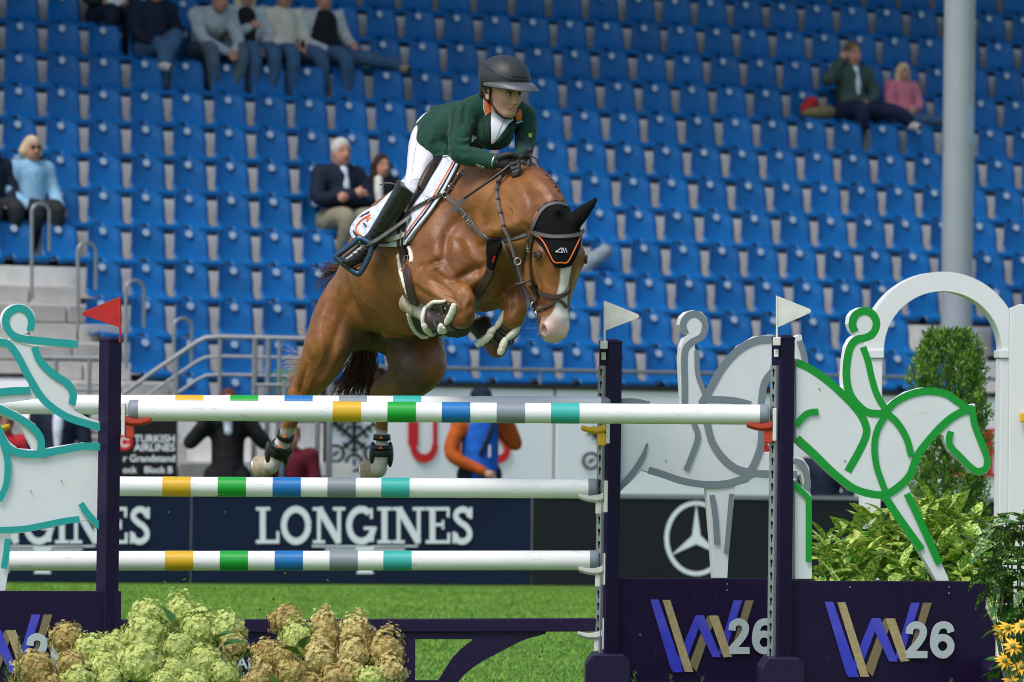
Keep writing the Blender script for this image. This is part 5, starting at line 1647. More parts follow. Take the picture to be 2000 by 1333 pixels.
# --- ear bonnet
bon = thing('ear_bonnet', H3((1088, 520, -400)), 'black ear bonnet with orange piping on the horse head', 'ear bonnet')
bpol = [(1036, 452), (1040, 432), (1050, 412), (1066, 398), (1084, 393), (1102, 398), (1116, 416), (1128, 442), (1134, 458), (1130, 484), (1122, 504), (1113, 520), (1098, 524), (1084, 521), (1076, 510), (1064, 490), (1052, 474), (1042, 463)]
patch('bonnet_cloth', bpol, M['blackc'], bon, off=0.006, th=0.008, step=5)
strap('orange_piping', [(1046, 458), (1058, 466), (1066, 480), (1076, 500), (1083, 512), (1095, 513), (1106, 512), (1116, 494), (1125, 474), (1130, 460)], 2.6, M['orange'], bon, off=0.014, th=0.003)
strap('orange_piping', [(1040, 446), (1042, 432), (1048, 416)], 2.6, M['orange'], bon, off=0.014, th=0.003)
for nm, pts, w in (('mark', [(1085, 493), (1090, 490), (1096, 486), (1096, 494)], 1.6), ('mark', [(1085, 493), (1098, 494)], 1.4), ('mark', [(1098, 486), (1101, 494)], 1.6), ('mark', [(1102, 486), (1105, 494)], 1.6)):
    strap('bonnet_mark', pts, w, M['letter'] if 'letter' in M else M['metal'], bon, off=0.015, th=0.002)
earm = (seg_dist(HV, (1120, 432, -378), (1166, 388, -391))[0] < 22) & (HV[:, 0] > 1114) | (seg_dist(HV, (1074, 430, -358), (1087, 411, -404))[0] < 19) & (HV[:, 2] < -366)
shell_obj('ear_cover', HV, HF, earm, 1.6, M['blackc'], bon, 0.003)

# --- bridle and reins
br = thing('bridle', H3((1060, 600, -400)), 'dark brown leather bridle with steel bit and reins', 'bridle')
strap('browband', [(1038, 449), (1055, 458), (1080, 464), (1105, 464), (1124, 460), (1134, 452)], 8, M['greyl'], br, off=0.012, th=0.008)
strap('headpiece', [(1042, 446), (1046, 430), (1056, 414), (1070, 404), (1088, 400), (1104, 405)], 8, M['greyl'], br, off=0.012, th=0.006)
strap('cheekpiece', [(1041, 452), (1039, 480), (1038, 510), (1041, 545), (1046, 580), (1047, 596)], 7, M['brownl'], br, off=0.007, th=0.006)
strap('throatlash', [(1038, 456), (1030, 480), (1023, 505), (1022, 535)], 5, M['brownl'], br, off=0.006)
strap('noseband', [(1038, 558), (1050, 568), (1066, 576), (1085, 580), (1100, 576), (1110, 564)], 9, M['brownl'], br, off=0.007, th=0.008)
strap('flash_strap', [(1046, 606), (1058, 606), (1072, 598), (1088, 587), (1098, 592), (1105, 602)], 6, M['brownl'], br, off=0.007, th=0.005)
buckle(1036, 481, 7, 9, 10, br); buckle(1037, 488, 6, 8, 10, br)
bitc, nr = ray_hit(1048, 600, HBVH)
ring3('bit_ring', bitc + nr * 0.012, 0.026, 0.0032, M['metal'], br, Matrix.Rotation(0.5, 3, 'Z'))
g = G(); g.tube([bitc + nr * 0.012 + Vector((0, 0, -0.02)), bitc + nr * 0.014 + Vector((0.008, 0, -0.055))], 0.004, n=6); g.obj('bit_shank', M['metal'], br, smooth=True)
rd_ = drape_pts([(992, 335), (980, 348), (974, 366), (974, 385), (981, 416), (989, 448)], HBVH, 5)
rp = [c + nr * 0.010 for c, nr in rd_]
e0 = rp[-1]; e1 = bitc + nr * 0.012
for q in range(1, 9):
    t = q / 8.0
    m = e0.lerp(e1, t); x, y, d_ = project(m)
    tx, ty = (np.interp(t, [0, .25, .5, .75, 1], [989, 1000, 1011, 1024, 1044]), np.interp(t, [0, .25, .5, .75, 1], [448, 485, 522, 562, 602]))
    rp.append(P(tx, ty, d_ - 0.02 * math.sin(math.pi * t)))
g = G(); g.tube(rp, 0.0098, n=8, flat=0.42, up=Vector((0.3, -0.9, 0.2))); g.obj('rein', M['greyl'], br, smooth=True)
for i in range(4, len(rp) - 2, 4):
    g = G(); dv = (rp[i + 1] - rp[i - 1]).normalized() * 0.006; g.tube([rp[i] - dv, rp[i] + dv], 0.0118, n=8, flat=0.55, up=Vector((0.3, -0.9, 0.2))); g.obj('rein_stop', M['brownl'], br, smooth=True)
x, y, d_ = project(rp[-4]); g = G(); g.tube([P(1007, 556, d_ - .01), P(1020, 553, d_ - .014), P(1036, 548, d_ - .01)], [0.008, 0.010, 0.007], n=8, flat=0.5); g.obj('rein_stop', M['greyl'], br, smooth=True)
ring3('martingale_ring', P(1011, 511, d_ - 0.02), 0.016, 0.003, M['metal'], br)
# loose loops of rein above the crest
for k_, pts in enumerate(([(1004, 318), (1018, 311), (1034, 306), (1046, 310), (1054, 322), (1053, 334)], [(1000, 322), (1016, 318), (1032, 316), (1044, 322), (1049, 332)])):
    g = G(); g.tube([H3((float(x), float(y), -262 - 6 * k_)) for x, y in cr(pts, 5)], 0.0068, n=6, flat=0.5); g.obj('rein', M['brownl'], br, smooth=True)

# --- leg boots
def leg_boot(lab, a, b, r, mat, fleece, strapcol=None):
    a = np.array(a, float); b = np.array(b, float)
    t = thing('leg_boot', H3((a + b) / 2), lab, 'boot', 'protective boots on the horse legs')
    dd, tt = seg_dist(HV, a, b)
    m = (dd < r) & (tt > 0.02) & (tt < 0.985)
    shell_obj('boot_shell', HV, HF, m, 3.2, mat, t, 0.008)
    ax = unit(b - a); u = unit(np.cross(ax, (0.2, 0.1, 1))); v = np.cross(ax, u)
    def ringp(c, rr, n=18): return [H3(c + (u * math.cos(2 * math.pi * i / n) + v * math.sin(2 * math.pi * i / n)) * rr) for i in range(n)]
    return t, ax, u, v, ringp
def fleece_ring(t, ringp, c, rr, tr):
    g = G(); p = ringp(c, rr, 22)
    g.tube(p, [tr / KPX * (1 + rnd.uniform(-.18, .18)) for _ in p], n=8, closed=True)
    g.obj('fleece_edge', M['fleece'], t, smooth=True)
# right fore
A_, B_ = np.array((894, 626, -276.)), np.array((846, 627, -226.))
t, ax, u, v, rg = leg_boot('brown sheepskin lined boot on the nearer foreleg', A_, B_, 24, M['brownl'], True)
rpol = [(845, 642), (834, 626), (834, 606), (842, 596), (862, 589), (884, 592), (886, 606), (880, 628), (864, 642)]
patch('boot_panel', rpol, M['brownl'], t, off=0.008, th=0.006, step=6)
def fleece_pad_on(t, pts, r, off=0.008):
    D = drape_pts(pts, HBVH, 7); n_ = len(D)
    g = G(); g.tube([c + nr * off for c, nr in D], [r / KPX * max(0.12, math.sin(math.pi * (0.04 + 0.92 * i / (n_ - 1))) ** 0.28) * (1 + rnd.uniform(-.1, .1)) for i in range(n_)], n=12)
    g.obj('fleece_edge', M['fleece'], t, smooth=True)
fleece_pad_on(t, [(872, 588), (852, 589), (838, 597), (830, 610), (828, 628), (832, 642)], 4.4)
fleece_pad_on(t, [(828, 630), (838, 646), (852, 650), (864, 644), (870, 636)], 7.8, 0.008)
fleece_pad_on(t, [(889, 594), (887, 608), (881, 622), (873, 632)], 7.0, 0.010)
fleece_pad_on(t, [(866, 632), (864, 640), (860, 646)], 7.0, 0.012)
strap('boot_strap', [(852, 626), (858, 636), (868, 644)], 5, M['greyl'], t, off=0.016)
strap('boot_strap', [(866, 596), (872, 612), (876, 622)], 4, M['greyl'], t, off=0.015)
for x, y in ((862, 618), (852, 606), (874, 600)):
    c, nr = ray_hit(x, y, HBVH)
    if c is not None:
        g = G(); g.ellip(c + nr * 0.016, (0.005, 0.004, 0.005), nu=8, nv=6); g.obj('stud', M['metal'], t, smooth=True)
# left fore
A_, B_ = np.array((999, 630, -222.)), np.array((976, 672, -178.))
t, ax, u, v, rg = leg_boot('brown sheepskin lined boot on the farther foreleg, below the head', A_, B_, 24, M['brownl'], True)
def fleece_pad(t, pts, r, dz):
    p_ = cr([(x, y, dz) for x, y in pts], 7); n_ = len(p_)
    g = G(); g.tube([H3(q) for q in p_], [r / KPX * max(0.12, math.sin(math.pi * (0.04 + 0.92 * i / (n_ - 1))) ** 0.28) * (1 + rnd.uniform(-.1, .1)) for i in range(n_)], n=12, flat=0.8)
    g.obj('fleece_edge', M['fleece'], t, smooth=True)
for pts, r in (([(989, 603), (981, 622), (968, 642)], 8.5), ([(968, 640), (959, 648), (952, 656)], 8), ([(962, 652), (944, 666), (929, 676)], 9.5), ([(1014, 636), (1003, 651), (990, 662)], 9), ([(989, 660), (982, 676), (976, 694)], 9.5)):
    fleece_pad(t, pts, r, -232.0)
for f_ in (0.25, 0.4, 0.72):
    g = G(); p = rg(A_ + (B_ - A_) * f_, 21.5, 22); g.tube(p, 0.0065, n=6, closed=True, flat=0.5); g.obj('boot_strap', M['greyl'], t, smooth=True)
# hind boots
for lab, A_, B_ in (('black fetlock boot on the nearer hind leg, leftmost of the boots', np.array((559, 850, 258.)), np.array((541, 890, 281.))), ('black fetlock boot on the farther hind leg above the middle pole', np.array((746, 852, 274.)), np.array((745, 892, 278.)))):
    t, ax, u, v, rg = leg_boot(lab, A_ + (B_ - A_) * .62, B_, 26, M['blackl'], False)
    for f_, rr in ((0.05, 15), (0.55, 18.5)):
        g = G(); c = A_ + (B_ - A_) * f_
        p0 = rg(c - ax * 5, rr + 1.5, 24); p1 = rg(c + ax * 6, rr + 2.5, 24); n = 24
        p2 = rg(c - ax * 5, rr - 2, 24); p3 = rg(c + ax * 6, rr - 2, 24)
        g.add(p0 + p1 + p3 + p2, [(k * n + i, k * n + (i + 1) % n, ((k + 1) % 4) * n + (i + 1) % n, ((k + 1) % 4) * n + i) for k in range(4) for i in range(n)])
        g.obj('boot_strap', M['blackl'], t, smooth=True)
        q = c + np.array((-2, 0, -rr - 3.5)); g = G(); g.plate([(q[0] - 5, q[1] + 3), (q[0], q[1] - 3), (q[0] + 5, q[1] + 3)], lambda x, y: H3((x, y, q[2])), Vector((0, .002, 0))); g.obj('orange_mark', M['orange'], t)
    for sd in (-1, 1):
        g = G(); c = B_ + np.array((sd * 17, -4, 0)); g.ellip(H3(c), (7 / KPX, 14 / KPX, 26 / KPX), nu=12, nv=10); g.obj('boot_shell', M['blackl'], t, smooth=True)

# --- hooves
def hoof(cor, toe, r0, r1, mat, h=(1, 0.85)):
    """truncated cone of horn from the coronet to the ground surface, with a shoe."""
    a = np.array(cor, float); b = np.array(toe, float); ax = unit(b - a)
    u = unit(np.cross(ax, (0.1, 0.3, 1))); v = np.cross(ax, u)
    n = 22
    rings = []
    for f_, r in ((-0.10, r0 * .9), (0.0, r0), (0.5, (r0 + r1) / 2 * 0.99), (0.92, r1), (1.0, r1 * 0.99)):
        c = a + (b - a) * f_
        rings.append([H3(c + (u * math.cos(2 * math.pi * i / n) * h[0] + v * math.sin(2 * math.pi * i / n) * h[1]) * r) for i in range(n)])
    g = G(); N = len(rings)
    g.add([p for r in rings for p in r], [(k * n + i, k * n + (i + 1) % n, (k + 1) * n + (i + 1) % n, (k + 1) * n + i) for k in range(N - 1) for i in range(n)] + [tuple((N - 1) * n + i for i in range(n)), tuple(range(n - 1, -1, -1))])
    o = sharp(g.obj('hoof', mat, horse), 50)
    g = G()
    for k_ in range(2):
        pass
    c = b + ax * 1.5
    g.tube([H3(c + (u * math.cos(a_) * h[0] + v * math.sin(a_) * h[1]) * r1 * 0.88) for a_ in np.linspace(0.5, 2 * math.pi - 0.5, 20)], 2.6 / KPX, n=6, flat=1.0)
    s = g.obj('horseshoe', M['metal'], o, smooth=True)
hoof((817, 604, -186), (799, 588, -158), 19, 24, M['hoof'])
hoof((949, 655, -144), (938, 634, -128), 19, 24, M['hoofdark'])
hoof((527, 910, 288), (503, 916, 300), 19, 25, M['hoof'])
hoof((738, 914, 278), (716, 922, 296), 19, 24, M['hoof'])

# --- mane braids, set on the outline of the crest
def outline_pt(cx, cy, ang, bvh, r0=10, r1=150):
    """last photo point on the body going out from (cx, cy) in direction ang."""
    last = None; r = r0
    while r < r1:
        x, y = cx + math.cos(ang) * r, cy - math.sin(ang) * r
        h, nr = ray_hit(x, y, bvh)
        if h is None: break
        last = (x, y, h, nr); r += 1.0
    return last
NBR = 17
for i in range(NBR):
    ang = math.radians(72 - 58 * i / (NBR - 1))
    o_ = outline_pt(1022, 420, ang, HBVH)
    if o_ is None: continue
    x, y, h, nr = o_
    dp = (h - CAMP).dot(_F)
    g = G(); rr = rnd.uniform(4.2, 5.4) / KPX
    g.ellip(P(x + 0.5, y, dp), (rr, rr, rr * 0.85), nu=10, nv=7)
    g.ellip(P(x - 4.0, y + 2.0, dp - 0.012), (rr * .85, rr * .8, rr * 0.7), nu=8, nv=6)
    g.obj('braid', M['mane'], horse, smooth=True)

# --- tail
def strands(name, roots, ends, n, mat, w, sag, seed):
    r_ = random.Random(seed); g = G()
    for _ in range(n):
        a = np.array(roots[0]) + (np.array(roots[1]) - np.array(roots[0])) * r_.random(); a = a + np.array([r_.gauss(0, 3), r_.gauss(0, 3), r_.gauss(0, 8)])
        tt = r_.random(); b = np.array(ends[0]) + (np.array(ends[1]) - np.array(ends[0])) * tt; b = b + np.array([r_.gauss(0, 6), r_.gauss(0, 14), r_.gauss(0, 10)])
        m1 = a + (b - a) * 0.35 + np.array(sag) * (0.6 + r_.random() * .7) + np.array([r_.gauss(0, 4), r_.gauss(0, 3), 0]); m2 = a + (b - a) * 0.7 + np.array(sag) * (0.5 + r_.random() * .6) + np.array([r_.gauss(0, 5), 0, 0])
        p = cr([a, m1, m2, b], 5); W = [H3(q) for q in p]
        g.tube(W, [w * (1 - 0.8 * i / len(W)) / KPX for i in range(len(W))], n=3, cap=False)
    return g.obj(name, mat, horse, smooth=True)
tl = strands('tail', ((706, 640, 290), (722, 640, 310)), ((648, 776, 300), (732, 772, 330)), 420, M['tailhair'], 1.3, (6, 0, 0), 3)
tag(tl, kind='stuff')
tl2 = strands('tail', ((640, 735, 250), (600, 712, 260)), ((556, 706, 270), (572, 760, 262)), 150, M['tailpale'], 0.6, (-6, -8, 0), 5); tag(tl2, kind='stuff')
tl3 = strands('tail', ((668, 515, 250), (660, 530, 265)), ((618, 560, 285), (632, 528, 290)), 40, M['tailhair'], 1.3, (-4, -3, 0), 6); tag(tl3, kind='stuff')
# whiskers
g = G()
for i in range(6):
    a = hp(rnd.uniform(8, 22), rnd.uniform(214, 244), rnd.uniform(-44, -24)); b = a + np.array((rnd.uniform(-30, -8), rnd.uniform(-6, 18), rnd.uniform(-10, 10)))
    g.tube([H3(q) for q in cr([a, (a + b) / 2 + np.array((0, 2, 0)), b], 3)], [0.13 / KPX] * 6 + [0.05 / KPX], n=3, cap=False)
M['whisk'] = MAT('whisker_hair', (0.30, 0.24, 0.19), rough=0.6)
tag(g.obj('whiskers', M['whisk'], horse), kind='stuff')

# --- eyes
M['eye'] = MAT('horse_eye', (0.008, 0.005, 0.004), rough=0.08, spec=0.7)
M['lid'] = MAT('eyelid_skin', (0.13, 0.055, 0.026), rough=0.5)
for q in (1, -1):
    c = hp(q * 47.0, 86.5, 25.5)
    R3 = Matrix((Vector(H3(c + hsd) - H3(c)).normalized(), Vector(H3(c + hn) - H3(c)).normalized(), Vector(H3(c + ha) - H3(c)).normalized())).transposed()
    g = G(); g.ellip(H3(c), (8.5 / KPX, 12 / KPX, 8.6 / KPX), M=R3, nu=16, nv=10)
    g.obj('eye', M['eye'], horse, smooth=True)
    for e_, rr in ((-1, 2.0), (1, 1.4)):
        g = G(); pts = []
        for k_ in range(9):
            w_ = -1 + 2 * k_ / 8
            pts.append(H3(c + hsd * (q * (8.0 * math.sqrt(max(0, 1 - 0.8 * w_ * w_)) - 1.0)) + hn * (w_ * 13) + ha * (e_ * 7.4 * (1 - w_ * w_) + w_ * 1.0)))
        g.tube(pts, [rr * (0.35 + 0.65 * math.sin(math.pi * (0.1 + 0.8 * k_ / 8))) / KPX for k_ in range(9)], n=7)
        g.obj('eyelid', M['lid'], horse, smooth=True)
# ------------------------------------------------------------------ rider
M['skin'] = MAT('skin', (0.40, 0.20, 0.13), rough=0.5, spec=0.35, attr='Col', var=0.05, vscale=20)
M['jacket'] = MAT('jacket_green', (0.010, 0.052, 0.034), rough=0.78, spec=0.18, var=0.18, vscale=14, bump=0.55, bscale=24, sheen=0.1, bdist=0.014)
M['lapel'] = MAT('lapel_green', (0.006, 0.028, 0.020), rough=0.7, spec=0.2)
M['breech'] = MAT('breeches_white', (0.70, 0.71, 0.77), rough=0.75, spec=0.2, bump=0.35, bscale=16, bdist=0.012)
M['bootl'] = MAT('boot_black', (0.010, 0.010, 0.010), rough=0.26, spec=0.6, bump=0.35, bscale=26, bdist=0.008)
M['glove'] = MAT('glove_black', (0.014, 0.014, 0.016), rough=0.55, bump=0.15, bscale=160)
M['helmet'] = MAT('helmet_matt', (0.030, 0.033, 0.036), rough=0.5, spec=0.4, bump=0.04, bscale=260)
M['brim'] = MAT('helmet_brim', (0.085, 0.095, 0.105), rough=0.42)
M['shirt'] = MAT('shirt_white', (0.62, 0.66, 0.72), rough=0.75, bump=0.1, bscale=100)
M['hair'] = MAT('hair_dark', (0.02, 0.012, 0.008), rough=0.5)
rider = thing('person', H3((835, 330, 0)), 'rider in green jacket, white breeches and black helmet leaning over the horse neck', 'person')
ff = unit((0.66, 0.13, -0.745)); fs_ = unit((ff[2], 0, -ff[0])); fu = np.cross(ff, fs_); fu = fu if fu[1] < 0 else -fu
FB = [ff, fu, fs_]
HC = np.array((981, 178, -205.0))
def fp(f, u, s): return HC + ff * f + fu * u + fs_ * s
RB = Field((650, 118, -345), (1062, 540, 130), 2.4)
# body under the clothes
RB.chain([(846, 276, 4, 26), (876, 260, -42, 28), (925, 252, -110, 38), (958, 236, -150, 34)], 6)
RB.chain([(905, 226, -196, 20), (958, 228, -160, 26), (1024, 228, -122, 20)], 14)
RB.chain([(905, 226, -198, 16), (896, 262, -228, 14), (893, 298, -256, 12), (938, 312, -280, 10.5), (975, 320, -300, 9)], 6)
RB.chain([(1024, 230, -122, 16), (1028, 258, -140, 14), (1026, 288, -170, 12), (1024, 306, -220, 10), (1022, 316, -248, 9)], 6)
RB.chain([(846, 282, -10, 26), (833, 300, -65, 24), (820, 338, -116, 18), (806, 374, -155, 13), (772, 416, -132, 13), (732, 464, -98, 11), (700, 500, -98, 9)], 8)
RB.chain([(856, 282, 20, 26), (895, 310, 60, 26), (925, 365, 90, 18), (900, 430, 140, 12)], 8)
RB.chain([(955, 228, -158, 26), (966, 210, -176, 21), (974, 196, -192, 20)], 10)
# head and face
RB.ell(fp(-2, 10, 0), (40, 40, 33), FB, 5)
RB.ell(fp(12, -16, 0), (28, 30, 25), FB, 14)
RB.ell(fp(25, -40, 0), (13, 9, 13), FB, 10)
RB.cone(fp(4, -30, 20), fp(22, -42, 7), 5.5, 6, 9); RB.cone(fp(4, -30, -20), fp(22, -42, -7), 5.5, 6, 9)
RB.ell(fp(33, 7, 0), (7, 4, 21), FB, 6)
for q in (1, -1):
    RB.ell(fp(27, -12, q * 16), (9, 9, 8), FB, 9)
    RB.ell(fp(41, -1, q * 12.5), (7, 5, 7), FB, 5, sub=True)
    RB.ell(fp(32, -1.5, q * 12.5), (5.5, 4, 6), FB, 2)
    RB.cone(fp(36, 2.2, q * 6), fp(33, 2.0, q * 19), 1.6, 1.2, 2.5)
    RB.ell(fp(40, -20, q * 4.5), (4, 3, 3.2), FB, 3)
    RB.ell(fp(-6, -8, q * 32), (8, 13, 4), FB, 4)
    RB.ell(fp(-4, -8, q * 36), (4, 7, 3), FB, 3, sub=True)
RB.cone(fp(37, -1, 0), fp(45, -17, 0), 3.2, 4.6, 5)
RB.ell(fp(35, -29.5, 0), (5, 2.6, 9), FB, 3)
RB.ell(fp(35, -34.5, 0), (5, 3.0, 8), FB, 3)
RB.ell(fp(38, -32, 0), (7, 0.9, 9), FB, 1.5, sub=True)
RV, RF = RB.mesh(); RV = smooth_mesh(RV, RF, 1, 0.3)
rl = RV - HC; rf, ru, rs = rl @ ff, rl @ fu, rl @ fs_
RC = np.tile(np.array((0.62, 0.35, 0.245)), (len(RV), 1))
def mixr(col, w):
    global RC
    w = np.clip(w, 0, 1)[:, None]; RC = RC * (1 - w) + np.array(col) * w
hd = (RV[:, 1] < 240) & (RV[:, 0] > 940)
mixr((0.50, 0.13, 0.12), hd * (np.exp(-((ru + 32) / 4.5) ** 2 - (rs / 10) ** 2) * (rf > 28)) * 0.9)
mixr((0.66, 0.33, 0.24), hd * np.exp(-((ru + 14) / 9) ** 2 - ((np.abs(rs) - 18) / 8) ** 2) * (rf > 14) * 0.5)
mixr((0.035, 0.02, 0.014), hd * np.exp(-((ru - 5.8) / 2.4) ** 2 - ((np.abs(rs) - 13) / 9) ** 4) * (rf > 20) * 0.8)
mixr((0.55, 0.50, 0.46), hd * np.exp(-((ru + 1.5) / 2.6) ** 4 - ((np.abs(rs) - 12.5) / 5) ** 4) * (rf > 25))
mixr((0.015, 0.01, 0.008), hd * np.exp(-((ru + 1.2) / 3.0) ** 4 - ((np.abs(rs) - 12.0) / 3.2) ** 4) * (rf > 25))
mixr((0.20, 0.09, 0.06), hd * np.exp(-((ru + 20.5) / 1.6) ** 2 - ((np.abs(rs) - 3.2) / 2.2) ** 2) * (rf > 30))
mixr((0.30, 0.14, 0.10), hd * np.exp(-((ru - 1) / 5.5) ** 2 - ((np.abs(rs) - 12) / 8) ** 4) * (rf > 20) * 0.45)
mixr((0.02, 0.012, 0.008), hd * np.exp(-((ru - 2.0) / 1.2) ** 2 - ((np.abs(rs) - 12.5) / 6) ** 4) * (rf > 25) * 0.8)
rbody = field_obj('body', RV, RF, M['skin'], rider, RC)
g = G(); g.ellip(H3(fp(38.5, -33, 0)), (6 / KPX, 5 / KPX, 2.6 / KPX), nu=12, nv=8); g.obj('tongue', MAT('tongue_pink', (0.55, 0.26, 0.26), rough=0.35), rider, smooth=True)

# eyes and brows
M['eyewhite'] = MAT('eye_white', (0.62, 0.58, 0.54), rough=0.3); M['iris'] = MAT('eye_iris', (0.02, 0.012, 0.008), rough=0.2); M['brow'] = MAT('eyebrow', (0.03, 0.017, 0.011), rough=0.7)
for q in (1, -1):
    e_ = fp(34.0, -2.0, q * 12.5)
    R3 = Matrix((Vector(H3(e_ + ff) - H3(e_)).normalized(), Vector(H3(e_ + fs_) - H3(e_)).normalized(), Vector(H3(e_ + fu) - H3(e_)).normalized())).transposed()
    g = G(); g.ellip(H3(e_), (4.0 / KPX, 5.2 / KPX, 2.9 / KPX), M=R3, nu=12, nv=8); g.obj('eye', M['eyewhite'], rider, smooth=True)
    g = G(); g.ellip(H3(e_ + ff * 2.4 + fs_ * (-0.8)), (2.0 / KPX, 2.5 / KPX, 2.7 / KPX), M=R3, nu=10, nv=8); g.obj('iris', M['iris'], rider, smooth=True)
    g = G(); g.tube([H3(fp(37.5 - abs(w_) * 1.2, 1.6 - abs(w_) * 1.4, q * (12.5 + 5.4 * w_))) for w_ in (-1, -.5, 0, .5, 1)], 1.0 / KPX, n=6); g.obj('eyelid', M['brow'], rider, smooth=True)
    g = G(); g.tube([H3(fp(41 - abs(q * 0 + i) * 1.6, 7.5 + (1.2 if i == 1 else 0), q * (5.5 + 5.0 * i))) for i in range(4)], [1.0 / KPX, 1.5 / KPX, 1.3 / KPX, 0.6 / KPX], n=6); g.obj('eyebrow', M['brow'], rider, smooth=True)
# breeches
BF = Field((770, 190, -215), (960, 420, 120), 3.0)
BF.chain([(852, 250, -10, 34), (843, 272, -5, 40), (838, 292, -34, 38)], 14)
BF.chain([(848, 262, -22, 40), (832, 296, -64, 35), (821, 335, -114, 27.5), (811, 362, -148, 22), (803, 378, -158, 17)], 14)
BF.chain([(850, 280, 20, 44), (895, 310, 60, 36), (925, 365, 90, 27)], 14)
BV, BFc = BF.mesh(); BV = smooth_mesh(BV, BFc, 2, 0.4)
BV = sculpt(BV, BFc, [([(815, 262), (806, 300), (800, 345)], 4, -1.5), ([(822, 238), (838, 244), (850, 240)], 3, -2), ([(818, 250), (834, 258)], 3, -2), ([(800, 355), (812, 362), (826, 360)], 4, -1.6), ([(797, 340), (812, 350), (830, 346)], 4, 1.4), ([(840, 300), (828, 320), (822, 345)], 6, 1.6)])
field_obj('breeches', BV, BFc, M['breech'], rider)
g = G(); g.tube([H3(q) for q in ((818, 240, -40), (836, 226, -50), (858, 214, -58))], 2.4 / KPX, n=6); g.obj('belt', M['brownl'], rider, smooth=True)

# jacket
JF = Field((795, 170, -345), (1062, 352, 90), 2.6)
JF.chain([(846, 268, -15, 44), (880, 254, -60, 44), (925, 244, -118, 50), (955, 234, -150, 46)], 8)
JF.chain([(905, 226, -198, 25), (930, 216, -180, 30), (962, 212, -165, 30), (998, 218, -140, 28), (1022, 228, -124, 24)], 16)
JF.ell((965, 262, -190), (40, 32, 34), None, 18)
JF.chain([(903, 228, -200, 27), (901, 258, -228, 24.5), (897, 284, -250, 23), (902, 300, -262, 22), (935, 309, -280, 18.5), (962, 317, -296, 15.5)], 8)
JF.chain([(1022, 230, -124, 25), (1026, 258, -142, 23), (1024, 285, -172, 20), (1022, 302, -215, 17), (1021, 310, -240, 14)], 8)
# skirts of the jacket
JF.chain([(856, 250, -44, 34), (850, 272, -68, 32), (856, 290, -84, 26)], 16)
JF.chain([(848, 246, -52, 24), (840, 266, -72, 24), (838, 284, -86, 22), (848, 300, -98, 14), (880, 302, -112, 13)], 12)
JF.chain([(834, 262, -60, 14), (826, 276, -74, 10), (834, 300, -96, 8), (846, 308, -104, 6)], 8)
JF.chain([(896, 212, -76, 16), (868, 211, -60, 8), (843, 211, -46, 3.6)], 8)
JF.chain([(948, 196, -178, 15), (962, 205, -190, 15), (985, 222, -196, 12), (1004, 224, -170, 13)], 8)
JV, JFc = JF.mesh(); JV = smooth_mesh(JV, JFc, 1, 0.4)
JV = sculpt(JV, JFc, [([(908, 212), (903, 240), (884, 262)], 5, -3), ([(884, 262), (905, 270), (925, 262)], 4, -2.5), ([(884, 276), (902, 284), (922, 276)], 4, -2.4), ([(884, 269), (903, 277), (922, 270)], 4, 2), ([(890, 292), (905, 300), (925, 296)], 4, -2), ([(925, 250), (922, 280), (928, 300)], 5, -5),
    ([(868, 215), (872, 250), (862, 290)], 4, -2.2), ([(880, 225), (884, 255), (876, 300)], 4, -2), ([(850, 240), (845, 265), (836, 290)], 5, 2.5), ([(840, 282), (862, 276), (880, 285)], 4, -2.5), ([(838, 305), (862, 297), (886, 302)], 4, -2.5), ([(940, 298), (955, 308), (962, 322)], 3, -1.5),
    ([(1008, 240), (1004, 268), (1006, 300)], 5, -4), ([(1018, 255), (1030, 262), (1042, 258)], 4, -2), ([(1016, 275), (1028, 281), (1040, 276)], 4, -2), ([(915, 200), (908, 222), (912, 245)], 4, -2)])
field_obj('jacket', JV, JFc, M['jacket'], rider)
JB = BVHTree.FromPolygons([tuple(p) for p in H3n(JV)], [tuple(int(i) for i in f) for f in JFc])
patch('shirt_front', [(957, 194), (968, 206), (982, 220), (996, 228), (1000, 232), (990, 247), (978, 264), (967, 277), (960, 281), (959, 240)], M['shirt'], rider, bvh=JB, off=0.010, th=0.006, step=4)
strap('shirt_seam', [(988, 230), (978, 248), (968, 270)], 1.6, MAT('seam_grey', (0.30, 0.33, 0.38), rough=0.7), rider, bvh=JB, off=0.015, th=0.002)
strap('shirt_seam', [(966, 214), (976, 224), (986, 230)], 1.8, M['ink'] if 'ink' in M else M['blackl'], rider, bvh=JB, off=0.015, th=0.002)
patch('lapel', [(944, 226), (957, 216), (959, 240), (960, 284), (957, 290), (950, 276), (945, 256)], M['lapel'], rider, bvh=JB, off=0.013, th=0.006, step=5)
patch('lapel', [(1003, 230), (1013, 234), (1009, 246), (992, 262), (975, 280), (960, 290), (966, 277), (979, 264), (991, 247)], M['lapel'], rider, bvh=JB, off=0.013, th=0.006, step=5)
patch('collar', [(949, 188), (957, 191), (960, 206), (960, 218), (949, 229), (942, 214), (944, 199)], M['orange'], rider, bvh=JB, off=0.014, th=0.006, step=4)
strap('collar_piping', [(945, 197), (942, 214), (948.5, 228)], 1.6, M['padtrim'], rider, bvh=JB, off=0.019, th=0.003)
patch('collar', [(1001, 226), (1010, 216), (1013, 217), (1014, 231), (1005, 234)], M['orange'], rider, bvh=JB, off=0.014, th=0.006, step=4)
strap('collar_piping', [(1004, 235), (1014, 232)], 1.6, M['padtrim'], rider, bvh=JB, off=0.019, th=0.003)
patch('pocket_square', [(926, 261), (935, 269), (925, 277)], M['shirt'], rider, bvh=JB, off=0.010, th=0.003, step=4)
patch('sleeve_badge', [(1031, 262), (1038, 262), (1038, 270), (1032, 270)], MAT('badge_lime', (0.45, 0.62, 0.06), rough=0.5), rider, bvh=JB, off=0.004, th=0.003, step=4)
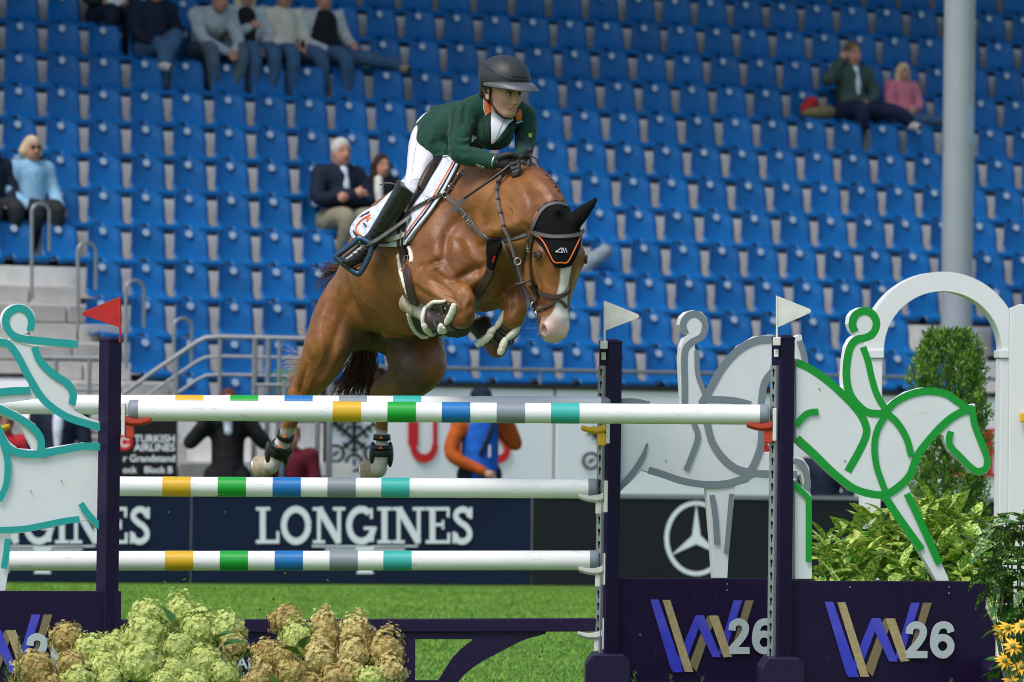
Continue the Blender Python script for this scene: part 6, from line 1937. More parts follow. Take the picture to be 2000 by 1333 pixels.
for x, y in ((933, 322), (938.5, 324.5), (944, 326)):
    c, nr = ray_hit(x, y, JB)
    if c is not None:
        g = G(); q_ = nr.to_track_quat('Y', 'Z').to_matrix(); g.tube([c + nr * 0.004 + q_ @ Vector((math.cos(a_) * .0062, 0, math.sin(a_) * .0062)) for a_ in np.linspace(0, 2 * math.pi, 13)[:-1]], 0.0018, n=6, closed=True); g.obj('button', M['metal'], rider, smooth=True)

M['seam'] = MAT('seam_dark', (0.004, 0.020, 0.014), rough=0.8)
for pts in ([(906, 206), (900, 222), (908, 246), (925, 262)], [(888, 214), (882, 250), (870, 300)], [(852, 262), (866, 266), (880, 263)], [(1012, 222), (1006, 244), (1008, 266)], [(930, 262), (928, 284), (932, 298)], [(938, 300), (948, 310), (953, 328)], [(826, 282), (838, 300), (850, 306), (884, 306)]):
    strap('jacket_seam', pts, 1.3, M['seam'], rider, bvh=JB, off=0.0005, th=0.0016)
BB = BVHTree.FromPolygons([tuple(p) for p in H3n(BV)], [tuple(int(i) for i in f) for f in BFc])
M['bseam'] = MAT('breeches_seam', (0.42, 0.44, 0.50), rough=0.8)
for pts in ([(823, 250), (812, 290), (806, 330), (802, 362)], [(806, 352), (818, 350), (832, 356)], [(828, 232), (842, 240), (852, 236)]):
    strap('breeches_seam', pts, 1.2, M['bseam'], rider, bvh=BB, off=0.0005, th=0.0014)
# gloves with five fingers closed on the rein and whip
def glove(palm, knuck, stepv, fwd, curl, back, thumb, wrist, r):
    F_ = Field(np.array(palm) - 46, np.array(palm) + 46, 1.5)
    F_.chain([tuple(wrist) + (11,), tuple((np.array(wrist) + np.array(palm)) / 2) + (11.5,), tuple(palm) + (13.5,)], 4)
    for i in range(4):
        k_ = np.array(knuck) + np.array(stepv) * i
        L = (0.95, 1.05, 1.0, 0.8)[i]
        p1 = k_ + np.array(fwd) * L; p2 = p1 + np.array(curl) * L; p3 = p2 + np.array(back) * L
        F_.cone(palm, k_, 11, r + 1.2, 5)
        F_.chain([tuple(k_) + (r + 0.8,), tuple(p1) + (r + 0.3,), tuple(p2) + (r,), tuple(p3) + (r - 0.5,)], 1.2, n=3)
    F_.chain([tuple(q) + (w,) for q, w in zip(thumb, (6.5, 6.0, 5.2, 4.6))], 2.5, n=3)
    v, f = F_.mesh(); v = smooth_mesh(v, f, 1, 0.3)
    return field_obj('glove', v, f, M['glove'], rider)
glove((986, 318, -304), (1000, 305, -306), (0.6, 8.4, -2.2), (11, 3.0, -4), (0.5, 10, -6), (-11, 4, 1), [(976, 308, -314), (988, 303, -318), (1000, 302, -318), (1009, 306, -316)], (970, 318, -299), 4.3)
glove((1020, 318, -258), (1028, 308, -266), (-1.5, 6.4, -2.0), (6, 2.0, -9), (-1, 8, -6), (-8, 3, 2), [(1014, 308, -262), (1020, 303, -272), (1026, 302, -278), (1030, 304, -282)], (1021, 311, -243), 4.4)
g = G(); c = np.array((966, 317, -297)); ax = unit((0.9, 0.22, -0.3)); u_ = unit(np.cross(ax, (0, 0, 1))); v_ = np.cross(ax, u_)
g.tube([H3(c + (u_ * math.cos(a_) + v_ * math.sin(a_)) * 13.5) for a_ in np.linspace(0, 2 * math.pi, 19)[:-1]], 0.006, n=6, closed=True); g.obj('bracelet', M['metal'], rider, smooth=True)

# boots
OF = Field((655, 335, -215), (840, 535, -40), 2.4)
OF.chain([(800, 362, -162, 26), (789, 386, -152, 26), (771, 414, -134, 24.5), (750, 442, -116, 20.5), (730, 466, -102, 16), (718, 480, -96, 14.5)], 5)
OF.chain([(720, 476, -96, 15), (708, 491, -100, 16), (694, 503, -106, 15.5), (679, 511, -112, 12)], 8)
OF.half((794, 364, -158), (0.62, -0.75, -0.1))
OV, OFc = OF.mesh(); OV = smooth_mesh(OV, OFc, 1, 0.3)
OV = sculpt(OV, OFc, [([(722, 462), (732, 470), (742, 474)], 2.6, -2), ([(730, 452), (740, 460), (750, 464)], 2.6, -2), ([(738, 442), (750, 450), (758, 453)], 2.8, -1.8), ([(748, 428), (760, 438), (770, 440)], 3, -1.6), ([(790, 372), (770, 410), (742, 446)], 2.5, -1.6), ([(700, 488), (708, 496), (712, 504)], 2.5, -2), ([(692, 496), (699, 504), (702, 512)], 2.5, -1.8), ([(768, 392), (782, 402), (790, 402)], 3.5, -1.6)])
boot = field_obj('boot', OV, OFc, M['bootl'], rider)
OB = BVHTree.FromPolygons([tuple(p) for p in H3n(OV)], [tuple(int(i) for i in f) for f in OFc])
strap('boot_sole', [(672, 517), (688, 522), (704, 516), (712, 502)], 4, M['brownl'], boot, bvh=OB, off=0.003)
g = G(); g.tube([H3(q) for q in ((741, 362, -120), (752, 358, -122), (764, 358, -126), (778, 363, -132))], 2.2 / KPX, n=6, flat=0.5); g.obj('pull_tab', M['greyl'], boot, smooth=True)
strap('spur_strap', [(702, 478), (712, 486), (722, 488)], 3, M['brownl'], boot, bvh=OB, off=0.004)

# helmet
HCn = HC + fu * 27 + ff * 2
def helm_pt(th, ph, r=(57, 44, 47)):
    """ph round the head from the front, th from the top."""
    rf_ = r[0] * (1.0 if math.cos(ph) > 0 else 0.98)
    return HCn + ff * (rf_ * math.sin(th) * math.cos(ph)) + fu * (r[1] * math.cos(th)) + fs_ * (r[2] * math.sin(th) * math.sin(ph))
hel = None
n1, n2 = 16, 40
vs = []; fs2 = []
def rim(ph):
    return math.radians(np.interp(abs(math.degrees(ph)), [0, 50, 90, 130, 180], [98, 100, 108, 128, 132]))
for j in range(n1 + 1):
    for i in range(n2):
        ph = 2 * math.pi * i / n2; ph = ph - 2 * math.pi if ph > math.pi else ph
        vs.append(H3(helm_pt(max(0.001, rim(ph) * j / n1), ph)))
fs2 = [(j * n2 + i, j * n2 + (i + 1) % n2, (j + 1) * n2 + (i + 1) % n2, (j + 1) * n2 + i) for j in range(n1) for i in range(n2)]
helm = mk('helmet', vs, fs2, M['helmet'], rider, smooth=True)
sm_ = helm.modifiers.new('thick', 'SOLIDIFY'); sm_.thickness = 0.012; sm_.offset = -1
# brim
vs = []; nb2 = 26
for i in range(nb2 + 1):
    ph = math.radians(-100 + 200 * i / nb2)
    a = helm_pt(rim(ph) - 0.10, ph, (57.6, 44, 47.6)); e = max(0, math.cos(ph * 0.9)) ** 0.8
    o_ = a + (ff * math.cos(ph) * 31 + fs_ * math.sin(ph) * 8) * e - fu * (3 + 11 * e)
    b = helm_pt(rim(ph) + 0.02, ph, (57.0, 44, 47)) - fu * 2
    for q in (a, a * 0.5 + o_ * 0.5 + fu * 2.2, o_, o_ - fu * 2, (b + o_) / 2 - fu * 0.5, b): vs.append(H3(q))
fs2 = [(i * 6 + j, i * 6 + (j + 1) % 6, (i + 1) * 6 + (j + 1) % 6, (i + 1) * 6 + j) for i in range(nb2) for j in range(6)]
fs2 += [tuple(range(6)), tuple(nb2 * 6 + j for j in range(5, -1, -1))]
mk('brim', vs, fs2, M['brim'], helm, smooth=True)
for pts in ([(20, 60), (45, 40), (70, 28), (92, 22)], [(55, 150), (62, 110), (70, 80), (84, 50), (88, 20), (88, -20)], [(86, 160), (90, 120), (93, 95)], [(78, 30), (80, 0), (78, -30)]):
    q = cr([(math.radians(a), math.radians(b)) for a, b in pts], 6)
    g = G(); g.tube([H3(helm_pt(float(a), float(b), (57.3, 44.3, 47.3))) for a, b in q], 0.9 / KPX, n=5); g.obj('helmet_seam', M['blackl'], helm, smooth=True)
g = G(); g.tube([H3(fp(*q)) for q in ((2, 10, 35), (2, -6, 35), (6, -24, 31), (16, -41, 22), (26, -51, 8), (27, -52, -6))], 2.6 / KPX, n=6, flat=0.5); g.obj('chin_strap', M['blackl'], helm, smooth=True)
g = G(); g.tube([H3(fp(*q)) for q in ((-14, 4, 36), (-10, -16, 35), (4, -26, 32))], 3.4 / KPX, n=6, flat=0.4); g.obj('chin_strap', M['blackl'], helm, smooth=True)
HF_ = Field(HC - 62, HC + 62, 2.6)
HF_.ell(fp(-16, 2, 0), (32, 34, 37), FB, 4); HF_.ell(fp(-34, -14, 0), (14, 20, 24), FB, 10)
HF_.cone(fp(4, 2, 34), fp(2, -16, 33), 3.5, 2, 4); HF_.cone(fp(4, 2, -34), fp(2, -16, -33), 3.5, 2, 4)
hv_, hf_ = HF_.mesh(); field_obj('hair', hv_, hf_, M['hair'], rider)

# whip
wh = thing('riding_whip', H3((980, 336, -316)), 'short black riding whip with a flat grey flap held by the rider', 'whip')
wp = [(1035, 294, -306), (1009, 313, -311), (980, 336, -318), (948, 359, -322), (920, 379, -316), (905, 389, -312)]
g = G(); g.tube([H3(q) for q in wp], [4.6 / KPX, 4.2 / KPX, 3.4 / KPX, 2.6 / KPX, 2.2 / KPX, 2.2 / KPX], n=8); g.obj('shaft', M['blackl'], wh, smooth=True)
g = G(); g.ellip(H3(wp[0]), (5.6 / KPX, 5.6 / KPX, 5 / KPX), nu=10, nv=8); g.obj('knob', M['blackl'], wh, smooth=True)
g = G(); g.plate([(908, 384), (914, 389), (886, 418), (882, 416), (879, 407), (894, 394)], lambda x, y: H3((x, y, -314)), Vector((0, 0.005, 0))); bevel(g.obj('flap', M['greyl'], wh), 0.001, 1)
# ------------------------------------------------------------------ spectators and photographers
def CM(name, c, **k):
    if name not in M: M[name] = MAT(name, c, rough=k.pop('rough', 0.8), spec=k.pop('spec', 0.2), var=0.20, vscale=14, bump=0.6, bscale=13, bdist=0.03, **k)
    return M[name]
SEATED = dict(pelvis=(0, -10, 0), waist=(0, -26, 1), chest=(0, -42, 2), neck=(0, -57, 0), head=(0, -70, -3),
              shR=(-18, -50, 2), elR=(-23, -26, -6), haR=(-8, -14, -28), shL=(18, -50, 2), elL=(23, -26, -6), haL=(8, -14, -28),
              hipR=(-9, -8, 0), knR=(-11, -9, -38), ftR=(-11, 36, -22), hipL=(9, -8, 0), knL=(11, -9, -38), ftL=(11, 36, -22))
STAND = dict(pelvis=(0, -95, 0), waist=(0, -112, 0), chest=(0, -130, 0), neck=(0, -148, 0), head=(0, -161, -3),
             shR=(-19, -141, 0), elR=(-24, -114, -3), haR=(-16, -96, -18), shL=(19, -141, 0), elL=(24, -114, -3), haL=(16, -96, -18),
             hipR=(-9, -92, 0), knR=(-10, -50, -1), ftR=(-11, -6, 0), hipL=(9, -92, 0), knL=(10, -50, -1), ftL=(11, -6, 0))
def person(O, ax, away, label, top, trousers, hair, skin=(0.46, 0.24, 0.17), base=SEATED, sc=1.0, pose=None, hairlen=0, shoes=(0.5, 0.5, 0.5), cut=None, group='people in the stand and along the arena edge', res=1.7, extra=None):
    """clothed figure: one continuous body, clothing and hair as children. ax: world direction of local x, away: world direction of local z."""
    J = dict(base); J.update(pose or {})
    J = {k: np.array(v, float) for k, v in J.items()}
    O = Vector(O)
    t = thing('person', O, label, 'person', group)
    axn, awn = np.array(ax), np.array(away)
    pts = np.array(list(J.values()))
    lo, hi = pts.min(0) - 17, pts.max(0) + 17
    def build(name, fn, mat, tint=None):
        f = Field(lo, hi, res); fn(f)
        v, q = f.mesh()
        if not len(v): return None
        cc = tint(v) if tint else None
        v = v * sc / 100.0
        W = v[:, :1] * axn + v[:, 2:3] * awn + np.stack([0 * v[:, 0], 0 * v[:, 0], -v[:, 1]], 1)
        me = bpy.data.meshes.new(name); me.from_pydata(W.tolist(), [], q.tolist())
        me.polygons.foreach_set('use_smooth', [True] * len(me.polygons)); me.materials.append(mat)
        if cc is not None:
            at = me.color_attributes.new('Col', 'FLOAT_COLOR', 'POINT'); c4_ = np.ones((len(v), 4), np.float32); c4_[:, :3] = cc; at.data.foreach_set('color', c4_.ravel())
        o = bpy.data.objects.new(name, me); COL.objects.link(o); o.parent = t; ORG[o.name] = O
        return o
    def c4(k, r): return tuple(J[k]) + (r,)
    hd = J['head']
    def body(f):
        f.chain([c4('pelvis', 11), c4('waist', 10), c4('chest', 11), c4('neck', 5.5)], 4)
        f.chain([c4('neck', 5.5), tuple(hd + (0, 5, 1)) + (6,)], 4)
        for s in 'RL':
            f.chain([tuple(J['sh' + s] * .8 + J['chest'] * .2) + (6,), c4('sh' + s, 5), c4('el' + s, 3.8), c4('ha' + s, 3.2)], 3)
            h, e = J['ha' + s], J['el' + s]; d = unit(h - e)
            f.ell(h + d * 4, (4.2, 4.5, 4.2), None, 2)
            sd = unit(np.cross(d, (0, 0.3, 1)))
            for i in range(4): f.cone(h + d * 5 + sd * (i - 1.5) * 1.8, h + d * 10 + sd * (i - 1.5) * 1.7 + np.array((0, 1.5, 0)), 1.2, 1.0, 0.8)
            f.cone(h + d * 2 + sd * 3, h + d * 6 + sd * 5.5, 1.4, 1.1, 1)
            f.chain([c4('hip' + s, 7), c4('kn' + s, 5), c4('ft' + s, 4)], 4)
        f.ell(hd, (7.6, 10.5, 9.2), None, 2)
        f.ell(hd + (0, 6, -3), (5.8, 6, 6), None, 4)
        f.cone(hd + (0, -1, -8.5), hd + (0, 3, -10.2), 1.2, 1.7, 1.5)
        for s in (-1, 1): f.ell(hd + (s * 3.2, -1, -9.2), (1.8, 1.2, 1.5), None, 1, sub=True); f.ell(hd + (s * 7.6, 1, 1), (1.4, 2.8, 2), None, 1)
    def facec(v):
        l = v - hd; w = np.tile(np.array(skin), (len(v), 1)); fr = (l[:, 2] < -3)[:, None]
        def mm(col, a):
            nonlocal w
            a = (np.clip(a, 0, 1) * fr[:, 0])[:, None]; w = w * (1 - a) + np.array(col) * a
        ex = np.abs(l[:, 0]) - 3.3
        mm((0.05, 0.03, 0.025), np.exp(-(ex / 1.9) ** 2 - ((l[:, 1] + 1) / 1.3) ** 2)); mm((0.07, 0.04, 0.03), np.exp(-(ex / 2.6) ** 4 - ((l[:, 1] + 3.4) / 1.0) ** 2) * .8)
        mm((0.34, 0.09, 0.08), np.exp(-(l[:, 0] / 2.9) ** 4 - ((l[:, 1] - 6.2) / 1.1) ** 2) * .9)
        mm((skin[0] * 1.1, skin[1] * .8, skin[2] * .75), np.exp(-((np.abs(l[:, 0]) - 4.6) / 2.2) ** 2 - ((l[:, 1] - 2.5) / 2.4) ** 2) * .6)
        return w
    if 'skin_people' not in M: M['skin_people'] = MAT('skin_people', (0.4, 0.2, 0.15), rough=0.55, spec=0.3, attr='Col')
    build('body', body, M['skin_people'], facec)
    def topf(f):
        f.chain([c4('pelvis', 15.5), c4('waist', 15), c4('chest', 15.5)], 5)
        f.chain([c4('shR', 8), tuple(J['chest'] + (0, -6, 0)) + (11,), c4('shL', 8)], 6)
        f.cone(J['chest'] + (0, -8, 0), J['neck'] + (0, -1, 0), 9, 6.5, 4)
        for s in 'RL': f.chain([c4('sh' + s, 8), c4('el' + s, 6.6), tuple(J['el' + s] * .12 + J['ha' + s] * .88) + (4.9,)], 4)
    build('top', topf, top)
    def trf(f):
        f.chain([c4('hipR', 12.5), c4('pelvis', 12), c4('hipL', 12.5)], 5)
        for s in 'RL': f.chain([c4('hip' + s, 11.5), c4('kn' + s, 8.2), tuple(J['kn' + s] * .12 + J['ft' + s] * .88) + (6.4,)], 5)
    build('trousers', trf, trousers)
    for s in 'RL':
        q = J['ft' + s]
        build('shoe', lambda f: f.chain([tuple(q + (0, 2, 3)) + (5.2,), tuple(q + (0, 4, -6)) + (4.8,), tuple(q + (0, 5, -14)) + (3.8,)], 3), CM('shoe_%d' % int(shoes[0] * 100 + shoes[2] * 1000), shoes))
    if hair is not None:
        def haf(f):
            f.ell(hd + (0, -2.6, 1.6), (8.8, 10.6, 9.8), None, 2)
            if hairlen: f.chain([tuple(hd + (-7, 0, 3)) + (4.5,), tuple(hd + (-8, hairlen * .6, 3)) + (4.5,), tuple(hd + (-8, hairlen, 2)) + (3,)], 3); f.chain([tuple(hd + (7, 0, 3)) + (4.5,), tuple(hd + (8, hairlen * .6, 3)) + (4.5,), tuple(hd + (8, hairlen, 2)) + (3,)], 3); f.ell(hd + (0, 5, 6), (8, 10, 5), None, 3)
            f.ell(hd + (0, 3.4, -8.8), (7.3, 9.4, 7.2), None, 2, sub=True)
        build('hair', haf, hair)
    for nm, fn, mt in (extra(J) if extra else ()): build(nm, fn, mt)
    return t
def seat_row(px, k):
    """world point on the pan of row k under photo column px."""
    s = 0.55 + DEPTH * k + 0.42 - 0.10
    y = 700 - 63 * k
    return stand_pt(t_at(px, y, s), s, TREAD0 + RISE * k + 0.43 + 0.02)
h_grey = CM('hair_grey', (0.50, 0.48, 0.45)); h_blond = CM('hair_blond', (0.55, 0.43, 0.27)); h_dark = CM('hair_brown', (0.035, 0.02, 0.014)); h_mid = CM('hair_mid', (0.16, 0.09, 0.05))
navy = CM('cloth_navy', (0.010, 0.016, 0.034)); denim = CM('cloth_denim', (0.045, 0.10, 0.19)); khaki = CM('cloth_khaki', (0.24, 0.22, 0.15)); blackc = CM('cloth_black', (0.012, 0.012, 0.014))
FR = dict(ax=UD, away=ND)
def sp(px, k, label, **kw):
    kw['sc'] = kw.get('sc', 1.0) * 1.12
    if k == 9: kw['pose'] = {**dict(knR=(-11, -9, -43), ftR=(-11, 36, -40), knL=(11, -9, -43), ftL=(11, 36, -40)), **kw.get('pose', {})}
    return person(seat_row(px, k), UD, ND, label, **kw)
def glasses(J):
    h = J['head']
    return [('sunglasses', lambda f: (f.ell(h + (-3.4, -1, -9.4), (3.0, 2.3, 1.4), None, 1), f.ell(h + (3.4, -1, -9.4), (3.0, 2.3, 1.4), None, 1)), blackc)]
def scarf(J):
    n = J['neck']; c = J['chest']
    return [('scarf', lambda f: (f.chain([tuple(n + (-7, 2, -8)) + (4.5,), tuple(c + (-9, 4, -15)) + (4.5,), tuple(c + (-6, 26, -17)) + (4,)], 3),), CM('scarf_white', (0.62, 0.62, 0.58)))]
def shirtv(J):
    n = J['neck']; c = J['chest']
    return [('shirt', lambda f: (f.chain([tuple(n + (0, 3, -6)) + (4.5,), tuple(c + (0, 2, -13)) + (4,), tuple(c + (0, 14, -15.5)) + (2,)], 3),), CM('shirt_pale', (0.55, 0.60, 0.70)))]
sp(58, 4, 'blonde woman in sunglasses and light blue sweater sitting at the left edge', top=CM('cloth_lightblue', (0.24, 0.44, 0.62)), trousers=CM('cloth_dark', (0.02, 0.025, 0.03)), hair=h_blond, hairlen=6, sc=0.98, pose=dict(haR=(-14, -10, -36), haL=(16, -10, -36)), extra=glasses)
sp(-24, 4, 'person in dark navy cut off by the left edge beside the woman in blue', top=navy, trousers=CM('cloth_dark', (0.02, 0.025, 0.03)), hair=h_mid, sc=1.0)
sp(662, 4, 'grey-haired man in navy jacket with folded arms behind the rider', top=navy, trousers=khaki, hair=h_grey, skin=(0.50, 0.24, 0.18), sc=1.10, pose=dict(elR=(-25, -28, -8), haR=(6, -33, -19), elL=(25, -28, -8), haL=(-6, -29, -22), knR=(-15, -8, -42), knL=(16, -8, -42)), extra=shirtv)
sp(742, 4, 'dark-haired woman with a white scarf beside the grey-haired man', top=blackc, trousers=CM('cloth_dark', (0.02, 0.025, 0.03)), hair=h_dark, hairlen=20, sc=0.93, extra=scarf)
sp(1662, 8, 'man in grey-green sweater with one hand raised to his head', top=CM('cloth_greygreen', (0.045, 0.075, 0.068)), trousers=CM('cloth_deepnavy', (0.012, 0.018, 0.05)), hair=h_mid, sc=1.04, pose=dict(elR=(-33, -42, -6), haR=(-15, -64, -5), haL=(4, -18, -20), elL=(26, -28, -4), knL=(24, -10, -40), ftL=(42, 2, -50)), extra=shirtv)
sp(1762, 8, 'child in a pink top with jeans stretched along the seats', top=CM('cloth_pink', (0.55, 0.17, 0.24)), trousers=denim, hair=h_blond, hairlen=14, sc=0.80, pose=dict(haR=(-2, -20, -20), haL=(4, -18, -20), knR=(20, -4, -30), knL=(28, -4, -24), ftR=(62, -4, -34), ftL=(68, -4, -28)), shoes=(0.5, 0.42, 0.3))
sp(205, 10, 'person in dark green at the top left holding white papers', top=CM('cloth_darkgreen', (0.014, 0.022, 0.016)), trousers=navy, hair=h_mid, pose=dict(haR=(-14, -22, -26), haL=(10, -20, -26)),
   extra=lambda J: [('papers', lambda f: f.ell((-4, -26, -34), (13, 10, 1.8), [unit((1, -0.4, 0)), unit((0.4, 1, 0.2)), unit((0, 0, 1))], 1), M['white'])])
sp(300, 9, 'person in navy jacket and jeans with hands on the knee, top left', top=navy, trousers=denim, hair=h_mid, pose=dict(haR=(-12, -10, -40), haL=(-4, -14, -42), knL=(2, -20, -44), ftL=(-14, 8, -50)))
sp(402, 9, 'man in light grey hooded jacket leaning forward, hands clasped, top left', top=CM('cloth_lightgrey', (0.34, 0.38, 0.42)), trousers=CM('cloth_bluegrey', (0.07, 0.11, 0.15)), hair=h_mid, skin=(0.42, 0.21, 0.15), pose=dict(chest=(0, -38, -14), neck=(0, -50, -22), head=(0, -60, -30), shR=(-19, -45, -14), shL=(19, -45, -14), elR=(-20, -20, -32), elL=(20, -20, -32), haR=(2, -6, -46), haL=(8, -6, -46), knR=(-17, -8, -43), knL=(18, -8, -43)))
sp(476, 9, 'woman in pale grey cardigan over black with white sneaker, top left', top=CM('cloth_palegrey', (0.40, 0.44, 0.47)), trousers=denim, hair=h_blond, hairlen=16, pose=dict(haR=(-2, -36, -18), haL=(6, -12, -32), elL=(22, -26, -10)), shoes=(0.75, 0.75, 0.72),
   extra=lambda J: [('vest', lambda f: f.chain([(-2, -46, -5, 11.5), (-3, -32, -5, 12.5), (-3, -16, -5, 12.5)], 4), blackc)])
sp(550, 9, 'person in cream sweater looking down at a phone, top left', top=CM('cloth_cream', (0.56, 0.53, 0.46)), trousers=denim, hair=h_dark, skin=(0.42, 0.22, 0.15), pose=dict(haR=(-2, -18, -26), haL=(12, -16, -26), knL=(22, -8, -40), ftL=(30, 34, -36)),
   extra=lambda J: [('phone', lambda f: f.ell((6, -20, -34), (3, 5, 1.6), None, 1), blackc)])
sp(628, 9, 'person in white and black top with one shoe stretched to the right, top', top=CM('cloth_whiteblack', (0.42, 0.44, 0.46)), trousers=denim, hair=h_mid, pose=dict(elL=(26, -30, -4), haL=(24, -22, -22), knL=(30, -8, -34), ftL=(70, -2, -44), knR=(2, -8, -44), ftR=(8, 34, -40)), shoes=(0.28, 0.23, 0.17),
   extra=lambda J: [('vest', lambda f: f.chain([(0, -44, 1, 16.4), (0, -30, 1, 16.4), (0, -14, 0, 16.4)], 4), blackc)])
# people along the rail below the stand
def stn(px, hy, d, label, **kw):
    """standing person whose head centre shows at (px, hy)."""
    c = P(px, hy, d); s_ = kw.pop('sc', 1.0)
    zf = c.z - 1.61 * s_
    fa = math.radians(kw.pop('face', 0))
    return person((c.x, c.y, zf), Vector((math.cos(fa), math.sin(fa), 0)), Vector((-math.sin(fa), math.cos(fa), 0)), label, base=STAND, sc=s_, **kw)
stn(116, 772, 60.9, 'man in navy zip jacket and white shirt standing behind the teal cut-out', top=navy, trousers=navy, hair=h_mid, sc=1.06, pose=dict(haR=(-6, -100, -16), haL=(4, -100, -16)), extra=lambda J: [('shirt', lambda f: f.chain([(0, -144, -8, 5), (0, -132, -14, 5), (0, -112, -15.5, 3)], 3), CM('shirt_pale', (0.55, 0.60, 0.70)))])
stn(12, 826, 60.9, 'person with a bright pink scarf and red jacket at the left edge', top=CM('cloth_red', (0.40, 0.02, 0.03)), trousers=navy, hair=h_dark, skin=(0.26, 0.12, 0.08), sc=0.92, extra=lambda J: [('scarf', lambda f: f.chain([(-4, -146, -9, 5), (0, -132, -15, 8), (4, -112, -15, 8)], 4), CM('cloth_magenta', (0.62, 0.02, 0.20)))])
stn(446, 786, 60.8, 'photographer in black jacket with raised arms behind the poles', top=blackc, trousers=blackc, hair=CM('hair_red', (0.10, 0.035, 0.02)), sc=1.08, pose=dict(elR=(-34, -124, -8), haR=(-14, -150, -18), elL=(34, -124, -8), haL=(14, -150, -18)), extra=lambda J: [('camera', lambda f: (f.ell((0, -156, -18), (8, 5.5, 5), None, 2), f.cone((0, -156, -22), (0, -156, -34), 4.5, 5, 1)), blackc), ('scarf', lambda f: f.chain([(0, -145, -8, 5), (1, -134, -14, 4)], 3), CM('shirt_pale', (0.55, 0.60, 0.70)))])
stn(570, 852, 60.9, 'person in maroon sweater behind the nearer hind hoof', top=CM('cloth_maroon', (0.10, 0.008, 0.020)), trousers=navy, hair=h_mid, skin=(0.44, 0.21, 0.16), sc=0.98, pose=dict(haR=(-4, -112, -20), haL=(12, -114, -20)), extra=lambda J: [('bag_strap', lambda f: f.chain([(-8, -146, -6, 3), (-9, -132, -15, 3), (-9, -112, -16, 3)], 3), CM('cloth_bluegrey', (0.07, 0.11, 0.15)))])
M['bibblue'] = CM('bib_blue', (0.012, 0.11, 0.50))
ph = stn(938, 786, 60.6, 'photographer in blue numbered bib over an orange sweater, with a long lens', top=CM('cloth_orange', (0.42, 0.085, 0.012)), trousers=navy, hair=h_dark, sc=1.04, face=22, pose=dict(elR=(-31, -112, -6), haR=(-2, -94, -22), elL=(34, -122, -6), haL=(16, -156, -20)),
    extra=lambda J: [('bib', lambda f: f.chain([(0, -138, -1, 17), (0, -124, -1, 17.5), (0, -108, -1, 17.5), (0, -92, -1, 17)], 4), M['bibblue']), ('camera', lambda f: (f.ell((9, -160, -20), (8, 6, 5), None, 2), f.cone((9, -160, -24), (14, -160, -48), 5, 6.5, 1)), blackc), ('cap', lambda f: (f.ell((0, -168, -2), (10.5, 7.5, 11), None, 2), f.ell((0, -165, -13), (7, 1.6, 7), None, 2)), navy),
                     ('camera_strap', lambda f: f.chain([(9, -147, -12, 2.2), (3, -132, -19, 2.2), (-7, -112, -20, 2.2)], 2), blackc)])
text_mesh('1', 0.16, lambda a, b: Vector(ph.location) + Vector((math.cos(math.radians(22)), math.sin(math.radians(22)), 0)) * (a - 0.02) + Vector((math.sin(math.radians(22)), -math.cos(math.radians(22)), 0)) * 0.212 + Vector((0, 0, 1.14 + b)), 'bib_number', M['letter'], ph, 0.03)
stn(1612, 872, 60.9, 'person in dark navy leaning on the boards behind the green cut-out', top=navy, trousers=navy, hair=h_mid, sc=0.98, pose=dict(haR=(-18, -98, -24), haL=(4, -98, -26)))
# belongings on the seats
def blob(name, parts, mat, O, label, cat, sc=1.0):
    t = thing(name, O, label, cat)
    for nm, fn, mt in parts:
        f = Field((-60, -70, -45), (60, 20, 45), 1.6); fn(f); v, q = f.mesh(); v = v * sc / 100
        W = v[:, :1] * np.array(UD) + v[:, 2:3] * np.array(ND) + np.stack([0 * v[:, 0], 0 * v[:, 0], -v[:, 1]], 1)
        me = bpy.data.meshes.new(nm); me.from_pydata(W.tolist(), [], q.tolist()); me.polygons.foreach_set('use_smooth', [True] * len(me.polygons)); me.materials.append(mt)
        o = bpy.data.objects.new(nm, me); COL.objects.link(o); o.parent = t
    return t
blob('bag', [('bag_body', lambda f: (f.ell((0, -8, 0), (20, 9, 14), None, 5), f.ell((16, -10, 2), (14, 9, 12), None, 6)), CM('cloth_olive', (0.19, 0.16, 0.08))), ('red_cloth', lambda f: (f.ell((-6, -20, -2), (9, 8, 8), None, 5), f.ell((-14, -12, 0), (6, 9, 7), None, 4)), CM('cloth_red', (0.40, 0.02, 0.03)))], None, seat_row(1592, 8), 'olive bag with a red cloth on the seat beside the man in grey-green', 'bag')
blob('backpack', [('bag_body', lambda f: (f.ell((0, -14, 0), (17, 24, 12), None, 5), f.ell((2, -4, -10), (12, 12, 8), None, 5)), navy)], None, stand_pt(t_at(452, 160, 0.55 + DEPTH * 8 + 0.1), 0.55 + DEPTH * 9 + 0.05, TREAD0 + RISE * 9 + 0.06), 'navy backpack at the feet of the man in the grey hooded jacket', 'backpack', 1.15)
blob('grey_bundle', [('cloth', lambda f: (f.chain([(-14, 6, 0, 7), (0, -4, 0, 9), (16, -14, 0, 8)], 3), f.ell((-8, 14, 0), (8, 8, 8), None, 5)), CM('cloth_bundle', (0.22, 0.26, 0.30)))], None, seat_row(1158, 3) + Vector((0, 0, 0.10)), 'pale grey bundle lying across a seat right of the horse ears', 'bundle')  # shape of unknown identity, built as a loose grey cloth bundle
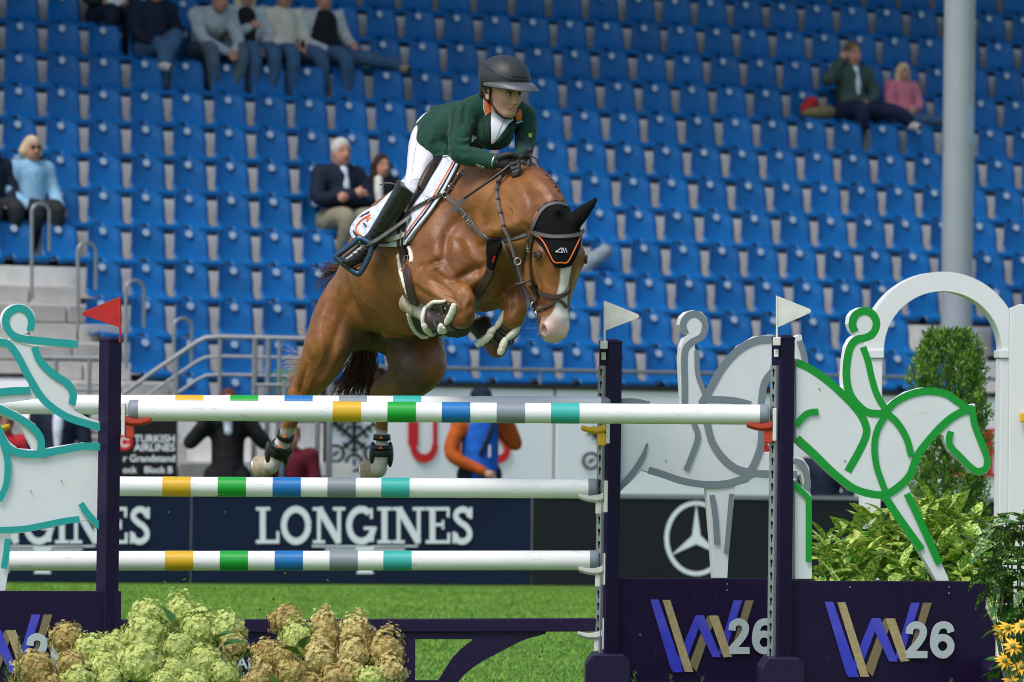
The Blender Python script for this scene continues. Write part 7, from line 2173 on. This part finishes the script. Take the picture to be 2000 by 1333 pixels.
# ------------------------------------------------------------------ arch, planting
def foot_of(px, d): return P(px, HORY + FPX * CAMZ / d, d)
DA = 34.0
arch = thing('garden_arch', foot_of(1842, DA), 'white round-topped garden arch behind the green cut-out', 'arch')
cx, cy, ro, ri = 1841.5, 684, 151.5, 115
outer = arc(cx, cy, ro, ro * 1.01, 180, 360, 40); inner = arc(cx, cy, ri, ri * 1.0, 360, 180, 40)
AF = lambda a, b: P(a, b, DA)
g = G(); g.plate(outer + inner, AF, Vector((-0.02, 0.13, 0))); sharp(g.obj('arch_hoop', M['white'], arch), 35)
gy = HORY + FPX * CAMZ / DA
for x0, x1 in ((1690, 1724), (1955, 1992)):
    g = G(); g.plate([(x0, 700), (x1, 700), (x1 - 8, gy), (x0 - 8, gy)], AF, Vector((-0.02, 0.12, 0))); bevel(g.obj('arch_leg', M['white'], arch), 0.004, 1)
    g = G(); g.plate([(x0 - 3, 684), (x1 + 3, 684), (x1 + 3, 699.5), (x0 - 3, 699.5)], lambda a, b: P(a, b, DA - 0.012), Vector((-0.02, 0.15, 0))); bevel(g.obj('arch_joint', M['white'], arch), 0.004, 1)
wu = thing('white_upright', foot_of(2010, 33.2), 'white pointed wooden upright at the right edge beside the arch', 'upright')
g = G(); g.plate([(1973, 602), (1993, 594), (2040, 602), (2030, gy + 20), (1966, gy + 20)], lambda a, b: P(a, b, 33.2), Vector((0, 0.08, 0))); bevel(g.obj('post', M['white'], wu), 0.004, 1)
g = G(); g.box(P(1999, 816, 33.15), (0.04, 0.05, 0.05)); bevel(g.obj('cup', M['plasticyel'], wu), 0.004, 1)

def translucent(m, amt=0.35):
    """thin petals and leaves let some light through."""
    nt = m.node_tree; b = nt.nodes['Principled BSDF']; t = nt.nodes.new('ShaderNodeBsdfTranslucent'); mx = nt.nodes.new('ShaderNodeMixShader'); mx.inputs[0].default_value = amt
    if b.inputs['Base Color'].links: nt.links.new(b.inputs['Base Color'].links[0].from_socket, t.inputs['Color'])
    else: t.inputs['Color'].default_value = b.inputs['Base Color'].default_value
    out = nt.nodes['Material Output']; nt.links.new(b.outputs[0], mx.inputs[1]); nt.links.new(t.outputs[0], mx.inputs[2]); nt.links.new(mx.outputs[0], out.inputs['Surface'])
def mesh_only(name, vs, fs, mats):
    me = bpy.data.meshes.new(name); me.from_pydata([tuple(float(c) for c in v) for v in vs], [], fs)
    for m in (mats if isinstance(mats, list) else [mats]): me.materials.append(m)
    return me
def place(me, name, parent, loc, rot, scale, smooth=True):
    o = bpy.data.objects.new(name, me); COL.objects.link(o); o.parent = parent
    o.location = Vector(loc) - ORG[parent.name]; o.rotation_euler = rot.to_euler() if hasattr(rot, 'to_euler') else rot; o.scale = (scale,) * 3 if isinstance(scale, (int, float)) else scale
    return o
def speckle(name, ca, cb, thr, sc=11.0):
    m = MAT(name, ca, rough=0.35, spec=0.45); nt = m.node_tree
    tc = nt.nodes.new('ShaderNodeTexCoord'); n = nt.nodes.new('ShaderNodeTexNoise'); n.inputs['Scale'].default_value = sc; n.inputs['Detail'].default_value = 5; n.inputs['Roughness'].default_value = 0.7
    oi = nt.nodes.new('ShaderNodeObjectInfo'); ad = nt.nodes.new('ShaderNodeVectorMath'); ad.operation = 'ADD'
    mu = nt.nodes.new('ShaderNodeMath'); mu.operation = 'MULTIPLY'; mu.inputs[1].default_value = 37.0
    nt.links.new(oi.outputs['Random'], mu.inputs[0]); nt.links.new(tc.outputs['Object'], ad.inputs[0]); nt.links.new(mu.outputs[0], ad.inputs[1]); nt.links.new(ad.outputs[0], n.inputs['Vector'])
    r = nt.nodes.new('ShaderNodeMapRange'); r.inputs[1].default_value = thr - 0.03; r.inputs[2].default_value = thr + 0.03; nt.links.new(n.outputs['Fac'], r.inputs[0])
    mx = nt.nodes.new('ShaderNodeMix'); mx.data_type = 'RGBA'; mx.inputs[6].default_value = (*ca, 1); mx.inputs[7].default_value = (*cb, 1)
    nt.links.new(r.outputs[0], mx.inputs[0]); nt.links.new(mx.outputs[2], nt.nodes['Principled BSDF'].inputs['Base Color'])
    return m
M['aucuba'] = speckle('aucuba_leaf', (0.10, 0.29, 0.025), (0.66, 0.72, 0.17), 0.515)
M['aucuba_d'] = speckle('aucuba_leaf_dark', (0.030, 0.125, 0.030), (0.60, 0.62, 0.18), 0.56)
M['stem'] = MAT('plant_stem', (0.05, 0.10, 0.02), rough=0.6)
M['leafgreen'] = MAT('leaf_green', (0.035, 0.115, 0.018), rough=0.4, col2=(0.06, 0.16, 0.025), vscale=14)
def leaf_mesh(name, mat, wmid=0.32, serr=0.06, bend=0.25, n=8):
    """leaf of length 1 along +X, folded along the midrib and bending down."""
    vs = []; fs = []
    for i in range(n + 1):
        t = i / n; w = wmid * (math.sin(math.pi * t ** 0.85) ** 0.8) * (1 + (serr if i % 2 else -serr) * (t > 0.35)); 
        if i in (0, n): w = 0.004
        z = -bend * t * t
        vs += [(t, -w / 2, z + w * 0.22), (t, 0, z), (t, w / 2, z + w * 0.22)]
    for i in range(n):
        a = i * 3
        fs += [(a, a + 1, a + 4, a + 3), (a + 1, a + 2, a + 5, a + 4)]
    me = mesh_only(name, vs, fs, mat); me.polygons.foreach_set('use_smooth', [True] * len(me.polygons)); return me
AL = [leaf_mesh('leaf', M['aucuba'], 0.38 + 0.05 * i, 0.07, 0.12 + 0.16 * i) for i in range(3)]
AD = [leaf_mesh('leaf', M['aucuba_d'], 0.38 + 0.05 * i, 0.07, 0.15 + 0.2 * i) for i in range(3)]
def leaf_rot(az, el, roll):
    return Matrix.Rotation(az, 4, 'Z') @ Matrix.Rotation(-el, 4, 'Y') @ Matrix.Rotation(roll, 4, 'X')
def shoot(bush, tip, meshes, n, L, up, r_):
    a0 = r_.uniform(0, 6.28)
    for i in range(n):
        az = a0 + i * 2.4 + r_.uniform(-.3, .3); ring = i / n
        el = up + 0.9 * (1 - ring) - 0.7 * ring + r_.uniform(-.25, .25)
        p = Vector(tip) + Vector((0, 0, -0.05 * ring))
        place(r_.choice(meshes), 'leaf', bush, p, leaf_rot(az, el, r_.uniform(-.4, .4)), L * r_.uniform(0.75, 1.15))
r_ = random.Random(21)
au = thing('speckled_shrub', foot_of(1770, 31.6), 'yellow speckled laurel shrub behind the W26 panel on the right', 'shrub')
topline = lambda x: np.interp(x, [1585, 1610, 1680, 1740, 1790, 1850, 1900, 1950], [1050, 1035, 1018, 1000, 965, 992, 1000, 1050])
tips = []
for row, nrow in ((0, 12), (1, 12), (2, 11), (3, 6)):
    for i in range(nrow):
        x = 1600 + (i + 0.5 + 0.25 * (row % 2)) * 345 / nrow + r_.uniform(-8, 8)
        y = topline(x) + 18 + row * 36 + r_.uniform(-9, 9)
        tips.append((x, y, 31.9 - row * 0.26 + r_.uniform(-.06, .06)))
for x, y, d in tips:
    tip = P(x, y, d)
    shoot(au, tip, AL, 7, 0.16, 0.15, r_)
g = G()
for x, y, d in tips[::2]:
    tip = P(x, y, d); g.tube([tip, Vector((tip.x * 0.5 + au.location.x * .5, tip.y * .5 + au.location.y * .5, 0.35)), Vector((au.location.x, au.location.y, 0))], [0.005, 0.008, 0.012], n=5)
g.obj('stems', M['stem'], au)['kind'] = 'stuff'
# inner leaves that only show between the others
lv = np.array([v.co[:] for v in AL[1].vertices]); lfc = [tuple(p.vertices) for p in AL[1].polygons]; vs = []; fs = []
for i in range(520):
    x = r_.uniform(1595, 1950); y = topline(x) + r_.uniform(34, 200); c_ = np.array(P(x, y, r_.uniform(31.3, 32.4)))
    Rm = np.array(leaf_rot(r_.uniform(0, 6.28), r_.uniform(-.6, .9), r_.uniform(-.6, .6)).to_3x3()); n0 = len(vs)
    vs += list((lv * r_.uniform(.10, .17)) @ Rm.T + c_); fs += [tuple(k + n0 for k in f) for f in lfc]
o = mk('inner_leaves', vs, fs, M['aucuba'], au, smooth=True, fix=False); o['kind'] = 'stuff'
# second shrub
au2 = thing('speckled_shrub', foot_of(1985, 28.6), 'darker speckled laurel shrub hanging over the W26 panel at the right edge', 'shrub')
tips2 = [(1935, 1030), (1965, 1020), (1995, 1012), (2020, 1030), (1915, 1070), (1945, 1062), (1975, 1056), (2005, 1060), (1925, 1105), (1955, 1098), (1988, 1095), (2015, 1100), (1945, 1138), (1975, 1135), (2003, 1140), (1968, 1175), (1995, 1180), (2015, 1172), (1985, 1215), (2010, 1218)]
for i, (x, y) in enumerate(tips2):
    d = 28.75 - (y - 1010) * 0.0012 + r_.uniform(-.12, .12)
    shoot(au2, P(x, y, d), AD, 6, 0.14, -0.1, r_)
for x, y, az in ((1942, 1140, 3.4), (1950, 1150, 3.9)):
    place(AD[2], 'leaf', au2, P(x, y, 28.5), leaf_rot(az, -0.5, 0.5), 0.10)
g = G(); g.tube([P(1957, 1150, 28.55), P(1958, 1168, 28.53), P(1955, 1190, 28.52), P(1957, 1212, 28.52)], [0.003, 0.016, 0.014, 0.002], n=6, flat=0.35); g.obj('dry_leaf', MAT('dry_leaf', (0.35, 0.22, 0.11), rough=0.7, var=0.2), au2, smooth=True)
g = G()
for x, y in tips2:
    g.tube([P(x, y, 28.75), P(1985 + (x - 1985) * .4, 1300, 28.7), Vector(au2.location)], [0.004, 0.006, 0.01], n=5)
g.obj('stems', M['stem'], au2)['kind'] = 'stuff'

# clipped conifer in the arch
con = thing('conifer', foot_of(1845, 38.0), 'dense green columnar conifer standing inside the white arch', 'tree')
base = Vector(con.location); Ht = 2.03
g = G(); g.tube([base, base + Vector((0, 0, Ht * 0.9))], [0.05, 0.01], n=8); g.obj('trunk', MAT('bark', (0.07, 0.05, 0.035), rough=0.9, bump=0.5), con)
NB = 26000
hz = RNG.random(NB) ** 0.85; th = RNG.uniform(0, 6.283, NB)
prof = np.interp(hz, [0, .12, .45, .75, .92, 1.0], [0.17, 0.21, 0.222, 0.218, 0.19, 0.11])
bumpy = 1 + 0.17 * np.sin(th * 5 + hz * 21) + 0.14 * np.sin(th * 9 - hz * 37) + 0.10 * np.sin(th * 3 + hz * 9)
rad = prof * bumpy * RNG.uniform(0.55, 1.06, NB) ** 0.6
c = np.stack([np.cos(th) * rad, np.sin(th) * rad, hz * Ht + RNG.normal(0, .01, NB)], 1)
dirv = np.stack([np.cos(th) * 0.55, np.sin(th) * 0.55, np.full(NB, 0.9)], 1) + RNG.normal(0, .35, (NB, 3)); dirv /= np.linalg.norm(dirv, axis=1)[:, None]
sv = np.cross(dirv, RNG.normal(0, 1, (NB, 3))); sv /= np.linalg.norm(sv, axis=1)[:, None]
L = RNG.uniform(0.018, 0.05, NB)[:, None]; wd = RNG.uniform(0.004, 0.009, NB)[:, None]
V4 = np.stack([c - sv * wd * .5, c + dirv * L * .5 - sv * wd, c + dirv * L, c + dirv * L * .5 + sv * wd], 1).reshape(-1, 3)
M['conif'] = MAT('conifer_leaf', (0.04, 0.135, 0.016), rough=0.55, col2=(0.20, 0.36, 0.045), vscale=16, detail=2)
me = mesh_only('crown', V4, [(4 * i, 4 * i + 1, 4 * i + 2, 4 * i + 3) for i in range(NB)], M['conif'])
o = bpy.data.objects.new('crown', me); COL.objects.link(o); o.parent = con

# hydrangeas in front of the fence
M['hyg'] = MAT('floret_green', (0.72, 0.78, 0.33), rough=0.65, spec=0.2, col2=(0.52, 0.60, 0.15), vscale=4)
M['hyt'] = MAT('floret_tan', (0.66, 0.60, 0.22), rough=0.65, spec=0.2, col2=(0.44, 0.27, 0.11), vscale=3.2)
M['hym'] = MAT('floret_mixed', (0.80, 0.78, 0.36), rough=0.65, spec=0.2, col2=(0.56, 0.38, 0.15), vscale=2.6)
for q_ in ('hyg', 'hyt', 'hym'): translucent(M[q_], 0.28)
for q_ in ('aucuba', 'aucuba_d', 'leafgreen'): translucent(M[q_], 0.12)
def floret_head(seed, mat, cone):
    r = np.random.default_rng(seed); vs = []; fs = []
    nfl = 300
    for i in range(nfl):
        z = 1 - 1.85 * (i + 0.5) / nfl; ph = i * 2.39996 + r.normal(0, .15)
        rr = math.sqrt(max(0, 1 - z * z))
        if cone: rr *= (1.0 - 0.35 * max(0, z))
        lump = 1 + 0.13 * math.sin(ph * 3 + z * 7 + seed) + 0.08 * math.sin(ph * 5 - z * 11) + r.normal(0, .07)
        p = np.array((rr * math.cos(ph), rr * math.sin(ph), z * (1.25 if cone else 0.92))) * lump
        nrm = unit(p + r.normal(0, .13, 3)); a = unit(np.cross(nrm, r.normal(0, 1, 3))); b = np.cross(nrm, a)
        s = r.uniform(0.12, 0.17)
        for k in range(4):
            an = k * math.pi / 2; d = a * math.cos(an) + b * math.sin(an); e = -a * math.sin(an) + b * math.cos(an)
            m = len(vs); tl = nrm * r.uniform(-.03, .07)
            vs += [p, p + d * s * .6 - e * s * .48 + tl * .5, p + d * s * 1.05 + tl, p + d * s * .6 + e * s * .48 + tl * .5]
            fs.append((m, m + 1, m + 2, m + 3))
    n0 = len(vs)
    return mesh_only('flower_head', vs, fs, mat)
HH = {k: [floret_head(sd + j * 7, M[mm], c) for j in range(3)] for k, mm, c, sd in (('g', 'hyg', False, 1), ('gc', 'hyg', True, 50), ('t', 'hyt', False, 100), ('tc', 'hyt', True, 150), ('m', 'hym', True, 200))}
HL = [leaf_mesh('leaf', M['leafgreen'], 0.55, 0.04, 0.2), leaf_mesh('leaf', M['leafgreen'], 0.48, 0.05, 0.35)]
hyl = [(130, 1249, 33, 't'), (67, 1312, 40, 't'), (140, 1298, 28, 't'), (288, 1203, 33, 'g'), (283, 1243, 40, 'g'), (353, 1196, 33, 'gc'), (180, 1276, 38, 'g'), (222, 1268, 35, 'g'), (389, 1228, 36, 'gc'), (441, 1230, 36, 'g'), (456, 1258, 28, 'm'), (274, 1297, 43, 'g'), (351, 1266, 31, 'g'), (398, 1297, 36, 'g'), (342, 1311, 28, 'g'), (204, 1306, 35, 'g'), (152, 1328, 36, 'g'), (214, 1330, 30, 'g'), (320, 1335, 26, 'g'), (440, 1318, 30, 'g'), (90, 1345, 34, 't'), (376, 1340, 34, 'g')]
hyr = [(558, 1213, 31, 't'), (581, 1247, 33, 'gc'), (634, 1221, 28, 'm'), (630, 1255, 33, 't'), (695, 1235, 33, 'm'), (752, 1272, 38, 'tc'), (690, 1274, 31, 'm'), (522, 1279, 31, 't'), (625, 1292, 35, 'm'), (514, 1310, 28, 'm'), (569, 1315, 29, 't'), (684, 1315, 31, 'm'), (762, 1312, 30, 'm'), (548, 1285, 26, 't'), (655, 1330, 30, 't'), (722, 1330, 28, 'g'), (600, 1338, 28, 't'), (500, 1335, 26, 't')]
for lst, fx, lab in ((hyl, 260, 'hydrangea bush with pale green flower heads, bottom left'), (hyr, 630, 'hydrangea bush with tan flower heads, right of the green one')):
    hb = thing('hydrangea_bush', foot_of(fx, 27.2), lab, 'hydrangea')
    g = G()
    for i, (x, y, r, kd) in enumerate(lst):
        d = 27.35 - (y - 1190) * 0.0028 + r_.uniform(-.05, .05)
        p = P(x, y, d); sc_ = r / (FPX / d) * 1.02
        place(HH[kd][i % 3], 'flower_head', hb, p, Matrix.Rotation(r_.uniform(0, 6.28), 4, 'Z') @ Matrix.Rotation(r_.uniform(-.3, .3), 4, 'X'), sc_)
        gg = G(); gg.ellip(p, (sc_ * .86, sc_ * .86, sc_ * .80), nu=10, nv=7); gg.obj('flower_core', M['hyg'] if kd[0] == 'g' else M['hyt'], hb, smooth=True)
        g.tube([p, (p + Vector(hb.location)) / 2 + Vector((0, .05, -0.02)), Vector(hb.location)], 0.004, n=5)
        for q in range(2):
            place(r_.choice(HL), 'leaf', hb, p + Vector((r_.uniform(-.04, .04), 0.05, -sc_ * 0.6)), leaf_rot(r_.uniform(0, 6.28), r_.uniform(-.2, .9), r_.uniform(-.5, .5)), r_.uniform(0.09, 0.13))
    g.obj('stems', M['stem'], hb)['kind'] = 'stuff'
for x, y, az, el, s in ((335, 1218, 2.2, .9, .075), (345, 1225, 4.4, .3, .07), (415, 1252, 5.6, .5, .08), (436, 1262, 0.3, .3, .075), (592, 1268, 5.0, .8, .07), (585, 1280, 3.6, .5, .07)):
    hb_ = [o for o in bpy.data.objects if o.name.startswith('hydrangea_bush')][0 if x < 500 else 1]
    place(HL[0], 'leaf', hb_, P(x, y, 26.95), leaf_rot(az, el, 0.3), s * 1.5)
# feathery sprigs along the bottom edge
M['sprig'] = MAT('sprig_green', (0.07, 0.17, 0.03), rough=0.5, col2=(0.16, 0.25, 0.05), vscale=40)
def sprig(px, ytip, d, hgt, lab, lean=0.0, seed=0):
    r = np.random.default_rng(seed); tip = P(px, ytip, d); b = Vector((tip.x - lean, d, 0))
    t = thing('foliage_sprig', b, lab, 'plant', 'small green shoots along the bottom edge'); g = G(); vs = []; fs = []
    low = tip.lerp(b, min(1.0, hgt / max(0.01, tip.z)))
    g.tube([b, low, tip], [0.004, 0.003, 0.001], n=5); g.obj('stem', M['stem'], t)
    for i in range(70):
        f = i / 70; c = np.array(tip.lerp(low, f)); an = i * 2.4
        o = unit((math.cos(an), math.sin(an), 0.7)); L = 0.012 + 0.028 * min(1, f * 2.5); s = unit(np.cross(o, (0, 0.2, 1)))
        m = len(vs); vs += [c, c + o * L * .5 - s * .003, c + o * L, c + o * L * .5 + s * .003]; fs.append((m, m + 1, m + 2, m + 3))
    o = mk('needles', vs, fs, M['sprig'], t, fix=False); o['kind'] = 'stuff'
for i, (x, y, lab) in enumerate(((36, 1242, 'feathery green sprig in front of the left W26 panel'), (14, 1280, 'low feathery green sprig at the bottom left corner'), (1240, 1312, 'green shoot tip, left one below the middle W26 panel'), (1310, 1318, 'green shoot tip in the middle below the W26 panel'), (1372, 1322, 'green shoot tip, right one below the middle W26 panel'), (1858, 1326, 'green shoot tip below the right W26 panel'))):
    sprig(x, y, 26.8, 0.24, lab, 0.02 * (i % 3 - 1), i + 1)
# yellow daisies at the right edge
M['petal'] = MAT('petal_yellow', (0.85, 0.46, 0.015), rough=0.5, var=0.12, vscale=30); M['disk'] = MAT('flower_disk', (0.22, 0.24, 0.04), rough=0.8)
PM = leaf_mesh('petal', M['petal'], 0.30, 0.02, 0.18, 6)
rb = thing('daisy_plant', foot_of(1985, 27.9), 'yellow coneflower plant at the bottom right corner', 'flowers')
for i, (x, y, yaw_) in enumerate(((1968, 1226, .2), (1996, 1222, -.2), (1978, 1262, 0), (1962, 1290, .4), (1996, 1302, -.3), (1975, 1332, .1), (1952, 1236, .8))):
    c = P(x, y, 28.0 + r_.uniform(-.1, .1)); gq = G(); gq.ellip(c + Vector((0, -0.006, 0)), (0.012, 0.012, 0.012), nu=10, nv=6); gq.obj('flower_disk', M['disk'], rb, smooth=True)
    tilt = Matrix.Rotation(r_.uniform(0.6, 1.2), 4, 'X') @ Matrix.Rotation(yaw_, 4, 'Y')
    for k in range(11):
        place(PM, 'petal', rb, c, tilt @ Matrix.Rotation(k * 2 * math.pi / 11 + r_.uniform(-.1, .1), 4, 'Z') @ Matrix.Rotation(r_.uniform(-.15, .25), 4, 'Y'), r_.uniform(0.042, 0.055))
    gq = G(); gq.tube([c, (c + Vector(rb.location)) / 2 + Vector((0.02, 0.04, 0.05)), Vector(rb.location)], 0.003, n=5); gq.obj('stem', M['stem'], rb)
for i in range(34):
    x, y = r_.uniform(1945, 2010), r_.uniform(1200, 1333)
    place(r_.choice(HL), 'leaf', rb, P(x, y, 28.15 + r_.uniform(0, .15)), leaf_rot(r_.uniform(0, 6.28), r_.uniform(-.3, .8), r_.uniform(-.5, .5)), r_.uniform(0.07, 0.11))
# bits of turf thrown up by the hooves
CLODS = ['green turf shred under the yellow band of the lowest pole', 'green turf shred just right of the one under the yellow band', 'dark soil speck over the far grass, topmost of three', 'dark soil speck over the far grass, middle of three', 'dark soil speck over the far grass, lowest of three',
         'green turf shred over the grass under the blue band', 'green turf shred under the grey band of the lowest pole', 'green turf shred just below the blue band of the lowest pole', 'green turf shred on the navy board left of the big letter L', 'green turf shred on the navy board right of the purple post', 'soil speck on the navy board below the yellow band', 'thin blade of grass flying beside the farther hind hoof', 'dark soil speck over the grass beside the far right post']
M['soil'] = MAT('turf_soil', (0.05, 0.03, 0.015), rough=0.9)
for i, (x, y, s, gr) in enumerate(((322, 1137, 2.5, 1), (360, 1132, 2.2, 1), (534, 1170, 2.0, 0), (508, 1191, 2.2, 0), (521, 1206, 2.0, 0), (563, 1147, 1.8, 1), (640, 1134, 2.0, 1), (557, 1120, 1.6, 1), (440, 1000, 1.5, 1), (330, 1001, 1.6, 1), (362, 988, 1.4, 0), (672, 945, 1.6, 1), (1054, 1282, 2.0, 0))):
    d = 29.3 + 0.07 * i; t = thing('turf_clod', P(x, y, d), CLODS[i], 'turf', 'turf bits thrown up by the hooves')
    g = G(); p = P(x, y, d); w = s / 400.0
    g.ellip(p, (w * (1.8 if gr else 1), w, w * (0.6 if gr else 1.1)), M=Matrix.Rotation(r_.uniform(-.9, .9), 3, 'Y'), nu=7, nv=5); g.obj('clod', M['sprig'] if gr else M['soil'], t)
